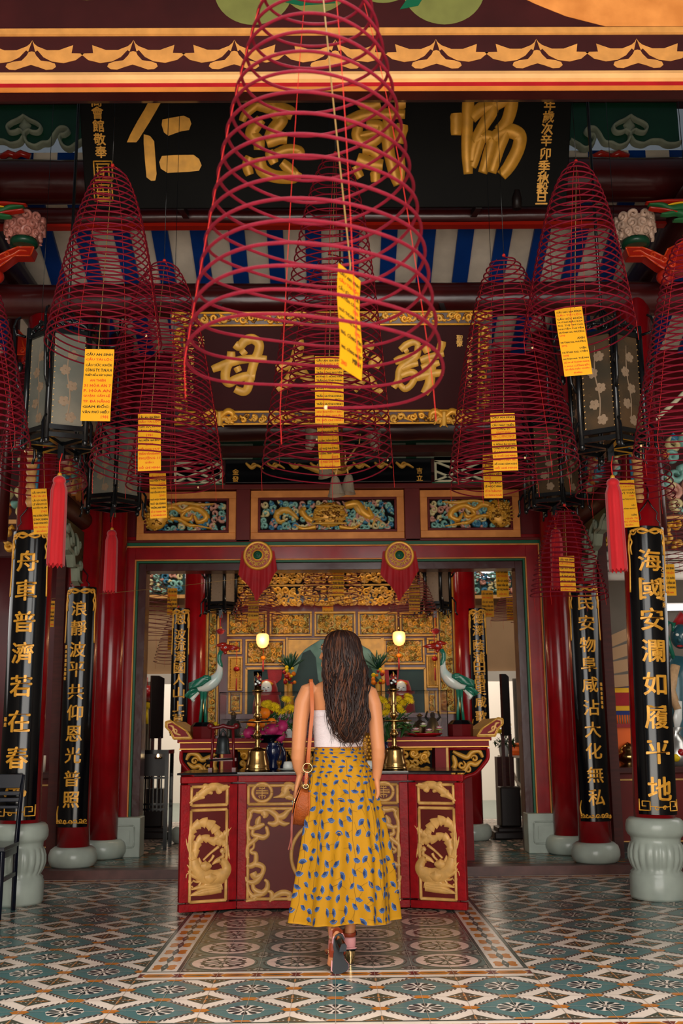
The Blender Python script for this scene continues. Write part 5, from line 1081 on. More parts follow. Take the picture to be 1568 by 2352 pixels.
for pts, wd in (
 ([(770, 920), (800, 890), (860, 900), (940, 890), (1000, 920), (1040, 960), (1040, 1010), (1000, 1030), (945, 1015)], [16, 22, 22, 24, 26, 28, 28, 26, 10]), ([(1040, 960), (1100, 950), (1150, 900), (1180, 885)], [24, 30, 20, 6]), ([(1050, 1000), (1110, 1030), (1165, 1020)], [22, 22, 6]), ([(900, 900), (915, 940), (905, 970)], [30, 34, 8]),
 ([(760, 900), (775, 940), (750, 1000), (745, 1080), (755, 1160), (770, 1190)], [8, 16, 18, 18, 16, 16]), ([(755, 1060), (800, 1070), (850, 1050), (915, 1030)], [16, 18, 30, 12]), ([(840, 1030), (850, 990), (870, 950)], [24, 26, 6]), ([(800, 1080), (795, 1130), (850, 1150), (905, 1160), (945, 1130), (935, 1070), (920, 1060)], [16, 18, 24, 24, 18, 16, 14]),
 ([(850, 1155), (800, 1200), (750, 1240), (735, 1300), (740, 1355), (765, 1350)], [20, 22, 20, 16, 12, 6]), ([(810, 1210), (805, 1260), (775, 1290), (790, 1310), (825, 1320), (830, 1380), (815, 1420), (770, 1440), (735, 1430)], [10, 12, 14, 16, 20, 22, 26, 24, 18]),
 ([(815, 1420), (870, 1430), (905, 1460), (890, 1520), (840, 1580), (790, 1600), (740, 1580), (730, 1540)], [26, 24, 22, 20, 30, 22, 18, 14]), ([(800, 1500), (815, 1530), (850, 1540), (910, 1500)], [30, 34, 26, 8]), ([(740, 1600), (760, 1680), (790, 1720), (830, 1750), (770, 1770), (735, 1780)], [12, 18, 20, 26, 20, 10]),
 ([(800, 1610), (810, 1660), (850, 1690), (900, 1700), (940, 1660), (945, 1600), (915, 1570)], [16, 20, 26, 28, 24, 18, 10]), ([(780, 1740), (850, 1720), (900, 1715)], [18, 26, 12]), ([(950, 1680), (985, 1700), (990, 1750), (970, 1785)], [10, 20, 24, 10]), ([(985, 1760), (1060, 1710), (1120, 1700), (1170, 1720), (1150, 1760), (1190, 1770)], [24, 26, 26, 22, 16, 10])):
    both(g, pts, wd)
g.build('gilded_scrolls', pc); gR.build('gilded_scrolls', pc)
for s in (0, 1):
    g = MB(); cx = mc([(887, 715)])[0]; cx = (WC-cx[0], cx[1]) if s else cx
    g.stroke([(cx[0]+.068*math.cos(a*PI/16), cx[1]+.062*math.sin(a*PI/16)) for a in range(33)], .012, .014, SC_, 'gold_pale', n=64, taper=False)
    q = lambda pts: [(cx[0]+x*.046, cx[1]+y*.044) for x, y in pts]
    for pts in ([(-1, .05), (1, .05)], [(-.95, .32), (.95, .32)], [(-1, -.2), (1, -.2)], [(0, 1), (0, -1)], [(-.5, .62), (.5, .62)], [(-.35, .9), (-.35, .62)], [(.35, .9), (.35, .62)], [(-.5, -.5), (.5, -.5)], [(-.55, -.5), (-.35, -.9)], [(.55, -.5), (.35, -.9)], [(-.8, -.2), (-.8, .05)], [(.8, -.2), (.8, .05)]): g.stroke(q(pts), .0038, .008, SC_, 'gold_pale', n=3, taper=False)
    g.build('gilded_emblem', pc); g = MB()
    for pts, wd in (([(1000, 765), (1060, 755), (1110, 730), (1130, 680), (1160, 665)], [6, 14, 40, 44, 10]), ([(1110, 690), (1140, 650), (1190, 660), (1200, 700)], [24, 36, 30, 10]), ([(1120, 770), (1160, 760), (1230, 790)], [14, 30, 8])):
        p_ = mc(pts); g.stroke([(WC-u, v) for u, v in p_] if s else p_, [x*k for x in wd], .016, SC_, 'gold_pale')
    g.build('gilded_bat', pc)
g = MB(); cx, cz = WC/2, HC*.40
g.stroke([(cx+.225*math.cos(a*PI/24), cz+.225*math.sin(a*PI/24)) for a in range(49)], .013, .016, SC_, 'gold_pale', n=96, taper=False); scrolls(g, SC_, cx-.15, cz-.15, cx+.15, cz+.15, 'gold_pale', 4, .09, .014, .016)
g.build('gilded_roundel', pc)
# ------------------------------------------------------------------ things on the front cabinet
ZT = AZ+.014
def candlestick(px, label):
    c = P(px, 1700, 7.93); c.z = ZT; t = thing('candlestick', label, 'candlestick', c, 0, 'tall brass candlesticks')
    m = MB(); m.lathe([(.0, 0), (.090, 0), (.093, .006), (.090, .016), (.085, .022), (.088, .03), (.083, .05), (.074, .085), (.069, .12), (.069, .140), (.063, .152), (.040, .160), (.022, .168)], 'brass', c, 40); m.build('bell_base', t)
    m = MB(); m.lathe([(.022, .166), (.016, .185), (.021, .20), (.015, .215), (.02, .235), (.033, .253), (.033, .262), (.018, .283), (.015, .30), (.022, .318), (.013, .335), (.016, .345)], 'brass', c, 28, caps=False); m.build('stem', t)
    m = MB(); m.lathe([(.0, .343), (.128, .349), (.136, .356), (.13, .358), (.0, .354)], 'brass', c, 40, caps=False); m.build('drip_plate', t)
    m = MB(); m.lathe([(.014, .354), (.018, .372), (.032, .392), (.032, .404), (.017, .424), (.027, .44), (.020, .456), (.026, .466), (.022, .474), (.024, .56), (.027, .572), (.044, .580), (.044, .588), (.026, .590), (.026, .612), (.0, .613)], 'brass', c, 28, caps=False); m.build('socket', t)
    m = MB(); m.lathe([(.025, .612), (.026, .655), (.0, .656)], 'red_wax', c, 20); m.build('red_candle', t)
    m = MB(); m.lathe([(.027, .612), (.030, .66), (.033, .725), (.031, .725), (.028, .66), (.026, .614)], 'glass', c, 24, caps=False)
    g = m.build('glass_cup', t); m = MB(); S = wrapcyl(c.x, c.y, .030, c.z)
    for u, v in ((-.012, .63), (.012, .64), (0, .65)): m.ell(S(u, v, .006), (.009, .006, .009), 'porcelain', 8, 6)
    m.stroke([(0, .68), (.004, .70), (-.003, .715)], .005, .002, S, 'gold'); m.ell(S(.018, .622, .006), (.007, .006, .007), 'bright_red', 8, 6); m.build('flower_sticker', t)
candlestick(591, 'tall brass candlestick on the left half of the red cabinet')
candlestick(905, 'tall brass candlestick on the red cabinet, beside the right arm of the person')
# bell in a red stand
c = P(511, 1768, 7.86); c.z = ZT; t = thing('bell_stand', 'small dark bell hanging in a carved red frame on the left end of the cabinet', 'bell', c)
m = MB()
for s in (-1, 1): m.tube([(c.x+s*.084, c.y, ZT), (c.x+s*.078, c.y, ZT+.15), (c.x+s*.072, c.y, ZT+.30)], [(.013, .012), (.010, .011), (.011, .011)], 'dark_red', 8); m.bar((c.x+s*.086, c.y-.05, ZT+.014), (c.x+s*.086, c.y+.05, ZT+.014), .028, .028, 'dark_red')
m.build('posts', t); m = MB(); m.tube([(c.x-.105, c.y, ZT+.325), (c.x-.075, c.y, ZT+.312), (c.x-.03, c.y, ZT+.318), (c.x, c.y, ZT+.328), (c.x+.03, c.y, ZT+.318), (c.x+.075, c.y, ZT+.312), (c.x+.105, c.y, ZT+.325)], [.012, .017, .013, .016, .013, .017, .012], 'dark_red', 10)
for s in (-1, 1): m.ell((c.x+s*.095, c.y, ZT+.325), (.024, .017, .022), 'dark_red', 12, 8)
m.build('top_rail', t); m = MB(); m.bar((c.x-.10, c.y, ZT+.085), (c.x+.10, c.y, ZT+.085), .014, .022, 'dark_red'); m.tube([(c.x-.12, c.y-.03, ZT+.08), (c.x+.08, c.y-.03, ZT+.09)], .006, 'dark_wood', 8); m.build('lower_rail', t)
m = MB(); m.lathe([(.0, .255), (.03, .25), (.042, .235), (.047, .19), (.05, .15), (.058, .128), (.056, .124), (.0, .126)], 'bronze', c, 28); m.tube([(c.x-.018, c.y, ZT+.25), (c.x-.016, c.y, ZT+.28), (c.x, c.y, ZT+.295), (c.x+.016, c.y, ZT+.28), (c.x+.018, c.y, ZT+.25)], .008, 'bronze', 8); m.tube([(c.x, c.y, ZT+.29), (c.x, c.y, ZT+.32)], .003, 'bronze', 5); m.build('bell', t)
def cup(px, py, Y, r, label, saucer=True, z=None):
    c = P(px, py, Y); c.z = z if z is not None else ZT; t = thing('tea_cup', label, 'cup', c)
    k = r/.04; m = MB(); m.lathe([(.018*k, .012*k), (.034*k, .02*k), (.039*k, .045*k), (.040*k, .07*k), (.037*k, .07*k), (.034*k, .03*k), (.0, .025*k)], 'porcelain', c, 24, caps=False); m.build('bowl', t)
    if saucer: m = MB(); m.lathe([(.0, .0), (.035*k, 0), (.072*k, .012*k), (.073*k, .016*k), (.03*k, .010*k), (.0, .012*k)], 'porcelain', c, 28, caps=False); m.build('saucer', t)
    return t
def upside(px, py, Y, r, label):
    c = P(px, py, Y); c.z = ZT; t = thing('tea_cup', label, 'cup', c); k = r/.04
    m = MB(); m.lathe([(.040*k, .016*k), (.039*k, .04*k), (.032*k, .066*k), (.02*k, .072*k), (.0, .072*k)], 'porcelain', c, 24); m.build('bowl', t)
    m = MB(); m.lathe([(.0, .0), (.035*k, 0), (.082*k, .012*k), (.083*k, .016*k), (.03*k, .012*k), (.0, .013*k)], 'porcelain', c, 28, caps=False); m.build('saucer', t)
upside(661, 1762, 7.95, .037, 'white cup turned over on a saucer, left of the leather shoulder bag')
upside(846, 1762, 7.95, .037, 'white cup on the cabinet tucked behind the right arm of the person')
c = P(641, 1768, 8.05); c.z = ZT; t = thing('wine_cup', 'tiny gilded cup beside the white saucer', 'cup', c); m = MB(); m.lathe([(.0, 0), (.022, 0), (.008, .012), (.007, .03), (.018, .045), (.02, .07), (.0, .065)], 'gold_dark', c, 16); m.build('bowl', t)
# dragon fruit on a dark bowl over a cobalt vase
c = P(627, 1770, 8.12); c.z = ZT; t = thing('vase', 'dark blue glazed vase carrying the fruit bowl', 'vase', c); m = MB(); m.lathe([(.0, 0), (.036, 0), (.04, .02), (.034, .05), (.05, .10), (.062, .14), (.05, .175), (.04, .19), (.05, .2), (.0, .2)], 'cobalt', c, 28); m.build('body', t)
b0 = P(606, 1712, 8.12); b0 = Vector((c.x-.045, 8.12, ZT+.2)); t = thing('fruit_bowl', 'wide black bowl of dragon fruit behind the left candlestick', 'bowl', b0); m = MB(); m.lathe([(.0, 0), (.05, 0), (.06, .012), (.10, .03), (.135, .055), (.14, .06), (.13, .058), (.09, .035), (.0, .02)], 'black_lacquer', b0, 32, caps=False); m.build('bowl', t)
def dragon(px, py, Y, r, label, i):
    c = P(px, py, Y); t = thing('dragon_fruit', label, 'fruit', c, 0, 'dragon fruit in the black bowl'); R = random.Random(i); m = MB(); rot = Euler((R.uniform(-.6, .6), R.uniform(.5, 1.3), R.uniform(0, 3))).to_matrix(); m.ell(c, (r*.92, r*.92, r*1.15), 'dragon_fruit', 18, 12, rot); m.build('flesh', t)
    m = MB()
    for k in range(16):
        d = Vector((R.uniform(-1, 1), R.uniform(-1, 1), R.uniform(-1, 1))).normalized(); q = rot @ Vector((d.x*r*.92, d.y*r*.92, d.z*r*1.15)); e = (rot @ Vector((0, 0, 1)))*.7 + q.normalized()
        m.tube([c+q*.95, c+q*1.08+e*r*.12, c+q*1.12+e*r*.32], [(r*.16, r*.05), (r*.12, r*.04), (r*.02, r*.02)], 'fruit_green' if k % 3 == 0 else 'dragon_fruit', 6)
    m.build('scales', t)
for i, (px, py, Y, r, l) in enumerate(((573, 1682, 8.12, .048, 'dragon fruit at the left rim of the black bowl'), (597, 1688, 8.06, .045, 'dragon fruit just right of the candlestick stem, in front'), (622, 1677, 8.10, .056, 'largest dragon fruit in the middle of the bowl'), (648, 1668, 8.14, .048, 'topmost dragon fruit on the right of the bowl'), (643, 1690, 8.10, .044, 'dragon fruit at the lower right rim of the bowl'))): dragon(px, py, Y, r, l, i)
def orange(px, py, Y, r, label):
    c = P(px, py, Y); t = thing('orange', label, 'fruit', c, 0, 'oranges behind the dragon fruit'); m = MB(); m.ell(c, (r, r, r*.94), 'orange_fruit', 20, 14); m.build('peel', t); m = MB(); m.ell((c.x+r*.1, c.y-r*.2, c.z+r*.92), (r*.12, r*.12, r*.06), 'fruit_green', 8, 4); m.build('stem', t)
for px, py, r, l in ((607, 1638, .046, 'topmost orange right of the left candlestick'), (580, 1664, .046, 'orange left of the left candlestick stem'), (606, 1665, .044, 'orange behind the candlestick drip plate'), (624, 1659, .036, 'small orange beside the flower stems')): orange(px, py, 8.2, r, l)
def mums(px0, py0, px1, py1, Y, pxv, pyv, label, vm, vlab, n, seed, zv):
    """bunch of yellow chrysanthemums, stems and leaves, in a vase"""
    c = P(pxv, pyv, Y); c.z = zv; v = thing('vase', vlab, 'vase', c); m = MB(); m.lathe([(.0, 0), (.045, 0), (.05, .02), (.065, .08), (.06, .13), (.035, .17), (.04, .19), (.045, .2), (.0, .18)], vm, c, 24); m.build('body', v)
    t = thing('chrysanthemums', label, 'flowers', (c.x, c.y, zv+.18)); R = random.Random(seed)
    for i in range(n):
        q = P(px0+(px1-px0)*R.random(), py0+(py1-py0)*R.random(), Y+R.uniform(-.07, .05)); r = R.uniform(.04, .055); m = MB(); d = Vector((R.uniform(-.4, .4), -.7, .8)).normalized(); M = d.to_track_quat('Z', 'Y').to_matrix()
        for ring, (nn, el, ln) in enumerate(((16, .15, 1), (14, .5, .85), (10, .9, .65), (6, 1.3, .4))):
            for k in range(nn):
                a = 2*PI*(k+.5*ring)/nn; e = el+R.uniform(-.08, .08); p0 = M @ Vector((.15*r*math.cos(a), .15*r*math.sin(a), 0)); p1 = M @ Vector((r*ln*math.cos(a)*math.cos(e), r*ln*math.sin(a)*math.cos(e), r*ln*math.sin(e)*.7)); m.tube([q+p0, q+(p0+p1)*.5+d*r*.08, q+p1], [r*.08, r*.10, r*.03], 'mums', 4)
        m.build('flower_head', t); m = MB(); m.tube([q-d*.01, (q+c)*.5+Vector((0, .03, .06)), c+Vector((R.uniform(-.02, .02), R.uniform(-.02, .02), .19))], .004, 'stem_green', 5); m.build('stem', t)
    m = MB()
    for i in range(46):
        q = P(px0+(px1-px0)*R.uniform(-.05, 1.05), py1+(pyv-py1)*R.uniform(.0, .75), Y+R.uniform(-.08, .1)); d = Vector((R.uniform(-1, 1), R.uniform(-1, .4), R.uniform(-.3, .8))).normalized()*.06; m.tube([q-d, q, q+d], [(.004, .002), (.016, .003), (.002, .001)], 'stem_green', 5)
    m.build('leaves', t)
mums(600, 1606, 672, 1640, 8.42, 640, 1690, 'bunch of yellow chrysanthemums left of the person', 'cobalt', 'dark vase behind the dragon fruit holding yellow flowers', 9, 3, ZT)
mums(868, 1600, 940, 1640, 8.36, 880, 1700, 'bunch of yellow chrysanthemums right of the person', 'cobalt', 'cobalt blue vase behind the right candlestick', 10, 8, ZT)
c = P(838, 1766, 8.22); c.z = ZT; t = thing('incense_urn', 'amber beaded urn behind the right side of the skirt waist', 'urn', c); m = MB(); m.lathe([(.0, 0), (.05, 0), (.04, .02), (.06, .08), (.07, .16), (.055, .22), (.06, .27), (.0, .27)], 'gold_dark', c, 24); m.build('body', t); m = MB()
for j in range(9):
    for k in range(14):
        a = 2*PI*(k+.5*(j % 2))/14; z = .03+.026*j; r = .052+.018*math.sin(z*11); m.ell((c.x+r*math.cos(a), c.y+r*math.sin(a), c.z+z), .011, 'gold', 6, 4)
m.build('beading', t)
# ------------------------------------------------------------------ rear altar table with upturned ends
t = thing('altar_table', 'long red altar table with gilded dragon aprons and upturned ends', 'altar table', (0, 9.3, UP))
Y0, Y1, TT = 8.9, 10.0, 1.172; x0, x1 = -1.30, 1.315
m = MB(); m.box(x0, x1, Y0, Y1, TT-.035, TT, 'table_red'); m.box(x0+.02, x1-.02, Y0+.02, Y1, TT-.09, TT-.035, 'table_red')
m.build('top', t, bevel=.004); m = MB()
for z in (TT-.036, TT-.088): m.box(x0-.004+.02, x1+.004-.02, Y0-.006+(.0 if z > TT-.05 else .014), Y0+.03, z, z+.009, 'gold')
m.build('gold_lines', t)
for s, xe in ((-1, x0), (1, x1)):
    S = plane((xe, Y0+.0, TT), (s, 0, 0), (0, 0, 1), (0, -1, 0)); q = [(-.04, 0), (.03, 0), (.06, .06), (.10, .10), (.10, .14), (.06, .15), (.0, .11), (-.08, .06), (-.12, .0)] if 1 else 0
    m = MB(); m.prism(q if s > 0 else q[::-1], S, -.9, .0, 'gold_leaf', 'gold_leaf', back=True); o = m.build('upturned_end', t); m = MB(); q2 = [(u*.8+.0, v*.76+.018) for u, v in q]; m.prism(q2 if s > 0 else q2[::-1], S, .0, .004, 'table_red'); m.stroke([(-.03, .03), (.02, .05), (.04, .1), (.07, .11)], .01, .012, S, 'gold_pale'); m.stroke(spiral(.02, .06, .025, 0, 1.1, 8), .007, .012, S, 'gold_pale')
    for a_, b_ in zip(q, q[1:]+q[:1]): m.stroke([a_, b_], .007, .010, S, 'gold_leaf', n=3, taper=False)
    m.build('carved_face', o)
    m = MB(); S = plane((xe, Y0+.05, 0), (-s, 0, 0), (0, 0, 1), (0, -1, 0)); e = TT-.10
    q = [(.03, e), (.36, e), (.36, .30), (.33, .70), (.22, .84), (.12, .88), (.05, .98), (.03, 1.02)]
    m.prism(q if s < 0 else q[::-1], S, -.05, -.03, 'matte_black', back=True); m.build('bracket_ground', t)
    m = MB(); 
    for a_, b_ in zip(q[:1]+q[1:2], q[1:2]+q[2:3]): m.stroke([a_, b_], .014, .02, S, 'table_red', n=3, taper=False)
    m.stroke([(.03, e), (.03, 1.0), (.06, .95), (.14, .87), (.24, .83), (.33, .70)], .016, .03, S, 'crimson', n=40, taper=False); m.build('bracket_edge', t)
    m = MB(); 
    for pts, wd in (([(.07, 1.0), (.10, 1.05), (.16, 1.04), (.2, 1.0), (.26, 1.02), (.32, 1.05)], [.012, .02, .02, .022, .02, .012]), ([(.32, 1.02), (.30, .95), (.33, .88), (.30, .82)], .022), ([(.08, .98), (.13, .94), (.18, .95), (.22, .90), (.26, .86), (.3, .8)], .02), (spiral(.14, .99, .03, 0, 1.2, 9), .011), (spiral(.25, .94, .035, 2, 1.2, 9), .012), (spiral(.29, .87, .03, 4, 1.2, 9), .011), (spiral(.2, .9, .03, 1, 1.1, 9), .010)): m.stroke(pts, wd, .035, lambda u, v, h: S(u, v, h-.03), 'gold_leaf')
    m.build('gilded_dragon', t)
    for xx in (.38, .52): m = MB(); m.box(min(xe-s*xx, xe-s*(xx+.09)), max(xe-s*xx, xe-s*(xx+.09)), Y0+.04, Y0+.13, UP, TT-.09, 'table_red') if xx < .5 else m.box(min(xe-s*.36, xe-s*.38), max(xe-s*.36, xe-s*.38), Y0+.03, Y0+.06, .7, TT-.09, 'gold_leaf'); m.build('leg' if xx < .5 else 'gold_strip', t)
S = plane((0, Y0+.06, 0), (1, 0, 0), (0, 0, 1)); m = MB(); m.prism([(-.80, .86), (.82, .86), (.82, TT-.09), (-.80, TT-.09)], S, -.03, -.01, 'matte_black', back=True); m.build('apron_ground', t)
m = MB(); scrolls(m, S, -.78, .86, .80, TT-.10, ['gold', 'gold_leaf'], 31, .10, .017, .03); scrolls(m, S, -.78, .86, .80, TT-.10, 'gold_leaf', 32, .075, .013, .025)
for a_, b_ in (((-.8, TT-.10), (.82, TT-.10)),): m.stroke([a_, b_], .012, .03, S, 'gold', n=4, taper=False)
m.build('apron_scrolls', t); m = MB(); m.box(x0+.05, x1-.05, Y1-.12, Y1-.04, UP, TT-.09, 'table_red'); m.build('back_board', t)
# cranes on red pedestals
def crane(px, s, label):
    base = P(px, 1690, 9.08); base.z = TT; tp = thing('pedestal', 'red faceted pedestal with a black top under the %s crane' % ('left' if s > 0 else 'right'), 'pedestal', base)
    m = MB(); m.lathe([(.105, 0), (.108, .10), (.0, .10)], 'dark_red', base, 8, sm=False); m.build('base', tp); m = MB(); m.lathe([(.11, .10), (.075, .135), (.0, .135)], 'black_lacquer', base, 8, sm=False); m.build('top', tp)
    k = .000794; o = Vector((base.x, 9.08, TT+.135)); t = thing('crane_statue', label, 'statue', o)
    D = lambda x, y, d=0: o+Vector((s*(x-305)*k, d, (1205-y)*k))
    m = MB(); m.tube([D(190, 845), D(250, 850), D(320, 835), D(390, 790), D(445, 735), D(475, 680), D(478, 610), D(462, 540), D(465, 490), D(490, 440)], [.012, (.03, .026), (.052, .05), (.062, .06), (.052, .05), (.036, .034), (.023, .022), (.018, .018), (.017, .017), (.018, .018)], 'crane_white', 14); m.build('body', t, sub=1)
    m = MB(); m.tube([D(474, 640), D(478, 590), D(464, 540), D(465, 495), D(488, 445)], [.0245, .0235, .020, .019, .0195], 'feather_green', 12); m.build('green_neck', t)
    m = MB(); m.ell(D(525, 410), (.042, .032, .036), 'crane_red', 16, 10); m.tube([D(560, 400), D(630, 405), D(695, 418)], [.022, .014, .003], 'crane_red', 10); m.tube([D(545, 425), D(620, 425), D(660, 425)], [.016, .01, .003], 'crane_red', 8); m.tube([D(540, 380), D(490, 375), D(450, 385), D(425, 378)], [.022, .02, .014, .003], 'crane_red', 8); m.tube([D(520, 440), D(535, 470), D(520, 480)], [.018, .014, .004], 'crane_red', 8); hd = m.build('head', t)
    m = MB(); m.ell(D(538, 408, -.030), (.009, .006, .009), 'porcelain', 10, 6); m.ell(D(538, 408, -.035), (.005, .004, .005), 'black_lacquer', 8, 5); m.build('eye', hd)
    for sd in (-1, 1):
        m = MB()
        for j in range(9):
            q = j/8; m.tube([D(390-12*j, 720+8*j+18, sd*(.05+.006)), D(300-12*j, 745+10*j, sd*(.064)), D(150+8*j*(j % 2), 795+7*j, sd*.052)], [(.010, .016), (.012, .02), (.004, .006)], 'feather_green', 6)
        for j in range(6): m.ell(D(350-14*(j % 3), 720+24*(j//3)+10, sd*.058), (.022, .014, .018), 'feather_green', 8, 6)
        m.build('wing', t)
    m = MB()
    for j in range(7): m.tube([D(250, 850+6*j, .012*(j % 3-1)), D(180, 860+16*j, .016*(j % 3-1)), D(112+16*j, 930+8*j, .012*(j % 3-1))], [(.014, .014), (.018, .02), (.016, .018)], 'feather_green' if j < 5 else 'crane_white', 8)
    m.build('tail', t)
    for x0_, x1_ in ((288, 272), (322, 332)): m = MB(); m.tube([D(x0_, 860), D(x0_-4, 1000), D((x0_+x1_)/2, 1080), D(x1_, 1205)], [.022, .011, .012, .014], 'feather_green', 8); m.build('leg', t)
    m = MB(); m.tube([D(305, 880), D(305, 1205)], .008, 'brass', 8); m.build('support_rod', t)
crane(466, 1, 'green and white crane statue facing right, left end of the altar table')
crane(1058, -1, 'green and white crane statue facing left, right end of the altar table')
# acrylic display case with figurines
a = P(503, 1640, 9.25); b = P(1028, 1640, 9.25); zt = P(700, 1590, 9.25).z; t = thing('display_case', 'clear acrylic case over the figurines on the altar table', 'display case', ((a.x+b.x)/2, 9.5, TT))
for nm, bx in (('front_pane', (a.x, b.x, 9.25, 9.256, TT, zt)), ('side_pane', (a.x, a.x+.006, 9.256, 9.8, TT, zt)), ('side_pane', (b.x-.006, b.x, 9.256, 9.8, TT, zt)), ('top_pane', (a.x, b.x, 9.25, 9.8, zt, zt+.006))): m = MB(); m.box(*bx, 'glass'); m.build(nm, t)
def figurine(px, py0, py1, Y, label, robe, arms=0, hat=1):
    c = P(px, py1, Y); h = P(px, py0, Y).z-c.z; c.z = TT+.004; t = thing('figurine', label, 'figurine', c, 0, 'figurines in the acrylic case'); k = h
    m = MB(); m.lathe([(.0, 0), (.30*k, 0), (.30*k, .08*k), (.24*k, .14*k), (.27*k, .3*k), (.22*k, .45*k), (.17*k, .6*k), (.12*k, .68*k), (.07*k, .71*k), (.0, .72*k)], robe, c, 18)
    for s in (-1, 1):
        if arms: m.tube([(c.x+s*.16*k, c.y, c.z+.6*k), (c.x+s*.28*k, c.y-.04*k, c.z+.72*k), (c.x+s*.2*k, c.y-.04*k, c.z+.95*k)], [.06*k, .05*k, .03*k], 'statue_skin', 8)
        else: m.tube([(c.x+s*.15*k, c.y, c.z+.62*k), (c.x+s*.25*k, c.y-.06*k, c.z+.42*k), (c.x+s*.05*k, c.y-.2*k, c.z+.36*k)], [.07*k, .08*k, .05*k], robe, 8)
    m.build('robe', t); m = MB(); m.ell((c.x, c.y, c.z+.80*k), (.10*k, .10*k, .12*k), 'statue_skin', 14, 10); m.ell((c.x, c.y-.1*k, c.z+.79*k), (.02*k, .02*k, .03*k), 'statue_skin', 6, 5); m.build('head', t)
    if hat: m = MB(); m.lathe([(.11*k, .86*k), (.13*k, .9*k), (.08*k, .96*k), (.03*k, 1.0*k), (.0, 1.02*k)], 'gold', c, 14); [m.stroke([(c.x+d*k, c.z+.88*k), (c.x+d*1.5*k, c.z+(1.02-abs(d))*k)], .02*k, .01, plane((0, c.y-.1*k, 0), (1, 0, 0), (0, 0, 1)), 'gold', n=4) for d in (-.09, 0, .09)]; m.build('crown', t)
figurine(536, 1612, 1672, 9.42, 'golden robed figurine at the left end of the acrylic case', 'sand_cream')
figurine(680, 1622, 1672, 9.5, 'robed figurine showing beside the left arm of the person', 'gold_leaf')
figurine(932, 1628, 1674, 9.45, 'seated gilded figurine right of the yellow flowers', 'gold_leaf', hat=0)
figurine(964, 1624, 1676, 9.5, 'slim figurine in the middle of the right half of the case', 'gold_leaf')
figurine(994, 1618, 1678, 9.42, 'laughing figurine with both arms raised in the case', 'gold_leaf', arms=1, hat=0)
c = P(975, 1692, 9.1); c.z = TT; t = thing('dish', 'low red dish of paper lotus flowers at the right of the altar table', 'dish', c); m = MB(); m.lathe([(.0, 0), (.09, 0), (.15, .02), (.155, .03), (.0, .02)], 'bright_red', c, 28); m.build('bowl', t)
def lotusflower(px, py, Y, r, mm, label):
    c = P(px, py, Y); t = thing('paper_lotus', label, 'flower', c, 0, 'paper lotus flowers on the altar table'); m = MB()
    for ring, (n, el, l) in enumerate(((9, .1, 1), (8, .6, .9), (5, 1.1, .7))):
        for k in range(n): a = 2*PI*(k+.5*ring)/n; d = Vector((math.cos(a)*math.cos(el), math.sin(a)*math.cos(el), math.sin(el))); m.tube([c+d*r*.1, c+d*r*.6, c+d*r*l], [(r*.1, r*.04), (r*.28, r*.06), (r*.03, r*.02)], mm if ring != 1 else 'lotus_white', 6)
    m.build('petals', t); m = MB(); m.ell((c.x, c.y, c.z-r*.15), (r*.8, r*.8, r*.25), 'fruit_green', 12, 6); m.build('leaf_cup', t)
for px, py, r, mm, l in ((912, 1668, .05, 'lotus_pink', 'bright pink paper lotus behind the right candlestick'), (935, 1664, .036, 'lotus_white', 'white paper lotus above the red dish'), (955, 1678, .04, 'lotus_pink', 'pink paper lotus at the left of the red dish'), (972, 1666, .036, 'lotus_white', 'topmost white paper lotus over the red dish'), (985, 1680, .04, 'lotus_pink', 'pink paper lotus in the middle of the red dish'), (1008, 1674, .036, 'lotus_pink', 'pink paper lotus beside the right pedestal'), (560, 1688, .034, 'lotus_pink', 'pink paper lotus behind the dark bell')): lotusflower(px, py, 9.08, r, mm, l)
c = P(665, 1694, 9.0); c.z = TT; t = thing('lidded_cup', 'white lidded porcelain cup on a foot, left of the person', 'cup', c); m = MB(); m.lathe([(.0, 0), (.028, 0), (.02, .02), (.026, .03), (.04, .06), (.042, .072), (.0, .072)], 'porcelain', c, 20); m.build('cup', t); m = MB(); m.lathe([(.044, .072), (.03, .09), (.0, .096)], 'porcelain', c, 20); m.build('lid', t)
t = thing('chrysanthemum', 'single yellow bloom beside the left pedestal', 'flower', P(495, 1668, 9.2)); m = MB(); c = P(493, 1672, 9.2)
for k in range(40): R = random.Random(k); d = Vector((R.uniform(-1, 1), R.uniform(-1, 1), R.uniform(-.2, 1))).normalized(); m.tube([c, c+d*.03, c+d*.055], [.006, .006, .002], 'mums', 4)
m.build('bloom', t); m = MB(); m.tube([c, (c.x, c.y, TT)], .008, 'stem_green', 6); m.build('stem', t)
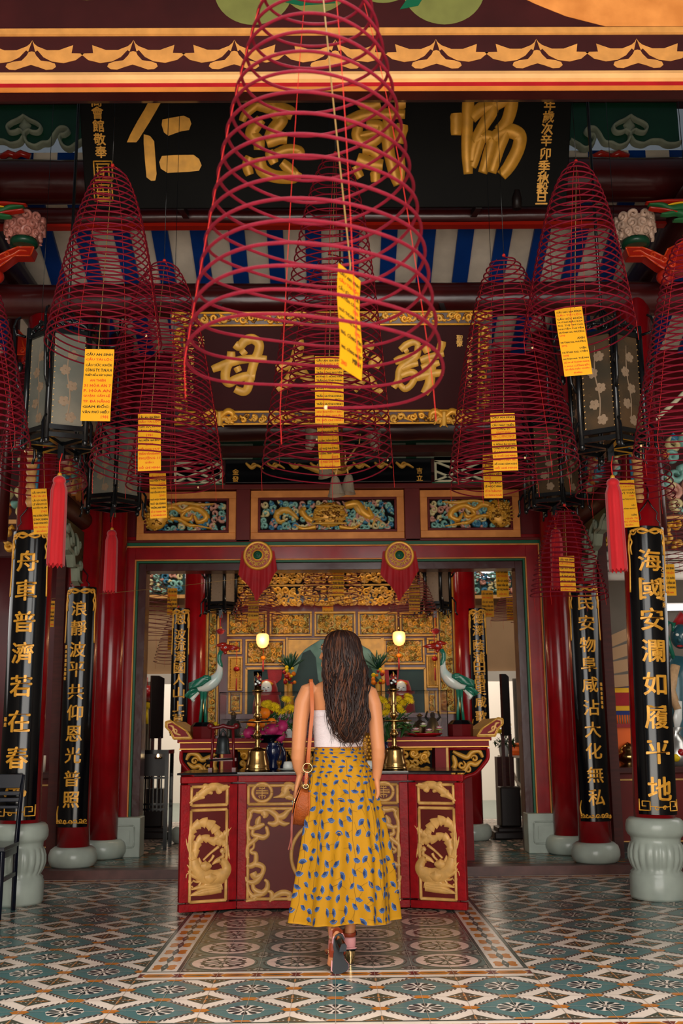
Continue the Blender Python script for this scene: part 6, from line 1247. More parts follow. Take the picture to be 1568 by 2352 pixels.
# ------------------------------------------------------------------ gilded shrine at the back of the inner hall
YS = 11.9; SH = onp((0, YS, 0), (1, 0, 0), (0, 0, 1)); SP = plane((0, YS, 0), (1, 0, 0), (0, 0, 1))
def rect(x0, y0, x1, y1): a = SH(x0, y1); b = SH(x1, y0); return a[0], b[0], a[1], b[1]
t = thing('shrine', 'gilded shrine wall of carved panels behind the altar table', 'shrine', (0, YS, UP))
u0, u1, v0, v1 = rect(468, 1312, 1046, 1740); m = MB(); m.box(u0, u1, YS+.02, YS+.12, UP, 3.1, 'dark_red'); m.build('backing', t)
def gpanel(x0, y0, x1, y1, seed, lattice=False, size=.062):
    u0, u1, v0, v1 = rect(x0, y0, x1, y1); f_ = .022; m = MB()
    for a in ((u0, u1, v0, v0+f_), (u0, u1, v1-f_, v1), (u0, u0+f_, v0+f_, v1-f_), (u1-f_, u1, v0+f_, v1-f_)): m.box(a[0], a[1], YS-.03, YS+.02, a[2], a[3], 'gold_leaf')
    fr = m.build('panel_frame', t, bevel=.005); m = MB(); g_ = .034; m.box(u0+g_, u1-g_, YS-.004, YS+.02, v0+g_, v1-g_, 'gold_olive'); m.build('panel_ground', fr)
    m = MB()
    if lattice:
        n = 6; w_ = u1-u0-2*g_; h_ = v1-v0-2*g_; k = max(3, round(h_/w_*n))
        for i in range(n+1):
            for j in range(k+1): m.ell((u0+g_+w_*(i+.5*(j % 2))/(n+.5), YS-.008, v0+g_+h_*j/k), (.013, .012, .017), 'gold_leaf', 6, 5)
    else: scrolls(m, lambda u, v, h: SP(u, v, h+.006), u0+g_, v0+g_, u1-g_, v1-g_, ['gold_leaf', 'gold', 'gold_olive', 'gold_pale'], seed, size, .011, .03); scrolls(m, lambda u, v, h: SP(u, v, h+.004), u0+g_, v0+g_, u1-g_, v1-g_, ['gold_leaf', 'gold_dark'], seed+50, size*.8, .009, .022)
    m.build('carving', fr)
for i, a in enumerate(((521, 1405, 613, 1462), (619, 1405, 716, 1462), (722, 1405, 816, 1462), (822, 1405, 912, 1462), (918, 1405, 1000, 1462), (521, 1468, 556, 1503), (563, 1468, 655, 1529), (882, 1466, 974, 1527), (980, 1465, 1003, 1500), (524, 1592, 556, 1640), (980, 1588, 1003, 1640))): gpanel(*a, 40+i)
gpanel(523, 1508, 557, 1587, 70, True); gpanel(980, 1504, 1004, 1580, 71, True)
for a, sd in (((470, 1402, 504, 1690), 81), ((1008, 1320, 1040, 1640), 82)): gpanel(*a, sd, size=.075)
u0, u1, v0, v1 = rect(512, 1318, 1002, 1398); m = MB(); m.box(u0, u1, YS-.2, YS-.16, v0+.03, v1+.1, 'black_lacquer'); m.build('valance_ground', t)
m = MB(); SV = plane((0, YS-.2, 0), (1, 0, 0), (0, 0, 1)); vm = (v0+v1)/2+.03
for k, (a, b) in enumerate(((v0, vm-.01), (vm+.03, v1+.05))): scrolls(m, SV, u0, a, u1, b, ['gold_leaf', 'gold'], 90+k, .085, .015, .025); scrolls(m, SV, u0, a, u1, b, ['gold_leaf', 'gold_pale'], 95+k, .07, .012, .02)
m.box(u0, u1, YS-.215, YS-.2, vm, vm+.02, 'gold_leaf'); m.build('valance_carving', t)
# niche murals
def mural(name, x0, y0, x1, y1, mm): u0, u1, v0, v1 = rect(x0, y0, x1, y1); m = MB(); m.box(u0, u1, YS-.002, YS+.02, v0, v1, mm); return m.build(name, t), (u0, u1, v0, v1)
pm, (a0, a1, b0, b1) = mural('centre_mural', 660, 1468, 878, 1640, 'mural_teal')
for s in (0, 1):
    m = MB(); pts = [SH(*p) for p in ([(662, 1470), (735, 1470), (715, 1482), (700, 1492), (680, 1515), (662, 1525)] if not s else [(876, 1468), (812, 1468), (830, 1482), (848, 1492), (866, 1515), (876, 1525)])]; m.prism(pts if s else pts[::-1], SP, .004, .03, 'gold_leaf'); m.build('spandrel', pm)
    m = MB(); q = [SH(*p) for p in ([(660, 1640), (660, 1560), (680, 1545), (695, 1500), (712, 1492), (725, 1510), (730, 1560), (745, 1590), (745, 1640)] if not s else [(878, 1640), (878, 1570), (860, 1552), (850, 1530), (835, 1545), (820, 1590), (815, 1640)])]; m.prism(q if s else q[::-1], SP, .003, .006, 'mural_dark'); m.build('painted_hill', pm)
m = MB()
for x0, y0, x1, y1 in ((660, 1465, 878, 1468), (657, 1465, 661, 1640), (877, 1465, 881, 1640)): u0, u1, v0, v1 = rect(x0, y0, x1, y1); m.box(u0, u1, YS-.035, YS+.01, v0, v1, 'gold_leaf')
m.build('niche_frame', pm)
for x0, x1 in ((565, 656), (882, 975)):
    pn, (a0, a1, b0, b1) = mural('side_niche', x0, 1535, x1, 1640, 'mural_dark'); m = MB()
    for x, w_ in ((a0, 0), (a1, 0)): m.box(x-.012, x+.012, YS-.03, YS+.01, b0, b1, 'gold_leaf')
    m.box(a0, a1, YS-.03, YS+.01, b1-.012, b1+.012, 'gold_leaf'); m.build('niche_frame', pn); xs = x1-30 if x0 < 700 else x0+12
    m = MB(); q = [SH(*p) for p in ((xs-12, 1538), (xs+22, 1538), (xs+20, 1560), (xs+6, 1572), (xs-6, 1575), (xs-10, 1558))]; m.prism(q[::-1], SP, .003, .02, 'crimson'); m.build('curtain', pn)
for px, l in ((612, 'left'), (921, 'right')):
    c = P(px, 1640, 11.6); z0 = c.z; t2 = thing('deity_statue', 'white faced statue in a red hood in the %s niche of the shrine' % l, 'statue', c); top = P(px, 1560, 11.6).z
    m = MB(); m.lathe([(.0, 0), (.16, 0), (.15, .12), (.12, .24), (.115, (top-z0)*.75), (.09, (top-z0)*.95), (.0, (top-z0))], 'cloth_red', (c.x, c.y+.03, z0), 20); m.build('red_hood', t2); m = MB(); m.ell((c.x, c.y-.07, z0+(top-z0)*.72), (.062, .05, .085), 'porcelain', 16, 10); m.ell((c.x, c.y-.125, z0+(top-z0)*.71), (.010, .012, .018), 'porcelain', 8, 6); m.build('face', t2)
    m = MB(); [m.ell((c.x+s_*.024, c.y-.115, z0+(top-z0)*.75), (.011, .006, .004), 'dark_wood', 8, 4) for s_ in (-1, 1)]; m.ell((c.x, c.y-.116, z0+(top-z0)*.65), (.014, .006, .005), 'bright_red', 8, 4); m.build('features', t2); m = MB(); m.lathe([(.07, (top-z0)*.80), (.08, (top-z0)*.86), (.05, (top-z0)*.93)], 'gold', (c.x, c.y-.02, z0), 16); m.build('crown', t2)
b_ = thing('shelf', 'shelf carrying the hooded statues inside the shrine', 'shelf', (0, 11.6, P(700, 1640, 11.6).z)); m = MB(); z = P(700, 1640, 11.6).z; m.box(-1.2, 1.1, 11.4, YS-.04, z-.05, z, 'dark_red'); m.box(-1.2, 1.1, 11.7, YS-.04, UP, z-.05, 'dark_red'); m.build('board', b_)
for px, l in ((665, 'left'), (868, 'right')):
    c = P(px, 1575, 11.55); t2 = thing('offering_vase', 'gilded vase of dark peacock plumes and fruit, %s side of the niche' % l, 'vase', c); m = MB(); m.lathe([(.0, 0), (.03, 0), (.02, .04), (.05, .1), (.04, .16), (.055, .19), (.0, .19)], 'gold', (c.x, c.y, P(px, 1640, 11.6).z), 18); m.tube([(c.x, c.y, P(px, 1640, 11.6).z+.18), (c.x, c.y, c.z+.02)], .03, 'gold_leaf', 10); m.build('vase', t2); m = MB(); R = random.Random(px)
    for k in range(16): m.ell(c+Vector((R.uniform(-.06, .06), R.uniform(-.05, .03), R.uniform(.02, .2))), R.uniform(.016, .028), ['orange_fruit', 'bright_red', 'mums'][k % 3], 8, 6)
    m.build('fruit', t2); m = MB()
    for k in range(24): a = R.uniform(.3, 2.84); p0 = c+Vector((0, 0, .18)); d = Vector((math.cos(a), R.uniform(-.3, .3), math.sin(a)))*R.uniform(.14, .22); m.tube([p0, p0+d*.6, p0+d], [(.006, .003), (.018, .004), (.004, .002)], 'green_paint', 5)
    m.build('plumes', t2)
# glowing wall lamps
for px, py, l in ((603, 1468, 'left'), (916, 1463, 'right')):
    c = P(px, py, 11.62); t2 = thing('wall_lamp', 'glowing amber glass lamp, %s one before the gilded panels' % l, 'lamp', c); m = MB(); m.lathe([(.022, -.095), (.045, -.085), (.066, -.05), (.072, .0), (.066, .045), (.045, .06)], 'lamp_glass', c, 24, caps=False); m.build('lamp_shade', t2); m = MB(); m.ell((c.x, c.y-.05, c.z-.01), .026, 'bulb', 12, 8); m.build('bulb', t2)
    m = MB(); m.tube([c+Vector((0, 0, .05)), c+Vector((0, .05, .12)), c+Vector((0, .25, .14))], .01, 'brass', 6); m.build('arm', t2)
    pl = bpy.data.lights.new('lamp_light', 'POINT'); pl.energy = 5; pl.color = (1, .68, .34); pl.shadow_soft_size = .06; po = bpy.data.objects.new('lamp_light', pl); C.objects.link(po); po.location = (c.x, c.y-.14, c.z-.02)
    m = MB(); q = c+Vector((0, .1, -.20)); m.tube([c+Vector((0, .1, -.08)), q], .003, 'thread', 4); m.ell(q, (.028, .02, .024), 'orange_fruit', 10, 6); m.tube([q, q+Vector((0, 0, -.15))], [.006, .012], 'tassel', 6); m.build('charm', t2)
for px, py, l in ((543, 1537, 'left'), (998, 1513, 'right')):
    c = P(px, py, 11.7); t2 = thing('paper_lantern', 'tiny red lantern charm on a string, %s side of the shrine' % l, 'lantern', c); m = MB(); m.ell(c, (.035, .035, .028), 'bright_red', 14, 8); m.build('body', t2); m = MB(); m.tube([c+Vector((0, 0, .3)), c], .003, 'thread', 4); m.ell(c+Vector((0, 0, .035)), (.016, .016, .01), 'gold', 8, 5); m.ell(c-Vector((0, 0, .035)), (.016, .016, .01), 'gold', 8, 5); m.ell(c-Vector((0, 0, .075)), (.012, .012, .014), 'gold', 8, 5); m.tube([c-Vector((0, 0, .1)), c-Vector((0, 0, .24))], [.006, .010], 'tassel', 6); m.build('tassel', t2)
lantern(515, 11.42, P(515, 1394, 11.42).z, P(515, 1394, 11.42).z+.72, .17, -PI/2+.3, 'dark framed glass lantern inside the doorway, left of the shrine top', 'pane_flower', 5.0, .01)
lantern(985, 11.42, P(985, 1394, 11.42).z, P(985, 1394, 11.42).z+.72, .17, -PI/2+.3, 'dark framed glass lantern inside the doorway, right of the shrine top', 'pane_flower', 5.0, .01)
m = MB(); m.tube([(-3, 11.42, 5.04), (0, 11.42, 5.04), (3, 11.42, 5.04)], .05, 'maroon', 10); struct('beam', m, 'pole carrying the inner lanterns', 'beam')
# inner columns and couplet boards
for px, pb, l, ch, ys in ((447, 413, 'left', '恩波流澤國人山上草', (1420, 1455, 1480, 1507, 1533, 1560, 1590, 1622, 1652)), (1070, 1099, 'right', '德澤蔭蒲田萬里咸歌', (1418, 1447, 1480, 1508, 1531, 1557, 1582, 1612, 1645))):
    c = P(px, 1500, 11.75); column(c.x, 11.75, .125, UP, 5.0, 'red column inside the hall, %s of the gilded shrine' % l, LOW)
    q = P(pb, 1500, 11.6); board('narrow black couplet board beside the %s inner column' % l, q.x, 11.6+.12, .12, P(pb, 1690, 11.6).z, P(pb, 1397, 11.6).z, .75, ch, [P(pb, y, 11.5).z for y in ys], .115, hook=False, foot='f', bold=.002, seed=px)
# notice boards on poles
def noticeboard(px0, px1, py0, py1, pyb, Y, label):
    a = P((px0+px1)/2, py0, Y); zb = P((px0+px1)/2, py1, Y).z; w_ = (px1-px0)/2400*(Y*.98)/2; t = thing('notice_board', label, 'board', (a.x, Y, UP)); m = MB(); S = plane((a.x, Y, 0), (math.cos(.5), math.sin(.5), 0), (0, 0, 1)); m.prism([(-w_, zb), (w_, zb), (w_, a.z-.03), (w_*.2, a.z), (-w_, a.z)], S, -.02, .02, 'dark_wood', 'brown_wood', back=True); m.build('board', t, bevel=.004)
    m = MB()
    for d in (-.04, .04): m.bar((a.x+d, Y+.02, .45), (a.x+d, Y+.02, zb+.02), .035, .035, 'brown_wood')
    m.build('poles', t); m = MB(); m.box(a.x-.11, a.x+.11, Y-.1, Y+.13, .2, .62, 'dark_wood'); m.box(a.x-.16, a.x+.16, Y-.16, Y+.18, UP+.07, .2, 'dark_wood'); m.box(a.x-.2, a.x+.2, Y-.18, Y+.2, UP, UP+.08, 'dark_wood'); m.build('pedestal', t, bevel=.015)
noticeboard(346, 378, 1552, 1696, 1880, 12.3, 'dark wooden board on a pole by the left opening of the hall')
noticeboard(1146, 1168, 1548, 1690, 1895, 11.9, 'dark wooden board on a pole with a heavy pedestal by the right opening')
# lattice bench on the left with a candle glow
t = thing('lattice_table', 'dark lattice side table in the left part of the doorway', 'table', (P(350, 1800, 11.2).x, 11.2, UP)); c = P(352, 1800, 11.2); x0, x1 = P(316, 1800, 11.2).x, P(392, 1800, 11.2).x
m = MB(); m.box(x0, x1, 11.0, 11.4, 1.02, 1.06, 'black_lacquer'); m.box(x0+.02, x1-.02, 11.02, 11.05, .80, 1.02, 'dark_wood'); m.build('top', t); m = MB()
for k in range(8): x = x0+.03+(x1-x0-.06)*k/7; m.bar((x, 11.03, .45), (x, 11.03, .80), .014, .014, 'black_lacquer')
for z in (.47, .52, .78): m.bar((x0, 11.03, z), (x1, 11.03, z), .016, .02, 'black_lacquer')
m.build('lattice', t)
for x in (x0+.02, x1-.02):
    for y in (11.03, 11.37): m = MB(); m.bar((x, y, UP), (x, y, 1.02), .035, .035, 'black_lacquer'); m.build('leg', t)
c = P(363, 1736, 10.97); t = thing('oil_lamp', 'small glowing oil lamp on the dark lattice table', 'lamp', c); m = MB(); m.ell(c, (.012, .012, .02), 'bulb', 8, 6); m.build('flame', t); m = MB(); m.lathe([(.03, -.03), (.04, -.012), (.02, -.012), (0, -.012)], 'brass', c, 14); m.build('cup', t)
# bright court behind: red lantern, curtains, white folding table, flowers
def simple(name, label, cat, loc, parts, group=None):
    t = thing(name, label, cat, loc, 0, group)
    for nm, fn in parts: m = MB(); fn(m); m.build(nm, t)
    return t
for px, mm, l in ((338, 'bright_red', 'left'),):
    c = P(px, 1592, 14.7); simple('red_lantern', 'red lantern with a yellow tail hanging in the left opening', 'lantern', c, [('body', lambda m: m.ell(c, (.13, .13, .11), 'bright_red', 18, 10)), ('tail', lambda m: (m.ell(c-Vector((0, 0, .17)), (.06, .06, .05), 'mums', 10, 6), m.tube([c-Vector((0, 0, .2)), c-Vector((0, 0, .42))], [.02, .028], 'mums', 8))), ('cord', lambda m: m.tube([c+Vector((0, 0, .1)), (c.x, c.y, 2.0)], .005, 'thread', 5))])
c = P(1187, 1592, 14.92); simple('hanging_tassel', 'yellow hanging tassel in the right opening', 'tassel', c, [('tail', lambda m: (m.ell(c, (.06, .06, .07), 'mums', 10, 6), m.tube([c, c-Vector((0, 0, .2))], [.03, .022], 'mums', 8))), ('cord', lambda m: m.tube([c, (c.x, c.y, 2.0)], .005, 'thread', 5))])
for x0, x1, l in ((P(330, 1600, 14.85).x-.1, P(352, 1600, 14.85).x, 'left'), (P(1178, 1600, 14.85).x, P(1196, 1600, 14.85).x, 'right')):
    m = MB(); m.grid(lambda u, v: Vector((x0+(x1-x0)*u, 14.85+.03*math.sin(u*40), .085+1.865*v)), 30, 2, 'grey_wall'); m.X = None; tag(m.build('curtain'), 'grey striped curtain hanging in the %s opening' % l, 'curtain')
a, b = P(1160, 1735, 13.6), P(1206, 1735, 13.6); zt = a.z
simple('folding_table', 'white folding table in the bright right opening', 'table', (a.x, 13.6, UP), [('top', lambda m: m.box(a.x-.05, b.x+.3, 13.4, 13.9, zt-.03, zt, 'white_wall')), ('leg', lambda m: m.tube([(a.x, 13.5, zt-.03), (a.x+.12, 13.5, .6), (b.x+.1, 13.5, .32), (b.x+.25, 13.5, UP+.02)], .018, 'white_wall', 8)), ('leg', lambda m: m.tube([(b.x+.1, 13.6, zt-.03), (b.x, 13.6, .6), (a.x+.1, 13.6, .32), (a.x-.02, 13.6, UP+.02)], .018, 'white_wall', 8))])
c = P(1190, 1728, 13.55); c.z = zt; simple('plastic_jar', 'round orange plastic jar on the white folding table', 'jar', c, [('body', lambda m: m.lathe([(.0, 0), (.10, 0), (.125, .03), (.125, .07), (.115, .075), (.12, .1), (.1, .12), (.0, .12)], 'plastic_orange', c, 24)), ('lid', lambda m: m.lathe([(.12, .12), (.12, .15), (.0, .155)], 'plastic_orange', c, 24))])
mums(1138, 1660, 1180, 1700, 12.9, 1157, 1720, 'yellow flowers beyond the right board, in front of the bright opening', 'porcelain', 'white vase of yellow flowers by the right opening', 8, 12, P(1157, 1738, 12.9).z)
c = P(1157, 1738, 12.9); simple('flower_stand', 'slim dark stand under the white flower vase', 'stand', (c.x, 12.9, UP), [('post', lambda m: m.box(c.x-.1, c.x+.1, 12.8, 13.0, UP, c.z, 'brown_wood'))])
# skylight gaps and coloured gable carving seen high at both ends of the doorway
for px, l in ((448, 'left'), (1112, 'right')):
    u = P(px, 1318, 14.9); m = MB(); m.box(u.x-.14, u.x+.14, 14.9, 14.95, u.z-.06, u.z+.14, 'daylight'); tag(m.build('window_1' if l == 'left' else 'window_2'), 'small bright opening high in the back wall, %s side' % l, 'window', kind='structure')
for px, l in ((362, 'left'), (1145, 'right')):
    c = P(px, 1345, 14.95); m = MB(); S = plane((c.x, 14.9, c.z), (1, 0, 0), (0, 0, 1)); m.prism([(-.4, -.14), (.4, -.14), (.4, .3), (-.4, .3)], S, -.05, 0, 'mural_dark', back=True); scrolls(m, S, -.38, -.12, .38, .28, SEA, px, .11, .02, .03); m.box(c.x-.5, c.x+.5, 14.83, 14.935, c.z-.2, c.z-.15, 'pale_orange'); tag(m.build('gable_carving'), 'painted cloud carving high behind the doorway, %s side' % l, 'carving')
# ------------------------------------------------------------------ the person, walking away, seen from behind
pw = thing('person', 'person with long dark hair, white tube top and yellow leaf print skirt, walking away', 'person', (.03, 5.95, 0))
b = MB(); SK = 'skin'
def TZ(rows, y0=6.0):                    # stacked ellipses: z, x, half width, half depth, dy
    pts = []
    b2 = [[b.v((cx+hw*math.cos(2*PI*k/28), y0+dy+hd*math.sin(2*PI*k/28), z)) for k in range(28)] for z, cx, hw, hd, dy in rows]
    for i in range(len(b2)-1):
        for k in range(28): b.f((b2[i][k], b2[i][(k+1) % 28], b2[i+1][(k+1) % 28], b2[i+1][k]), SK, True)
    b.f(b2[0][::-1], SK); b.f(b2[-1], SK)
TORSO = [(.84, .036, .15, .11, 0), (.95, .036, .168, .125, 0), (1.05, .03, .142, .108, 0), (1.12, .026, .127, .092, 0), (1.20, .028, .133, .094, -.002), (1.28, .034, .144, .10, -.004), (1.335, .036, .151, .105, -.006), (1.39, .036, .158, .10, -.008), (1.425, .034, .162, .088, -.008), (1.455, .03, .150, .07, -.004), (1.48, .026, .112, .058, .0), (1.50, .026, .07, .052, .004)]
TZ(TORSO)
b.tube([(.026, 6.0, 1.46), (.03, 6.01, 1.52), (.04, 6.02, 1.60), (.046, 6.02, 1.66)], [.058, .050, .048, .05], SK, 16)
HC_ = Vector((.030, 6.015, 1.655)); fd = Vector((-.93, .3676, 0)); sd_ = Vector((.3676, .93, 0)); HR = Matrix((fd, sd_, Vector((0, 0, 1)))).transposed()
hp = lambda a, c, z: HC_ + fd*a + sd_*c + Vector((0, 0, z))
b.ell(HC_, (.096, .074, .105), SK, 24, 18, HR); b.ell(hp(.035, 0, -.055), (.060, .054, .062), SK, 18, 12, HR); b.ell(hp(.068, 0, -.095), (.024, .024, .02), SK, 12, 8, HR)
b.ell(hp(.06, .0, .02), (.040, .056, .05), SK, 16, 10, HR); b.tube([hp(.094, 0, .015), hp(.101, 0, -.010), hp(.109, 0, -.027), hp(.094, 0, -.035)], [.008, .009, .0115, .010], SK, 10)
b.tube([hp(.090, 0, -.058), hp(.101, 0, -.060), hp(.099, 0, -.066), hp(.101, 0, -.073), hp(.09, 0, -.08)], [(.018, .006), (.018, .008), (.012, .005), (.016, .008), (.016, .007)], SK, 10)
for s in (-1, 1): b.ell(hp(.07, s*.038, -.025), (.022, .022, .022), SK, 10, 8, HR); b.ell(hp(-.005, s*.075, -.015), (.016, .008, .028), SK, 10, 8, HR); b.tube([hp(.086, s*.01, .028), hp(.088, s*.03, .034), hp(.075, s*.05, .028)], [.008, .010, .006], SK, 8)
# arms
LA = [(-.10, 6.0, 1.445), (-.142, 5.995, 1.43), (-.172, 5.985, 1.37), (-.186, 5.975, 1.27), (-.193, 5.965, 1.17), (-.196, 5.965, 1.12), (-.199, 5.975, 1.07), (-.196, 5.99, 1.02), (-.186, 6.0, .985)]
b.tube(LA, [.048, .053, .048, .043, .040, .039, .039, .032, .0255], SK, 18)
RA = [(.165, 6.0, 1.435), (.20, 5.995, 1.415), (.226, 5.985, 1.35), (.236, 5.975, 1.26), (.243, 5.965, 1.17), (.247, 5.965, 1.12), (.247, 5.975, 1.07), (.243, 5.99, 1.01), (.236, 6.0, .955)]
b.tube(RA, [.048, .053, .047, .042, .039, .038, .037, .030, .0245], SK, 18)
NAILS = []
def hand(w_, d, nrm, side, curl, thumb=1, splay=.0):
    """w_ wrist, d down the hand, nrm palm side, side from index to little finger"""
    w_ = Vector(w_); d = Vector(d).normalized(); nrm = Vector(nrm).normalized(); side = Vector(side).normalized()
    b.tube([w_-d*.02, w_+d*.02, w_+d*.05, w_+d*.085, w_+d*.095], [(.022, .019), (.024, .018), (.036, .0155), (.040, .014), (.036, .011)] if abs(side.y) < .5 else [(.019, .023), (.018, .025), (.0155, .036), (.014, .040), (.011, .036)], SK, 14)
    b.ell(w_+d*.05+nrm*.010-side*.016, .018, SK, 10, 8)
    for k, (L_, off) in enumerate(((.075, -.029), (.083, -.010), (.077, .010), (.060, .028))):
        p = w_+d*(.088-.004*abs(k-1))+side*off; a = 0; pts = [p-d*.012, p]; dd = d + side*splay*(k-1.5)
        for j, q in enumerate((.46, .30, .24)): a += curl[k]*(.8, 1, .7)[j]; v = dd*math.cos(a)+nrm*math.sin(a); p = p+v*L_*q; pts.append(p)
        b.tube(pts, [.0098, .0098, .0088, .0078, .0062], SK, 10); b.ell(pts[-1], .0064, SK, 8, 6); NAILS.append((pts[-1]-nrm*.0045*math.cos(a)+d*.001, v, nrm))
    p = w_+d*.028-side*.022+nrm*.004; q = p+d*.030-side*.020+nrm*.010; r_ = q+d*.034-side*.004+nrm*.008; s_ = r_+d*.024+nrm*.004
    b.tube([p-d*.01+side*.008, q, r_, s_], [.013, .012, .0098, .0072], SK, 10); b.ell(s_, .0072, SK, 8, 6)
hand((-.186, 6.0, .985), (-.28, .0, -.96), (.9, .12, -.2), (.06, -1, 0), (.05, .09, .12, .10))
hand((.236, 6.0, .955), (.10, .02, -.99), (-1, -.05, 0), (-.06, -1, 0), (.30, .34, .38, .42))
# legs, feet
b.tube([(-.045, 6.0, .92), (-.03, 6.01, .75), (-.005, 6.03, .55), (-.004, 6.0, .47), (-.012, 5.93, .36), (-.014, 5.87, .27), (-.010, 5.825, .205), (-.004, 5.80, .165)], [.085, .075, .058, .052, .050, .040, .0295, .031], SK, 18)
b.tube([(.105, 6.0, .92), (.10, 6.02, .75), (.09, 6.04, .55), (.088, 6.04, .47), (.09, 6.02, .36), (.086, 5.995, .25), (.081, 5.985, .17), (.078, 5.985, .135)], [.085, .075, .058, .052, .050, .040, .029, .031], SK, 18)
b.tube([(.004, 5.775, .205), (.002, 5.79, .165), (.0, 5.77, .11), (-.002, 5.745, .06), (-.006, 5.755, .035), (-.012, 5.79, .025)], [(.026, .024), (.03, .034), (.032, .032), (.038, .026), (.038, .018), (.03, .012)], SK, 14)
b.tube([(.079, 5.965, .115), (.072, 6.0, .105), (.045, 6.05, .065), (.0, 6.11, .035), (-.022, 6.14, .028), (-.04, 6.165, .024)], [(.024, .024), (.030, .034), (.030, .030), (.036, .022), (.036, .016), (.026, .012)], SK, 14)
raw = b.build('body_raw'); rm = raw.modifiers.new('r', 'REMESH'); rm.mode = 'VOXEL'; rm.voxel_size = .0042; rm.use_smooth_shade = True
sm_ = raw.modifiers.new('s', 'SMOOTH'); sm_.factor = .5; sm_.iterations = 5
me = bpy.data.meshes.new_from_object(raw.evaluated_get(bpy.context.evaluated_depsgraph_get())); bpy.data.objects.remove(raw)
me.transform(MW['person'].inverted()); me.materials.clear(); me.materials.append(MATS['skin']); me.polygons.foreach_set('use_smooth', [True]*len(me.polygons))
body = bpy.data.objects.new('body', me); C.objects.link(body); body.parent = pw; MW['body'] = MW['person']
m = MB()
for s in (-1, 1):
    m.ell(hp(.078, s*.032, .008), .0125, 'porcelain', 12, 8); m.ell(hp(.0885, s*.033, .008), (.005, .005, .005), 'hair', 8, 6)
m.build('eye', pw); m = MB()
for s in (-1, 1):
    for k in range(7): a = (k-3)*.2; m.tube([hp(.088-.006*abs(a), s*(.033+.014*a*2), .016), hp(.098-.006*abs(a), s*(.034+.02*a*2), .022)], .0009, 'hair', 4)
    m.tube([hp(.094, s*.016, .036), hp(.090, s*.034, .042), hp(.076, s*.052, .036)], [.002, .003, .0015], 'hair', 5)
m.build('eyelashes', pw)
m = MB()
for p, v, n_ in NAILS: m.ell(p+v*.001, (.0042, .0042, .006), 'sea_teal', 8, 5)
m.build('fingernails', pw)
# hair: one mass with wavy locks
m = MB(); PX = lambda px: (px-766)/402+.003
prof_h = [(1.778, 785, 3, 6.01, .01), (1.774, 785, 14, 6.01, .035), (1.762, 785, 25, 6.005, .06), (1.742, 785, 33, 6.0, .082), (1.715, 786, 38, 5.99, .094), (1.67, 787, 41, 5.98, .098), (1.62, 789, 42, 5.965, .088), (1.57, 791, 44, 5.95, .072), (1.52, 793, 44, 5.93, .055), (1.46, 795, 42, 5.895, .04), (1.38, 796, 39, 5.88, .035), (1.30, 800, 36, 5.876, .033), (1.24, 801, 33, 5.876, .03), (1.19, 803, 26, 5.88, .025), (1.15, 803, 14, 5.885, .012)]
R = random.Random(77)
def hairpt(t, a):                        # t along the length, a angle round the mass
    q = spline([(z, PX(px), hw/402, yy, hd) for z, px, hw, yy, hd in prof_h], 60) if not hasattr(hairpt, 'q') else hairpt.q
    hairpt.q = q; i = min(int(t*60), 59); f_ = t*60-i; r = [q[i][j]*(1-f_)+q[i+1][j]*f_ for j in range(5)]
    return Vector((r[1]+r[2]*math.cos(a), r[3]+r[4]*math.sin(a), r[0]))
rows = [[m.v(hairpt(i/40, 2*PI*k/36)*1.0) for k in range(36)] for i in range(41)]
for i in range(40):
    for k in range(36): m.f((rows[i][k], rows[i+1][k], rows[i+1][(k+1) % 36], rows[i][(k+1) % 36]), 'hair', True)
m.f(rows[0], 'hair'); m.f(rows[-1][::-1], 'hair')
for s in range(330):
    a = PI*1.0+PI*R.random() if s > 60 else R.uniform(PI*.85, PI*2.15); t0 = R.uniform(.0, .1) if s < 200 else R.uniform(.1, .5); t1 = R.uniform(.80, 1.02) if s > 90 else R.uniform(.55, .8)
    ph, fr, am = R.uniform(0, 6.28), R.uniform(2.4, 4.2), R.uniform(.006, .017); pts = []; n = 26
    for i in range(n+1):
        t = t0+(t1-t0)*i/n; aa = a+.25*math.sin(t*5+ph)*t; p = hairpt(min(t, 1), aa); w_ = am*min(1.5, max(0, (t-.22)*2.4))
        o = p - Vector((PX(795), p.y+.05, p.z)); out = Vector((math.cos(aa), math.sin(aa), 0))
        p = p+out*(.003+w_*.6*math.sin(fr*6.28*t+ph))+Vector((w_*1.3*math.cos(fr*6.28*t+ph*1.3), 0, 0)); 
        if t > 1: p.z -= .05*(t-1)
        pts.append(p)
    r0 = R.uniform(.0028, .0062); m.tube(pts, [(r0*(.5+.5*min(1, 6*i/n))*(1 if i < n*.75 else max(.12, (1-(i/n-.75)*3.6))),)*2 for i in range(n+1)], 'hair' if R.random() < .62 else 'hair_light', 5)
for s in range(26):                      # loose ends and wisps
    sd2 = R.choice((-1, 1)); z0 = R.uniform(1.3, 1.56); x = PX(793)+sd2*(.095+R.uniform(-.01, .012)); p = Vector((x, 5.89-.02*(z0 < 1.45)+.05*(z0 > 1.5), z0)); pts = []; ph = R.uniform(0, 6)
    for i in range(12): pts.append(p+Vector((sd2*(.008*math.sin(i*.7+ph)+.0012*i*(1 if z0 > 1.4 else -1.2)), -.003*math.sin(i*.5), -.016*i)))
    m.tube(pts, [.0016*(1-.07*i) for i in range(12)], 'hair', 4)
for s in range(22):
    x = PX(R.uniform(776, 828)); p = Vector((x, 5.872, R.uniform(1.19, 1.24))); ph = R.uniform(0, 6); L_ = R.uniform(.006, .0105); pts = [p+Vector((.009*math.sin(i*.75+ph), -.006*math.cos(i*.6+ph)*.5, -L_*i)) for i in range(11)]
    m.tube(pts, [.0042*(1-.08*i) for i in range(11)], 'hair' if s % 3 else 'hair_light', 5)
m.build('hair', pw)
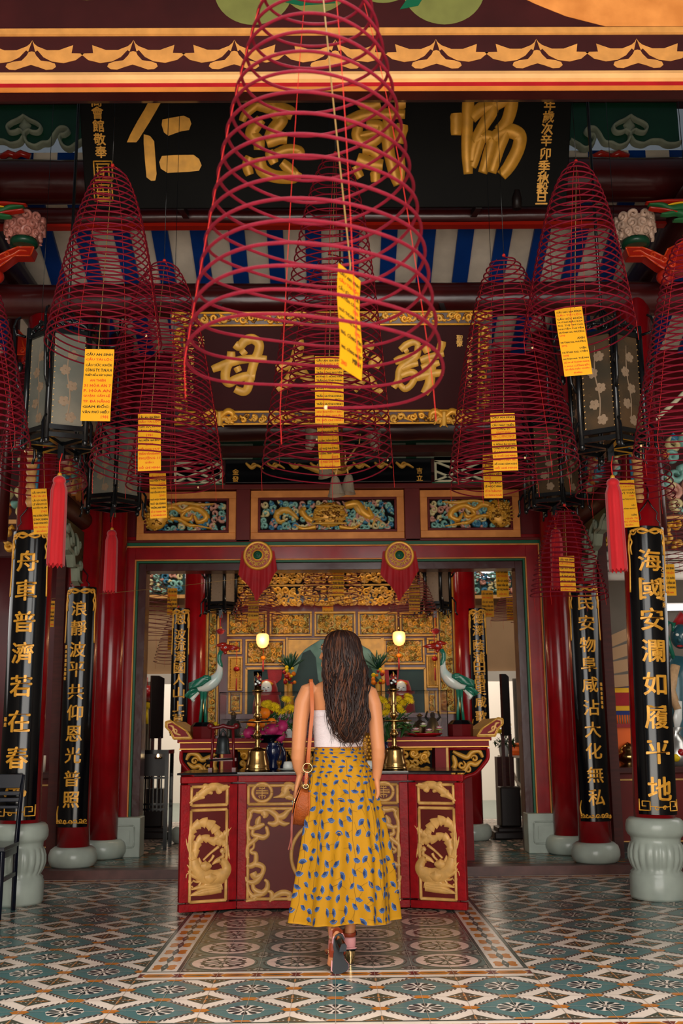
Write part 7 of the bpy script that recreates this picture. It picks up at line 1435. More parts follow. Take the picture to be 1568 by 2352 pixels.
# white tube top
def loft(mb, rows, mm, grow, n=56, wob=0, y0=6.0, ins=True):
    def pt(i, k, g): z, cx, hw, hd, dy = rows[i]; a = 2*PI*k/n; return Vector((cx+(hw+g)*math.cos(a), y0+dy+(hd+g)*math.sin(a), z+wob*math.sin(5*a)))
    V_ = [[mb.v(pt(i, k, grow+.0016*math.sin(i*2.3)*(i % 2))) for k in range(n)] for i in range(len(rows))]
    for i in range(len(rows)-1):
        for k in range(n): mb.f((V_[i][k], V_[i][(k+1) % n], V_[i+1][(k+1) % n], V_[i+1][k]), mm, True)
    return V_
rr = spline(TORSO, 110); top = [r for r in rr if 1.126 <= r[0] <= 1.327]; step = max(1, len(top)//22)
m = MB(); top2 = spline([top[0], top[len(top)//3], top[2*len(top)//3], top[-1]], 26); loft(m, top2, 'white_cloth', .0075)
zt = top2[-1]; loft(m, [zt, (zt[0]-.0015, zt[1], zt[2], zt[3], zt[4])], 'white_cloth', .004); m.tube([(zt[1]+(zt[2]+.0075)*math.cos(2*PI*k/56), 6.0+zt[4]+(zt[3]+.0075)*math.sin(2*PI*k/56), zt[0]) for k in range(56)], .0035, 'white_cloth', 6, closed=True)
z2 = top2[-5]; m.tube([(z2[1]+(z2[2]+.0085)*math.cos(2*PI*k/56), 6.0+z2[4]+(z2[3]+.0085)*math.sin(2*PI*k/56), z2[0]-.012) for k in range(56)], .0022, 'white_cloth', 6, closed=True)
m.build('tube_top', pw)
# skirt with printed leaves
KZ = [(1.122, .027, .132, .097), (1.09, .028, .139, .104), (1.05, .031, .150, .117), (1.0, .034, .166, .128), (.95, .037, .179, .136), (.87, .042, .193, .146), (.78, .047, .208, .158), (.66, .05, .229, .172), (.54, .05, .249, .186), (.42, .047, .264, .196), (.32, .044, .276, .203), (.215, .041, .287, .208)]
KQ = spline(KZ, 120)
def skirt(u, v, g=0):
    i = min(int(v*120), 119); f_ = v*120-i; z, cx, hw, hd = [KQ[i][j]*(1-f_)+KQ[i+1][j]*f_ for j in range(4)]; a = 2*PI*u
    fold = (.010*math.sin(7*a+1.1+.6*v)+.007*math.sin(12*a+2.2)+.004*math.sin(19*a+v*3))*max(0, v-.1)**1.1*1.9 + .0035*math.sin(v*60+3*math.sin(a*2))*max(0, 1-abs(v-.07)*12)
    return Vector((cx+(hw+fold+g)*math.cos(a), 6.0+(hd+fold+g)*math.sin(a)-.012*max(0, v-.5), z + .006*math.sin(4*a+1)*v))
m = MB(); n = 168; nv = 60
I = [[m.v(skirt(i/n, j/nv)) for j in range(nv+1)] for i in range(n)]
for i in range(n):
    for j in range(nv): m.f((I[i][j], I[(i+1) % n][j], I[(i+1) % n][j+1], I[i][j+1])[::-1], 'skirt', True)
I2 = [[m.v(skirt(i/n, .97+.03*j, -.003)) for j in range(2)] for i in range(n)]
for i in range(n): m.f((I2[i][0], I2[(i+1) % n][0], I2[(i+1) % n][1], I2[i][1]), 'skirt', True); m.f((I[i][nv], I[(i+1) % n][nv], I2[(i+1) % n][1], I2[i][1]), 'skirt')
R = random.Random(9); NR = 20
for row in range(NR):
    v = (row+.6)/NR; c0 = skirt(0, v); per = sum((skirt((k+1)/40, v)-skirt(k/40, v)).length for k in range(40)); nn = int(per/.050)
    for k in range(nn):
        u = (k+.5*(row % 2)+R.uniform(-.15, .15))/nn; vv = v+R.uniform(-.22, .22)/NR
        if not .012 < vv < .985: continue
        th = R.choice((0, .5, 1, 1.5, 2.2, 3.14, 4, 4.7, 5.5))+R.uniform(-.4, .4); sz = R.uniform(.0205, .0240); ku = 1/per; kv = 1/.907
        def lf(x, y, g): x, y = x*.86, y*.85; xr, yr = x*math.cos(th)-y*math.sin(th), x*math.sin(th)+y*math.cos(th); return skirt(u+xr*sz*ku, vv+yr*sz*kv, g)
        fan = lambda rad, g, w_=1.0, y0=-.35: [lf(0, y0, g)]+[lf(math.sin(a)*rad*w_, y0+math.cos(a)*rad*(.86 if a == 0 else 1), g) for a in (-1.22, -.95, -.5, -.12, 0, .12, .5, .95, 1.22)]
        ids = [m.v(p) for p in fan(1.06, .0020)]; m.f(ids, 'leaf_edge'); ids = [m.v(p) for p in fan(.98, .0032, .97)]; m.f(ids, 'leaf_blue'); ids = [m.v(p) for p in fan(.6, .0044, .92)]; m.f(ids, 'leaf_navy')
        if R.random() < .6: ids = [m.v(lf(x, y  , .0026)) for x, y in ((-.035, -.3), (.035, -.3), (.25, -1.1), (.5, -1.75), (.46, -1.78), (.2, -1.1))]; m.f(ids, 'stem_brown')
for a in (4.05, 4.95, 5.55, 3.7):             # seams
    q = [skirt(a/(2*PI)+.004*math.sin(j), .16+.83*j/30, .0008) for j in range(31)]
    for j in range(30): w_ = Vector((.0011, 0, 0)); ids = [m.v(p) for p in (q[j]-w_, q[j]+w_, q[j+1]+w_, q[j+1]-w_)]; m.f(ids, 'stem_brown')
m.build('skirt', pw)
# shoulder bag: strap, rings, saddle body
bagp = thing('shoulder_bag', 'small tan leather saddle bag hanging from the left shoulder of the person', 'bag', (-.16, 5.93, .71))
def band(mb, pts, w_, mm, th=.0022, wd=(1, 0, 0)):
    wv = Vector(wd); N_ = len(pts); A_ = []
    for i, p in enumerate(pts):
        p = Vector(p); d = (Vector(pts[min(i+1, N_-1)])-Vector(pts[max(i-1, 0)])).normalized(); x = (wv-d*wv.dot(d)).normalized(); nn = d.cross(x); A_.append([mb.v(p+x*a*w_/2+nn*c*th) for a, c in ((-1, -1), (1, -1), (1, 1), (-1, 1))])
    for i in range(N_-1):
        for k in range(4): mb.f((A_[i][k], A_[i][(k+1) % 4], A_[i+1][(k+1) % 4], A_[i+1][k]), mm)
    mb.f(A_[0][::-1], mm); mb.f(A_[-1], mm)
B_ = lambda px, py, y: tuple(P(px, py, y))
sp = spline([B_(712, 1566, 6.03), B_(713.5, 1561, 5.985), B_(714.5, 1565, 5.94), B_(716, 1600, 5.90), B_(716.5, 1636, 5.888), B_(713, 1680, 5.886), B_(709.5, 1722, 5.89), B_(707, 1755, 5.905)], 30)
m = MB(); band(m, sp, .0195, 'strap_leather'); band(m, spline([B_(712, 1566, 6.03), B_(715, 1600, 6.10), B_(712, 1680, 6.115), B_(704, 1745, 6.07), B_(702, 1765, 5.99)], 24), .0195, 'shoe_leather'); band(m, spline([B_(704.5, 1771, 5.905), B_(703, 1786, 5.905), B_(702, 1802, 5.91)], 8), .0175, 'strap_leather'); m.build('strap', bagp)
m = MB(); rc = P(706, 1763.5, 5.902); m.tube([(rc.x+.0255*math.cos(2*PI*k/28), rc.y, rc.z+.0245*math.sin(2*PI*k/28)) for k in range(28)], .0028, 'chrome_gold', 8, closed=True); m.build('large_ring', bagp)
m = MB(); rc = P(702, 1806, 5.91); m.tube([(rc.x+.0145*math.cos(2*PI*k/20), rc.y, rc.z+.0115*math.sin(2*PI*k/20)) for k in range(20)], .0026, 'chrome_gold', 8, closed=True); m.build('small_ring', bagp)
m = MB()
for px, py in ((707.5, 1748), (704, 1788)): m.ell(P(px, py, 5.893), (.0035, .002, .0035), 'chrome_gold', 8, 5)
m.build('rivets', bagp)
ot = spline([(-.045, .0), (-.085, -.015), (-.105, -.06), (-.100, -.11), (-.075, -.155), (-.035, -.188), (.0, -.197), (.035, -.188), (.075, -.155), (.100, -.11), (.105, -.06), (.085, -.015), (.045, .0)], 40)
bt = P(702, 1812, 6.0); tl = math.radians(9.5); BX = lambda x, y, z: Vector((bt.x+x*math.cos(tl)+z*math.sin(tl), 6.0+y, bt.z-x*math.sin(tl)+z*math.cos(tl)))
def bag(u, w_): y, z = ot[int(round(u*40))]; return y, z, (.026+.013*min(1, -z/.07))
m = MB(); V_ = []
for i in range(41):
    y, z = ot[i]; hw = .023+.015*min(1, -z/.08); V_.append([m.v(BX(x*hw, y*(1-.06*(abs(x) == 1)), z*(1-.0*abs(x)))) for x in (-1, -.8, -.3, .3, .8, 1)])
for i in range(40):
    for k in range(5): m.f((V_[i][k], V_[i][k+1], V_[i+1][k+1], V_[i+1][k]), 'tan_leather', True)
for k in range(5): m.f((V_[40][k], V_[40][k+1], V_[0][k+1], V_[0][k]), 'tan_leather')
m.f([r[0] for r in V_], 'tan_leather'); m.f([r[5] for r in V_][::-1], 'tan_leather'); m.build('bag_body', bagp)
m = MB()
for x in (-1, 1): m.tube([BX(x*(.023+.015*min(1, -z/.08)), y*1.0, z) for y, z in ot], .0032, 'strap_leather', 6)
m.build('piping', bagp)
m = MB(); fl2 = [(y*.96, z*.92) for y, z in ot]; a_ = [m.v(BX(-.030-.010*min(1, -z/.08)-.02*max(0, -z-.01)*(1 if -z < .1 else .6)/.1*.6, y, z+.006)) for y, z in fl2]; c_ = [m.v(BX(-.034-.010*min(1, -z/.08)-.02*max(0, -z-.01)*(1 if -z < .1 else .6)/.1*.6, y, z+.006)) for y, z in fl2]; m.f(a_[::-1], 'shoe_leather'); m.f(c_, 'tan_leather')
for i in range(40): m.f((a_[i], a_[i+1], c_[i+1], c_[i]), 'strap_leather')
m.build('flap', bagp); m = MB(); q = P(676, 1838, 5.90); m.ell(q, (.005, .004, .008), 'chrome_gold', 10, 6); m.ell(q+Vector((0, 0, -.011)), (.004, .004, .006), 'chrome_gold', 8, 6); m.build('clasp', bagp)
m = MB()
for px, d in ((668, -4), (670, 0)): band(m, spline([B_(671, 1868, 5.895), B_(px+.5, 1900, 5.885), B_(px, 1925, 5.885), B_(px-2+d, 1952, 5.885)], 14), .006, 'shoe_leather')
m.build('tassel', bagp)
m = MB(); wc = Vector((-.1885, 5.998, .99))
m.tube([(wc.x+.0275*math.cos(2*PI*k/24), wc.y+.0275*math.sin(2*PI*k/24), wc.z+.004*math.sin(2*PI*k/24*3)-.15*.0275*math.cos(2*PI*k/24)) for k in range(24)], .0014, 'chrome_gold', 5, closed=True); m.build('bracelet', pw)
# sandals
def sole(mb, pts, th, mm, dn):
    dn = Vector(dn); a = [mb.v(p) for p in pts]; c = [mb.v(Vector(p)+dn*th) for p in pts]; mb.f(a, mm); mb.f(c[::-1], mm)
    for i in range(len(a)): mb.f((a[i], a[(i+1) % len(a)], c[(i+1) % len(a)], c[i]), mm)
# raised foot: sole faces the camera
FS = lambda px, py, y: P(px, py, y)
t = thing('sandal', 'raised heeled sandal with black sole and golden block heel facing the camera', 'shoe', FS(770, 2237, 5.70), 0, 'heeled sandals')
def yy(py): return 5.695+(2237-py)/92*.055
q = [(765, 2236), (762.5, 2228), (764, 2205), (764.5, 2180), (766, 2158), (771, 2148), (779, 2144), (787, 2148), (791, 2157), (790, 2175), (788, 2192), (792, 2206), (800, 2216), (801, 2224), (796, 2231), (783, 2236), (772, 2238)]
m = MB(); sole(m, [FS(a, c, yy(c)) for a, c in q][::-1], .010, 'rubber', (0, 1, .25)); m.build('sole', t)
cx_, cy_ = 779, 2190; m = MB(); q2 = [(cx_+(a-cx_)*1.10-1.5, cy_+(c-cy_)*1.06-1.5) for a, c in q]; q2 = [(a if c > 2150 else a*1.0, min(c, 2232)) for a, c in q2]; sole(m, [FS(a, c, yy(c)+.011) for a, c in q2][::-1], .016, 'shoe_pink', (0, 1, .25)); m.build('insole', t)
m = MB(); h0 = [(769, 2157), (775, 2149), (783, 2149), (789, 2158), (788, 2172), (771, 2174)]; h1 = [(780, 2178), (784, 2168), (791, 2166), (796, 2172), (795, 2184), (779, 2186)]
A_ = [m.v(FS(a, c, yy(c)-.001)) for a, c in h0]; B2 = [m.v(FS(a, c, yy(c)-.062)) for a, c in h1]
for i in range(6): m.f((A_[i], B2[i], B2[(i+1) % 6], A_[(i+1) % 6]), 'chrome_gold', True)
m.f(B2, 'rubber'); o = m.build('heel', t); m = MB(); sole(m, [FS(a, c, yy(c)-.0625) for a, c in h1], .006, 'rubber', (0, -1, -.2)); m.build('heel_tip', o)
m = MB(); band(m, spline([tuple(FS(758, 2172, 5.80)), tuple(FS(758, 2160, 5.765)), tuple(FS(763, 2143, 5.755)), tuple(FS(772, 2134.5, 5.752)), tuple(FS(781, 2137, 5.757)), tuple(FS(786, 2145, 5.775)), tuple(FS(786, 2150, 5.83)), tuple(FS(770, 2152, 5.86))], 24), .016, 'shoe_leather', .0022, (0, -.5, 1)); m.build('ankle_strap', t)
m = MB(); band(m, [FS(760, 2137, 5.752), FS(758, 2160, 5.742), FS(757, 2180, 5.735), FS(759, 2192, 5.735)], .017, 'shoe_leather', .0025); band(m, [FS(756, 2177, 5.725), FS(760, 2178, 5.722), FS(765, 2177, 5.722)], .045, 'shoe_leather', .0025, (0, 0, 1)); band(m, [FS(757, 2191, 5.722), FS(765, 2192, 5.715)], .03, 'shoe_leather', .0025, (0, 0, 1)); m.tube([FS(789, 2184, 5.74), FS(792, 2188, 5.75), FS(789, 2192, 5.75)], .005, 'shoe_leather', 6); m.build('straps', t)
m = MB()
for px, py in ((755.5, 2154), (759.5, 2157), (753.5, 2188)): m.tube([FS(px, py-4.5, 5.722), FS(px, py+4.5, 5.722)], .0018, 'chrome_gold', 6)
m.build('buckles', t)
# standing foot
hl = Vector((.079, 5.945, 0)); t = thing('sandal', 'flat standing heeled sandal of the right foot, half hidden behind the raised one', 'shoe', hl, 0, 'heeled sandals')
m = MB(); A_ = [m.v(hl+Vector((.030*math.cos(a), .028*math.sin(a)+.004, .066))) for a in [2*PI*k/20 for k in range(20)]]; B2 = [m.v(hl+Vector((.020*math.cos(a), .022*math.sin(a), .004))) for a in [2*PI*k/20 for k in range(20)]]
for i in range(20): m.f((B2[i], B2[(i+1) % 20], A_[(i+1) % 20], A_[i]), 'chrome_gold', True)
o = m.build('heel', t); m = MB(); m.lathe([(.0, 0), (.0205, 0), (.0205, .005), (.0, .005)], 'rubber', hl, 20); m.build('heel_tip', o)
dv = Vector((-.42, .9, 0)).normalized(); sv = Vector((.9, .42, 0)).normalized(); m = MB()
prof_s = [(-.034, .018, .072), (-.02, .032, .070), (.02, .034, .062), (.07, .030, .042), (.12, .036, .020), (.16, .042, .010), (.20, .040, .008), (.235, .026, .010), (.245, .010, .012)]
for k_, (th, mm, nm) in enumerate(((.0, 'rubber', 'sole'), (.007, 'shoe_pink', 'insole'))):
    m = MB(); Lr = [(hl+dv*a-sv*w_+Vector((0, 0, z+th))) for a, w_, z in prof_s]; Rr = [(hl+dv*a+sv*w_+Vector((0, 0, z+th))) for a, w_, z in prof_s]
    for zz in (0, .007): I = [(m.v(l+Vector((0, 0, zz))), m.v(r+Vector((0, 0, zz)))) for l, r in zip(Lr, Rr)]; [m.f((I[i][0], I[i][1], I[i+1][1], I[i+1][0]), mm, True) for i in range(len(I)-1)]
    E1 = Lr+Rr[::-1]; a_ = [m.v(p) for p in E1]; c_ = [m.v(p+Vector((0, 0, .007))) for p in E1]
    for i in range(len(E1)): m.f((a_[i], a_[(i+1) % len(E1)], c_[(i+1) % len(E1)], c_[i]), mm)
    m.build(nm, t)
m = MB(); m.lathe([(.031, .083), (.034, .10), (.034, .125), (.031, .135), (.029, .125), (.029, .083)], 'shoe_pink', hl+Vector((-.002, .012, 0)), 24, a0=PI*.95, a1=PI*2.05, caps=False); m.build('heel_cup', t)
m = MB(); m.tube([hl+Vector((-.004+.036*math.cos(2*PI*k/24), .022+.038*math.sin(2*PI*k/24), .150+.008*math.sin(2*PI*k/24))) for k in range(24)], [(.003, .012)]*24, 'shoe_leather', 8, closed=True); m.build('ankle_strap', t)
m = MB()
for a in (.13, .175, .205): m.tube([hl+dv*a+sv*.043*math.cos(q)+Vector((0, 0, .018+.040*math.sin(q)*(1-a*1.5))) for q in [PI*k/10 for k in range(11)]], [(.010, .003)]*11, 'shoe_leather', 6)
m.build('straps', t); m = MB(); m.ell(hl+Vector((.036, .02, .148)), (.004, .009, .011), 'rubber', 8, 6); m.build('buckle', t)
# ------------------------------------------------------------------ side bays, brackets between the columns, chair
def zf(px, py, z=0):
    d = _f+_r*((px-CX)/F)-_u*((py-CY)/F); q = d*((z-EYE)/d.z); return Vector((q.x, q.y, z))
# dark chair at the left edge
cb = zf(40, 2086); cw = .43; t = thing('dining_chair', 'dark blue-black wooden chair cut by the left edge, in front of the ribbed column base', 'chair', (cb.x-cw/2+.03, cb.y-.31, 0), .06)
CH = MW[t.name]
def cpart(nm, fn): m = MB(); m.X = CH; fn(m); m.X = None; m.build(nm, t, bevel=.004)
W_ = 'chair_wood'; h_ = cw/2
for s in (-1, 1):
    cpart('leg', lambda m: m.tube([(s*(h_-.02), .20, 0), (s*(h_-.02), .19, .44), (s*(h_-.015), .215, .70), (s*(h_-.01), .25, .93)], [(.018, .024), (.02, .026), (.018, .024), (.016, .02)], W_, 4)); cpart('leg', lambda m: m.tube([(s*(h_-.02), -.20, 0), (s*(h_-.02), -.205, .44)], [.018, .022], W_, 4))
    cpart('stretcher', lambda m: m.bar((s*(h_-.02), -.2, .25), (s*(h_-.02), .2, .25), .022, .03, W_)); cpart('seat_rail', lambda m: m.bar((s*(h_-.02), -.2, .415), (s*(h_-.02), .2, .415), .024, .05, W_))
cpart('seat', lambda m: m.box(-h_, h_, -.235, .20, .44, .468, W_)); cpart('seat_rail', lambda m: m.bar((-h_+.02, -.2, .415), (h_-.02, -.2, .415), .024, .05, W_))
for z, w_, y in ((.885, .10, .243), (.80, .03, .231), (.755, .03, .224), (.705, .022, .216)): cpart('back_slat', lambda m: m.bar((-h_+.01, y, z), (h_-.01, y, z), .018, w_, W_))
# lengthwise beams, green brackets and carvings between first and second columns
for s, l in ((-1, 'left'), (1, 'right')):
    x = s*2.34; m = MB(); m.tube([(x, 8.1, 3.14), (x, 8.9, 3.16), (x, 9.7, 3.18)], .095, 'brown_wood', 18); struct('beam', m, 'round beam joining the two %s couplet columns' % l, 'beam')
    t = thing('bracket', 'green bracket board with pale cloud scrolls under the beam on the %s' % l, 'bracket', (x, 9.2, 2.7)); S = plane((x-s*.03, 9.58, 2.6), (0, -1, 0) if s < 0 else (0, -1, 0), (0, 0, 1), (-s, 0, 0))
    q = [(-.02, .46), (1.0, .46), (.98, .38), (.86, .36), (.78, .30), (.62, .29), (.55, .20), (.40, .18), (.34, .08), (.2, .09), (.16, -.02), (.06, -.05), (-.02, .02)]
    m = MB(); m.prism(q if s > 0 else q[::-1], S, -.06, 0, 'green_paint', 'cloud_grey', back=True); m.build('board', t); m = MB()
    for pts, w_ in (([(.95, .40), (.84, .37), (.76, .32), (.62, .31), (.54, .22), (.40, .20), (.33, .10), (.2, .11), (.15, .0), (.03, -.02)], .016), ([(.55, .40), (.45, .36), (.40, .28), (.48, .26), (.5, .32)], [.006, .014, .018, .012, .006]), ([(.35, .38), (.26, .34), (.22, .24), (.3, .2), (.33, .27)], [.006, .014, .018, .012, .006]), (spiral(.1, .12, .05, 0, 1.2, 10), .014), (spiral(.62, .38, .05, 2, 1.2, 10), .012), (spiral(.2, .3, .045, 2, 1.2, 10), .011)): m.stroke(pts, w_, .02, S, 'cloud_grey')
    m.build('cloud_scrolls', t)
    t = thing('flower_carving', 'painted carving of clouds and a large pink lotus above the %s beam' % l, 'carving', (x, 8.9, 3.3)); S = plane((x-s*.04, 9.6, 3.26), (0, -1, 0), (0, 0, 1), (-s, 0, 0)); m = MB(); q = [(0, 0), (1.1, 0), (1.1, .42), (0, .5)]; m.prism(q if s > 0 else q[::-1], S, -.06, 0, 'dark_red', back=True); m.build('board', t)
    m = MB(); scrolls(m, S, .05, .02, 1.05, .42, SEA+['orange_paint', 'pale_orange'], 300+s, .14, .024, .06); m.build('clouds', t); m = MB()
    for k in range(7): a = -1.2+.4*k; m.tube([S(.35, .1, .03), S(.35+.1*math.sin(a), .1+.14*math.cos(a), .06), S(.35+.08*math.sin(a), .1+.28*math.cos(a), .04)], [(.02, .02), (.05, .035), (.008, .008)], 'pink_lotus', 8)
    m.build('lotus', t)
    cx, px = (-2.35, 50) if s < 0 else (2.405, 1466); t = thing('dragon_tail_carving', 'segmented pale orange carving down the front of the %s front column' % l, 'carving', (cx, 7.9, 2.9)); m = MB()
    for k in range(8): z = 3.36-.06*k; m.tube([(cx-.02*s, 7.90, z+.06), (cx-.02*s, 7.885, z+.03), (cx-.02*s, 7.9, z+.002)], [(.045-.002*k, .03), (.05-.002*k, .036), (.04-.002*k, .03)], 'pale_orange', 10)
    m.build('scales', t); m = MB(); m.tube([(cx-.065*s, 7.91, 3.4), (cx-.06*s, 7.9, 3.1), (cx-.05*s, 7.91, 2.92)], .014, 'sea_blue', 6); m.build('blue_edge', t)
# partitions of the side bays
for s, l in ((-1, 'left'), (1, 'right')):
    X = lambda a, b: sorted((s*a, s*b)); m = MB(); a = X(2.62, 5); m.box(a[0], a[1], 12.4, 12.5, UP, 3.6, 'grey_wall' if s > 0 else 'dark_red')
    struct('wall_%s_bay' % l, m, 'rear wall of the %s side bay' % l, 'wall')
    t = thing('side_counter', 'maroon panelled counter with yellow lines in the %s side bay' % l, 'counter', (s*3.6, 10.6, UP)); m = MB(); a = X(2.56, 4.9); m.box(a[0], a[1], 10.5, 11.2, UP, .80, 'panel_brown'); m.build('body', t); m = MB(); m.box(a[0], a[1], 10.44, 11.24, .80, .86, 'brown_wood'); m.build('worktop', t, bevel=.008); m = MB(); S = plane((0, 10.5, 0), (1, 0, 0), (0, 0, 1))
    for k in range(4):
        b0, b1 = X(2.66+.56*k, 3.12+.56*k)
        for z0, z1 in ((.16, .74),):
            for p, q in (((b0, z0), (b1, z0)), ((b1, z0), (b1, z1)), ((b1, z1), (b0, z1)), ((b0, z1), (b0, z0))): m.stroke([p, q], .009, .01, S, 'gold_pale', n=3, taper=False)
    m.build('yellow_lines', t); m = MB(); a = X(2.5, 4.9); m.box(a[0], a[1], 10.40, 10.5, UP, .16, 'dark_wood'); m.build('plinth', t)
    c0, c1 = (P(145, 1262, 9.95), P(121, 1900, 9.95)) if s < 0 else (P(1380, 1269, 9.95), P(1417, 1908, 9.95)); m = MB(); m.bar((c1.x, 9.95, UP), (c0.x, 9.95, 3.3), .085, .09, 'brown_wood', (0, 1, 0)); struct('post', m, 'brown wooden post standing behind the %s couplet columns' % l, 'post')
    m = MB(); a = X(2.5, 5); m.box(a[0], a[1], 10.3, 10.42, 3.22, 3.56, 'maroon'); struct('trim_5', m, 'lintel of the %s side bay' % l, 'trim')
    t = thing('gable_carving', 'painted and gilded carving over the %s side bay, near the picture edge' % l, 'carving', (s*3.4, 10.2, 3.2)); m = MB(); a = X(2.62, 4.6); m.box(a[0], a[1], 10.2, 10.305, 2.95, 4.2, 'maroon'); m.build('board', t); m = MB(); S = plane((0, 10.2, 0), (1, 0, 0), (0, 0, 1)); scrolls(m, S, a[0]+.03, 3.32, a[1]-.03, 4.15, SEA+['orange_paint'], 310+s, .17, .03, .07); m.build('painted_clouds', t); m = MB(); scrolls(m, S, a[0]+.03, 2.97, a[1]-.03, 3.26, ['gold', 'gold_leaf'], 320+s, .12, .022, .06); m.box(a[0], a[1], 10.17, 10.2, 3.27, 3.31, 'pale_orange'); m.build('gilded_band', t)
t = thing('rolled_blind', 'pale rolled blind under the right side bay carving', 'blind', (3.2, 10.15, 2.6)); m = MB(); a = (2.62, 4.6)
for k in range(3): m.tube([(a[0], 10.12, 2.89-.1*k), (a[1], 10.12, 2.89-.1*k)], .045, 'white_wall', 10)
m.build('slats', t); m = MB(); m.tube([(3.0, 10.1, 2.95), (3.0, 10.07, 2.6)], .006, 'cord', 5); m.build('cord', t)
m = MB(); a_ = P(1500, 968, 9.0); b_ = P(1600, 872, 9.0); m.tube([a_, (a_+b_)/2+Vector((0, 0, -.01)), b_], .02, 'cream', 8); tag(m.build('pole'), 'pale speckled pole slanting up at the right edge behind the coil', 'pole')
# right bay: slatted board, banner, guardian statue, offerings, tube light
def simple2(name, label, cat, loc, parts): return simple(name, label, cat, loc, parts)
c = P(1420, 1508, 10.9); t = thing('slatted_board', 'tan slatted board behind the right front column', 'board', c); m = MB()
for k in range(4): a, b = P(1396, 1462+30*k, 10.9), P(1446, 1440+30*k+k*6, 10.9); q = P(1446, 1468+30*k+k*6, 10.9); p = P(1396, 1490+30*k, 10.9); i = [m.v(v) for v in (p, q, b, a)]; m.f(i, 'tan_wall'); j = [m.v(v+Vector((0, .03, 0))) for v in (p, q, b, a)]; m.f(j[::-1], 'tan_wall'); [m.f((i[e], j[e], j[(e+1) % 4], i[(e+1) % 4]), 'tan_wall') for e in range(4)]
m.build('slats', t); m = MB(); a, b = P(1398, 1440, 10.95), P(1398, 1760, 10.95); m.bar(b, a, .03, .03, 'brown_wood'); m.build('upright', t)
c = P(1429, 1606, 10.95); t = thing('banner', 'small yellow, red and blue fringed banner behind the right front column', 'banner', c); m = MB(); S = plane(c, (1, 0, 0), (0, 0, 1))
for r, mm in ((.18, 'banner_blue'), (.13, 'banner_yellow'), (.075, 'cloth_red')): m.prism([(-r, -r*.9), (r, -r*.9), (r, r*.9), (-r, r*.9)], S, -.01 if r > .15 else 0, .004*(.2-r)*30, mm)
m.build('cloth', t); m = MB()
for k in range(14): m.tube([S(-.17+.026*k, -.16, 0), S(-.17+.026*k, -.25-.02*(k % 2), 0)], .008, 'plastic_orange', 5)
m.build('fringe', t)
c = P(1432, 1690, 10.8); simple2('offering_box', 'orange and red offering box under the banner', 'box', c, [('body', lambda m: m.box(c.x-.13, c.x+.13, 10.75, 10.95, .86, c.z+.08, 'plastic_orange')), ('lid', lambda m: m.box(c.x-.16, c.x+.16, 10.72, 10.98, c.z+.08, c.z+.12, 'bright_red'))])
c = P(1443, 1740, 10.65); c.z = .86; simple2('censer', 'gilded lotus censer on the right counter', 'censer', c, [('bowl', lambda m: m.lathe([(.0, 0), (.09, 0), (.05, .03), (.12, .07), (.13, .12), (.08, .14), (.09, .17), (.04, .22), (.0, .24)], 'brass', c, 22))])
c = P(97, 1748, 10.7); c.z = .86; simple2('candle', 'thick pale candle on the left counter between the columns', 'candle', c, [('wax', lambda m: m.lathe([(.0, 0), (.035, 0), (.035, .16), (.0, .16)], 'white_wall', c, 14))])
c = P(86, 1752, 10.66); c.z = .86; simple2('figurine', 'small dark figurine beside the candle on the left counter', 'figurine', c, [('body', lambda m: m.lathe([(.0, 0), (.05, 0), (.045, .06), (.055, .1), (.03, .16), (.0, .17)], 'gold_dark', c, 12)), ('head', lambda m: m.ell((c.x, c.y, c.z+.2), .03, 'gold_dark', 10, 8))])
c = P(1556, 1790, 11.3); c.z = UP; G = lambda px, py, d=0: P(px, py, 11.3+d)
t = thing('guardian_statue', 'painted guardian statue with a teal face and a red cape at the right edge', 'statue', (P(1560, 1700, 11.3).x, 11.3, .86))
m = MB(); m.tube([G(1562, 1780), G(1560, 1700), G(1556, 1620), G(1558, 1560), G(1564, 1510)], [(.16, .12), (.17, .13), (.14, .12), (.19, .13), (.12, .1)], 'demon_teal', 16); m.build('torso', t)
m = MB(); m.ell(G(1562, 1462), (.105, .11, .135), 'demon_teal', 18, 12); m.ell(G(1560, 1470, -.11), (.02, .03, .03), 'demon_teal', 8, 6); hd = m.build('head', t); m = MB(); [m.ell(G(1555+13*k, 1458, -.1), (.02, .012, .016), 'porcelain', 8, 6) for k in (0, 1)]; m.ell(G(1561, 1484, -.1), (.035, .015, .014), 'bright_red', 8, 6); m.build('features', hd)
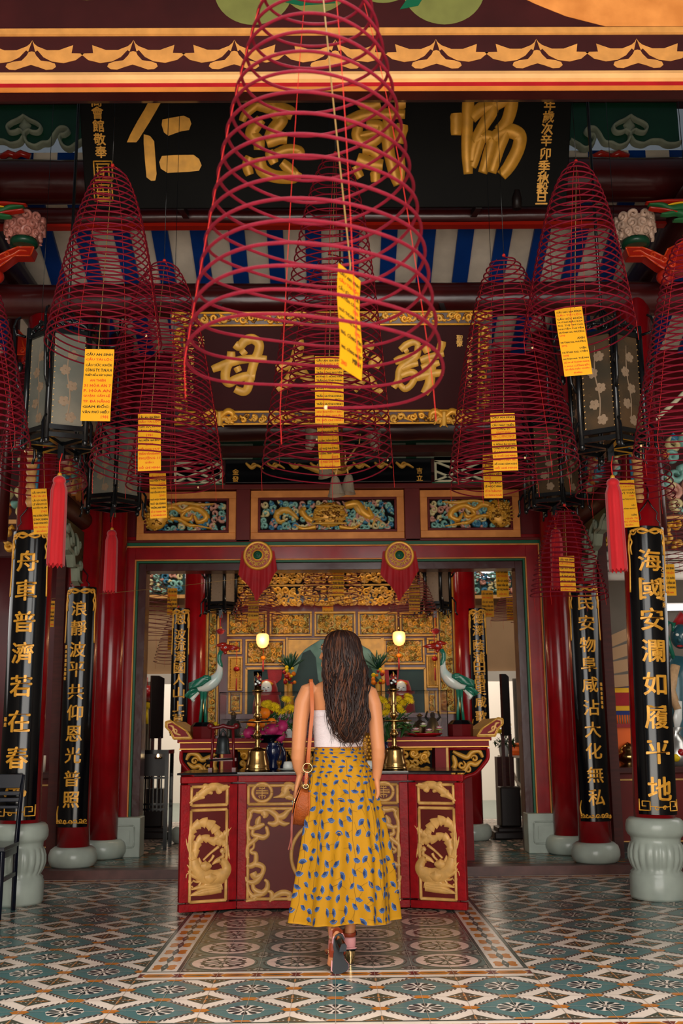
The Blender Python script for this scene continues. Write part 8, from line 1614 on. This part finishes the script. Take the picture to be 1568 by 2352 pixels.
m = MB(); m.tube([G(1550, 1440, .06), G(1562, 1418, .05), G(1580, 1440, .06)], [.05, .07, .05], 'cloth_red', 10); m.tube([G(1545, 1540, .1), G(1538, 1600, .12), G(1534, 1680, .12)], [(.06, .03), (.09, .03), (.07, .02)], 'cloth_red', 10); m.build('red_cape', t)
m = MB(); m.tube([G(1550, 1520, -.05), G(1536, 1480, -.05), G(1526, 1445, -.05), G(1534, 1428, -.05), G(1547, 1432, -.05), G(1544, 1450, -.05)], [.02, .028, .028, .026, .03, .012], 'feather_green', 8); m.build('green_ribbon', t)
m = MB(); m.tube([G(1552, 1530, -.06), G(1540, 1585, -.1), G(1556, 1630, -.14)], [.06, .05, .04], 'statue_skin', 10); m.tube([G(1560, 1610, -.15), G(1556, 1650, -.15), G(1552, 1690, -.12)], [(.03, .01), (.05, .012), (.01, .006)], 'porcelain', 8); m.build('arm', t)
c = G(1558, 1780, -.5); c.z = .86; simple2('wrapped_offering', 'clear wrapped offering basket in front of the guardian statue', 'basket', c, [('wrap', lambda m: m.lathe([(.0, 0), (.12, 0), (.15, .1), (.10, .24), (.03, .32), (.08, .38)], 'silver', c, 14)), ('fruit', lambda m: [m.ell((c.x-.05+.05*k, c.y-.12, c.z+.08+.05*(k % 2)), .04, ['mums', 'bright_red', 'fruit_green'][k], 10, 8) for k in range(3)])])
a = P(1520, 1396, 12.2); b = P(1543, 1395, 12.2); simple2('tube_light', 'lit white tube light on the wall of the right bay', 'lamp', a, [('tube', lambda m: m.tube([a, b+Vector((.25, 0, 0))], .035, 'daylight', 8)), ('fitting', lambda m: m.box(a.x-.05, b.x+.3, 12.24, 12.3, a.z-.02, a.z+.06, 'white_wall'))])
# small bits above the right end of the porch beam
m = MB(); m.tube(spline([tuple(P(1365, 216, 5.12)), tuple(P(1400, 226, 5.14)), tuple(P(1440, 229, 5.14)), tuple(P(1490, 222, 5.14)), tuple(P(1520, 212, 5.12))], 20), .003, 'silver', 5); tag(m.build('loose_wire'), 'thin loose wire sagging below the porch beam on the right', 'wire')
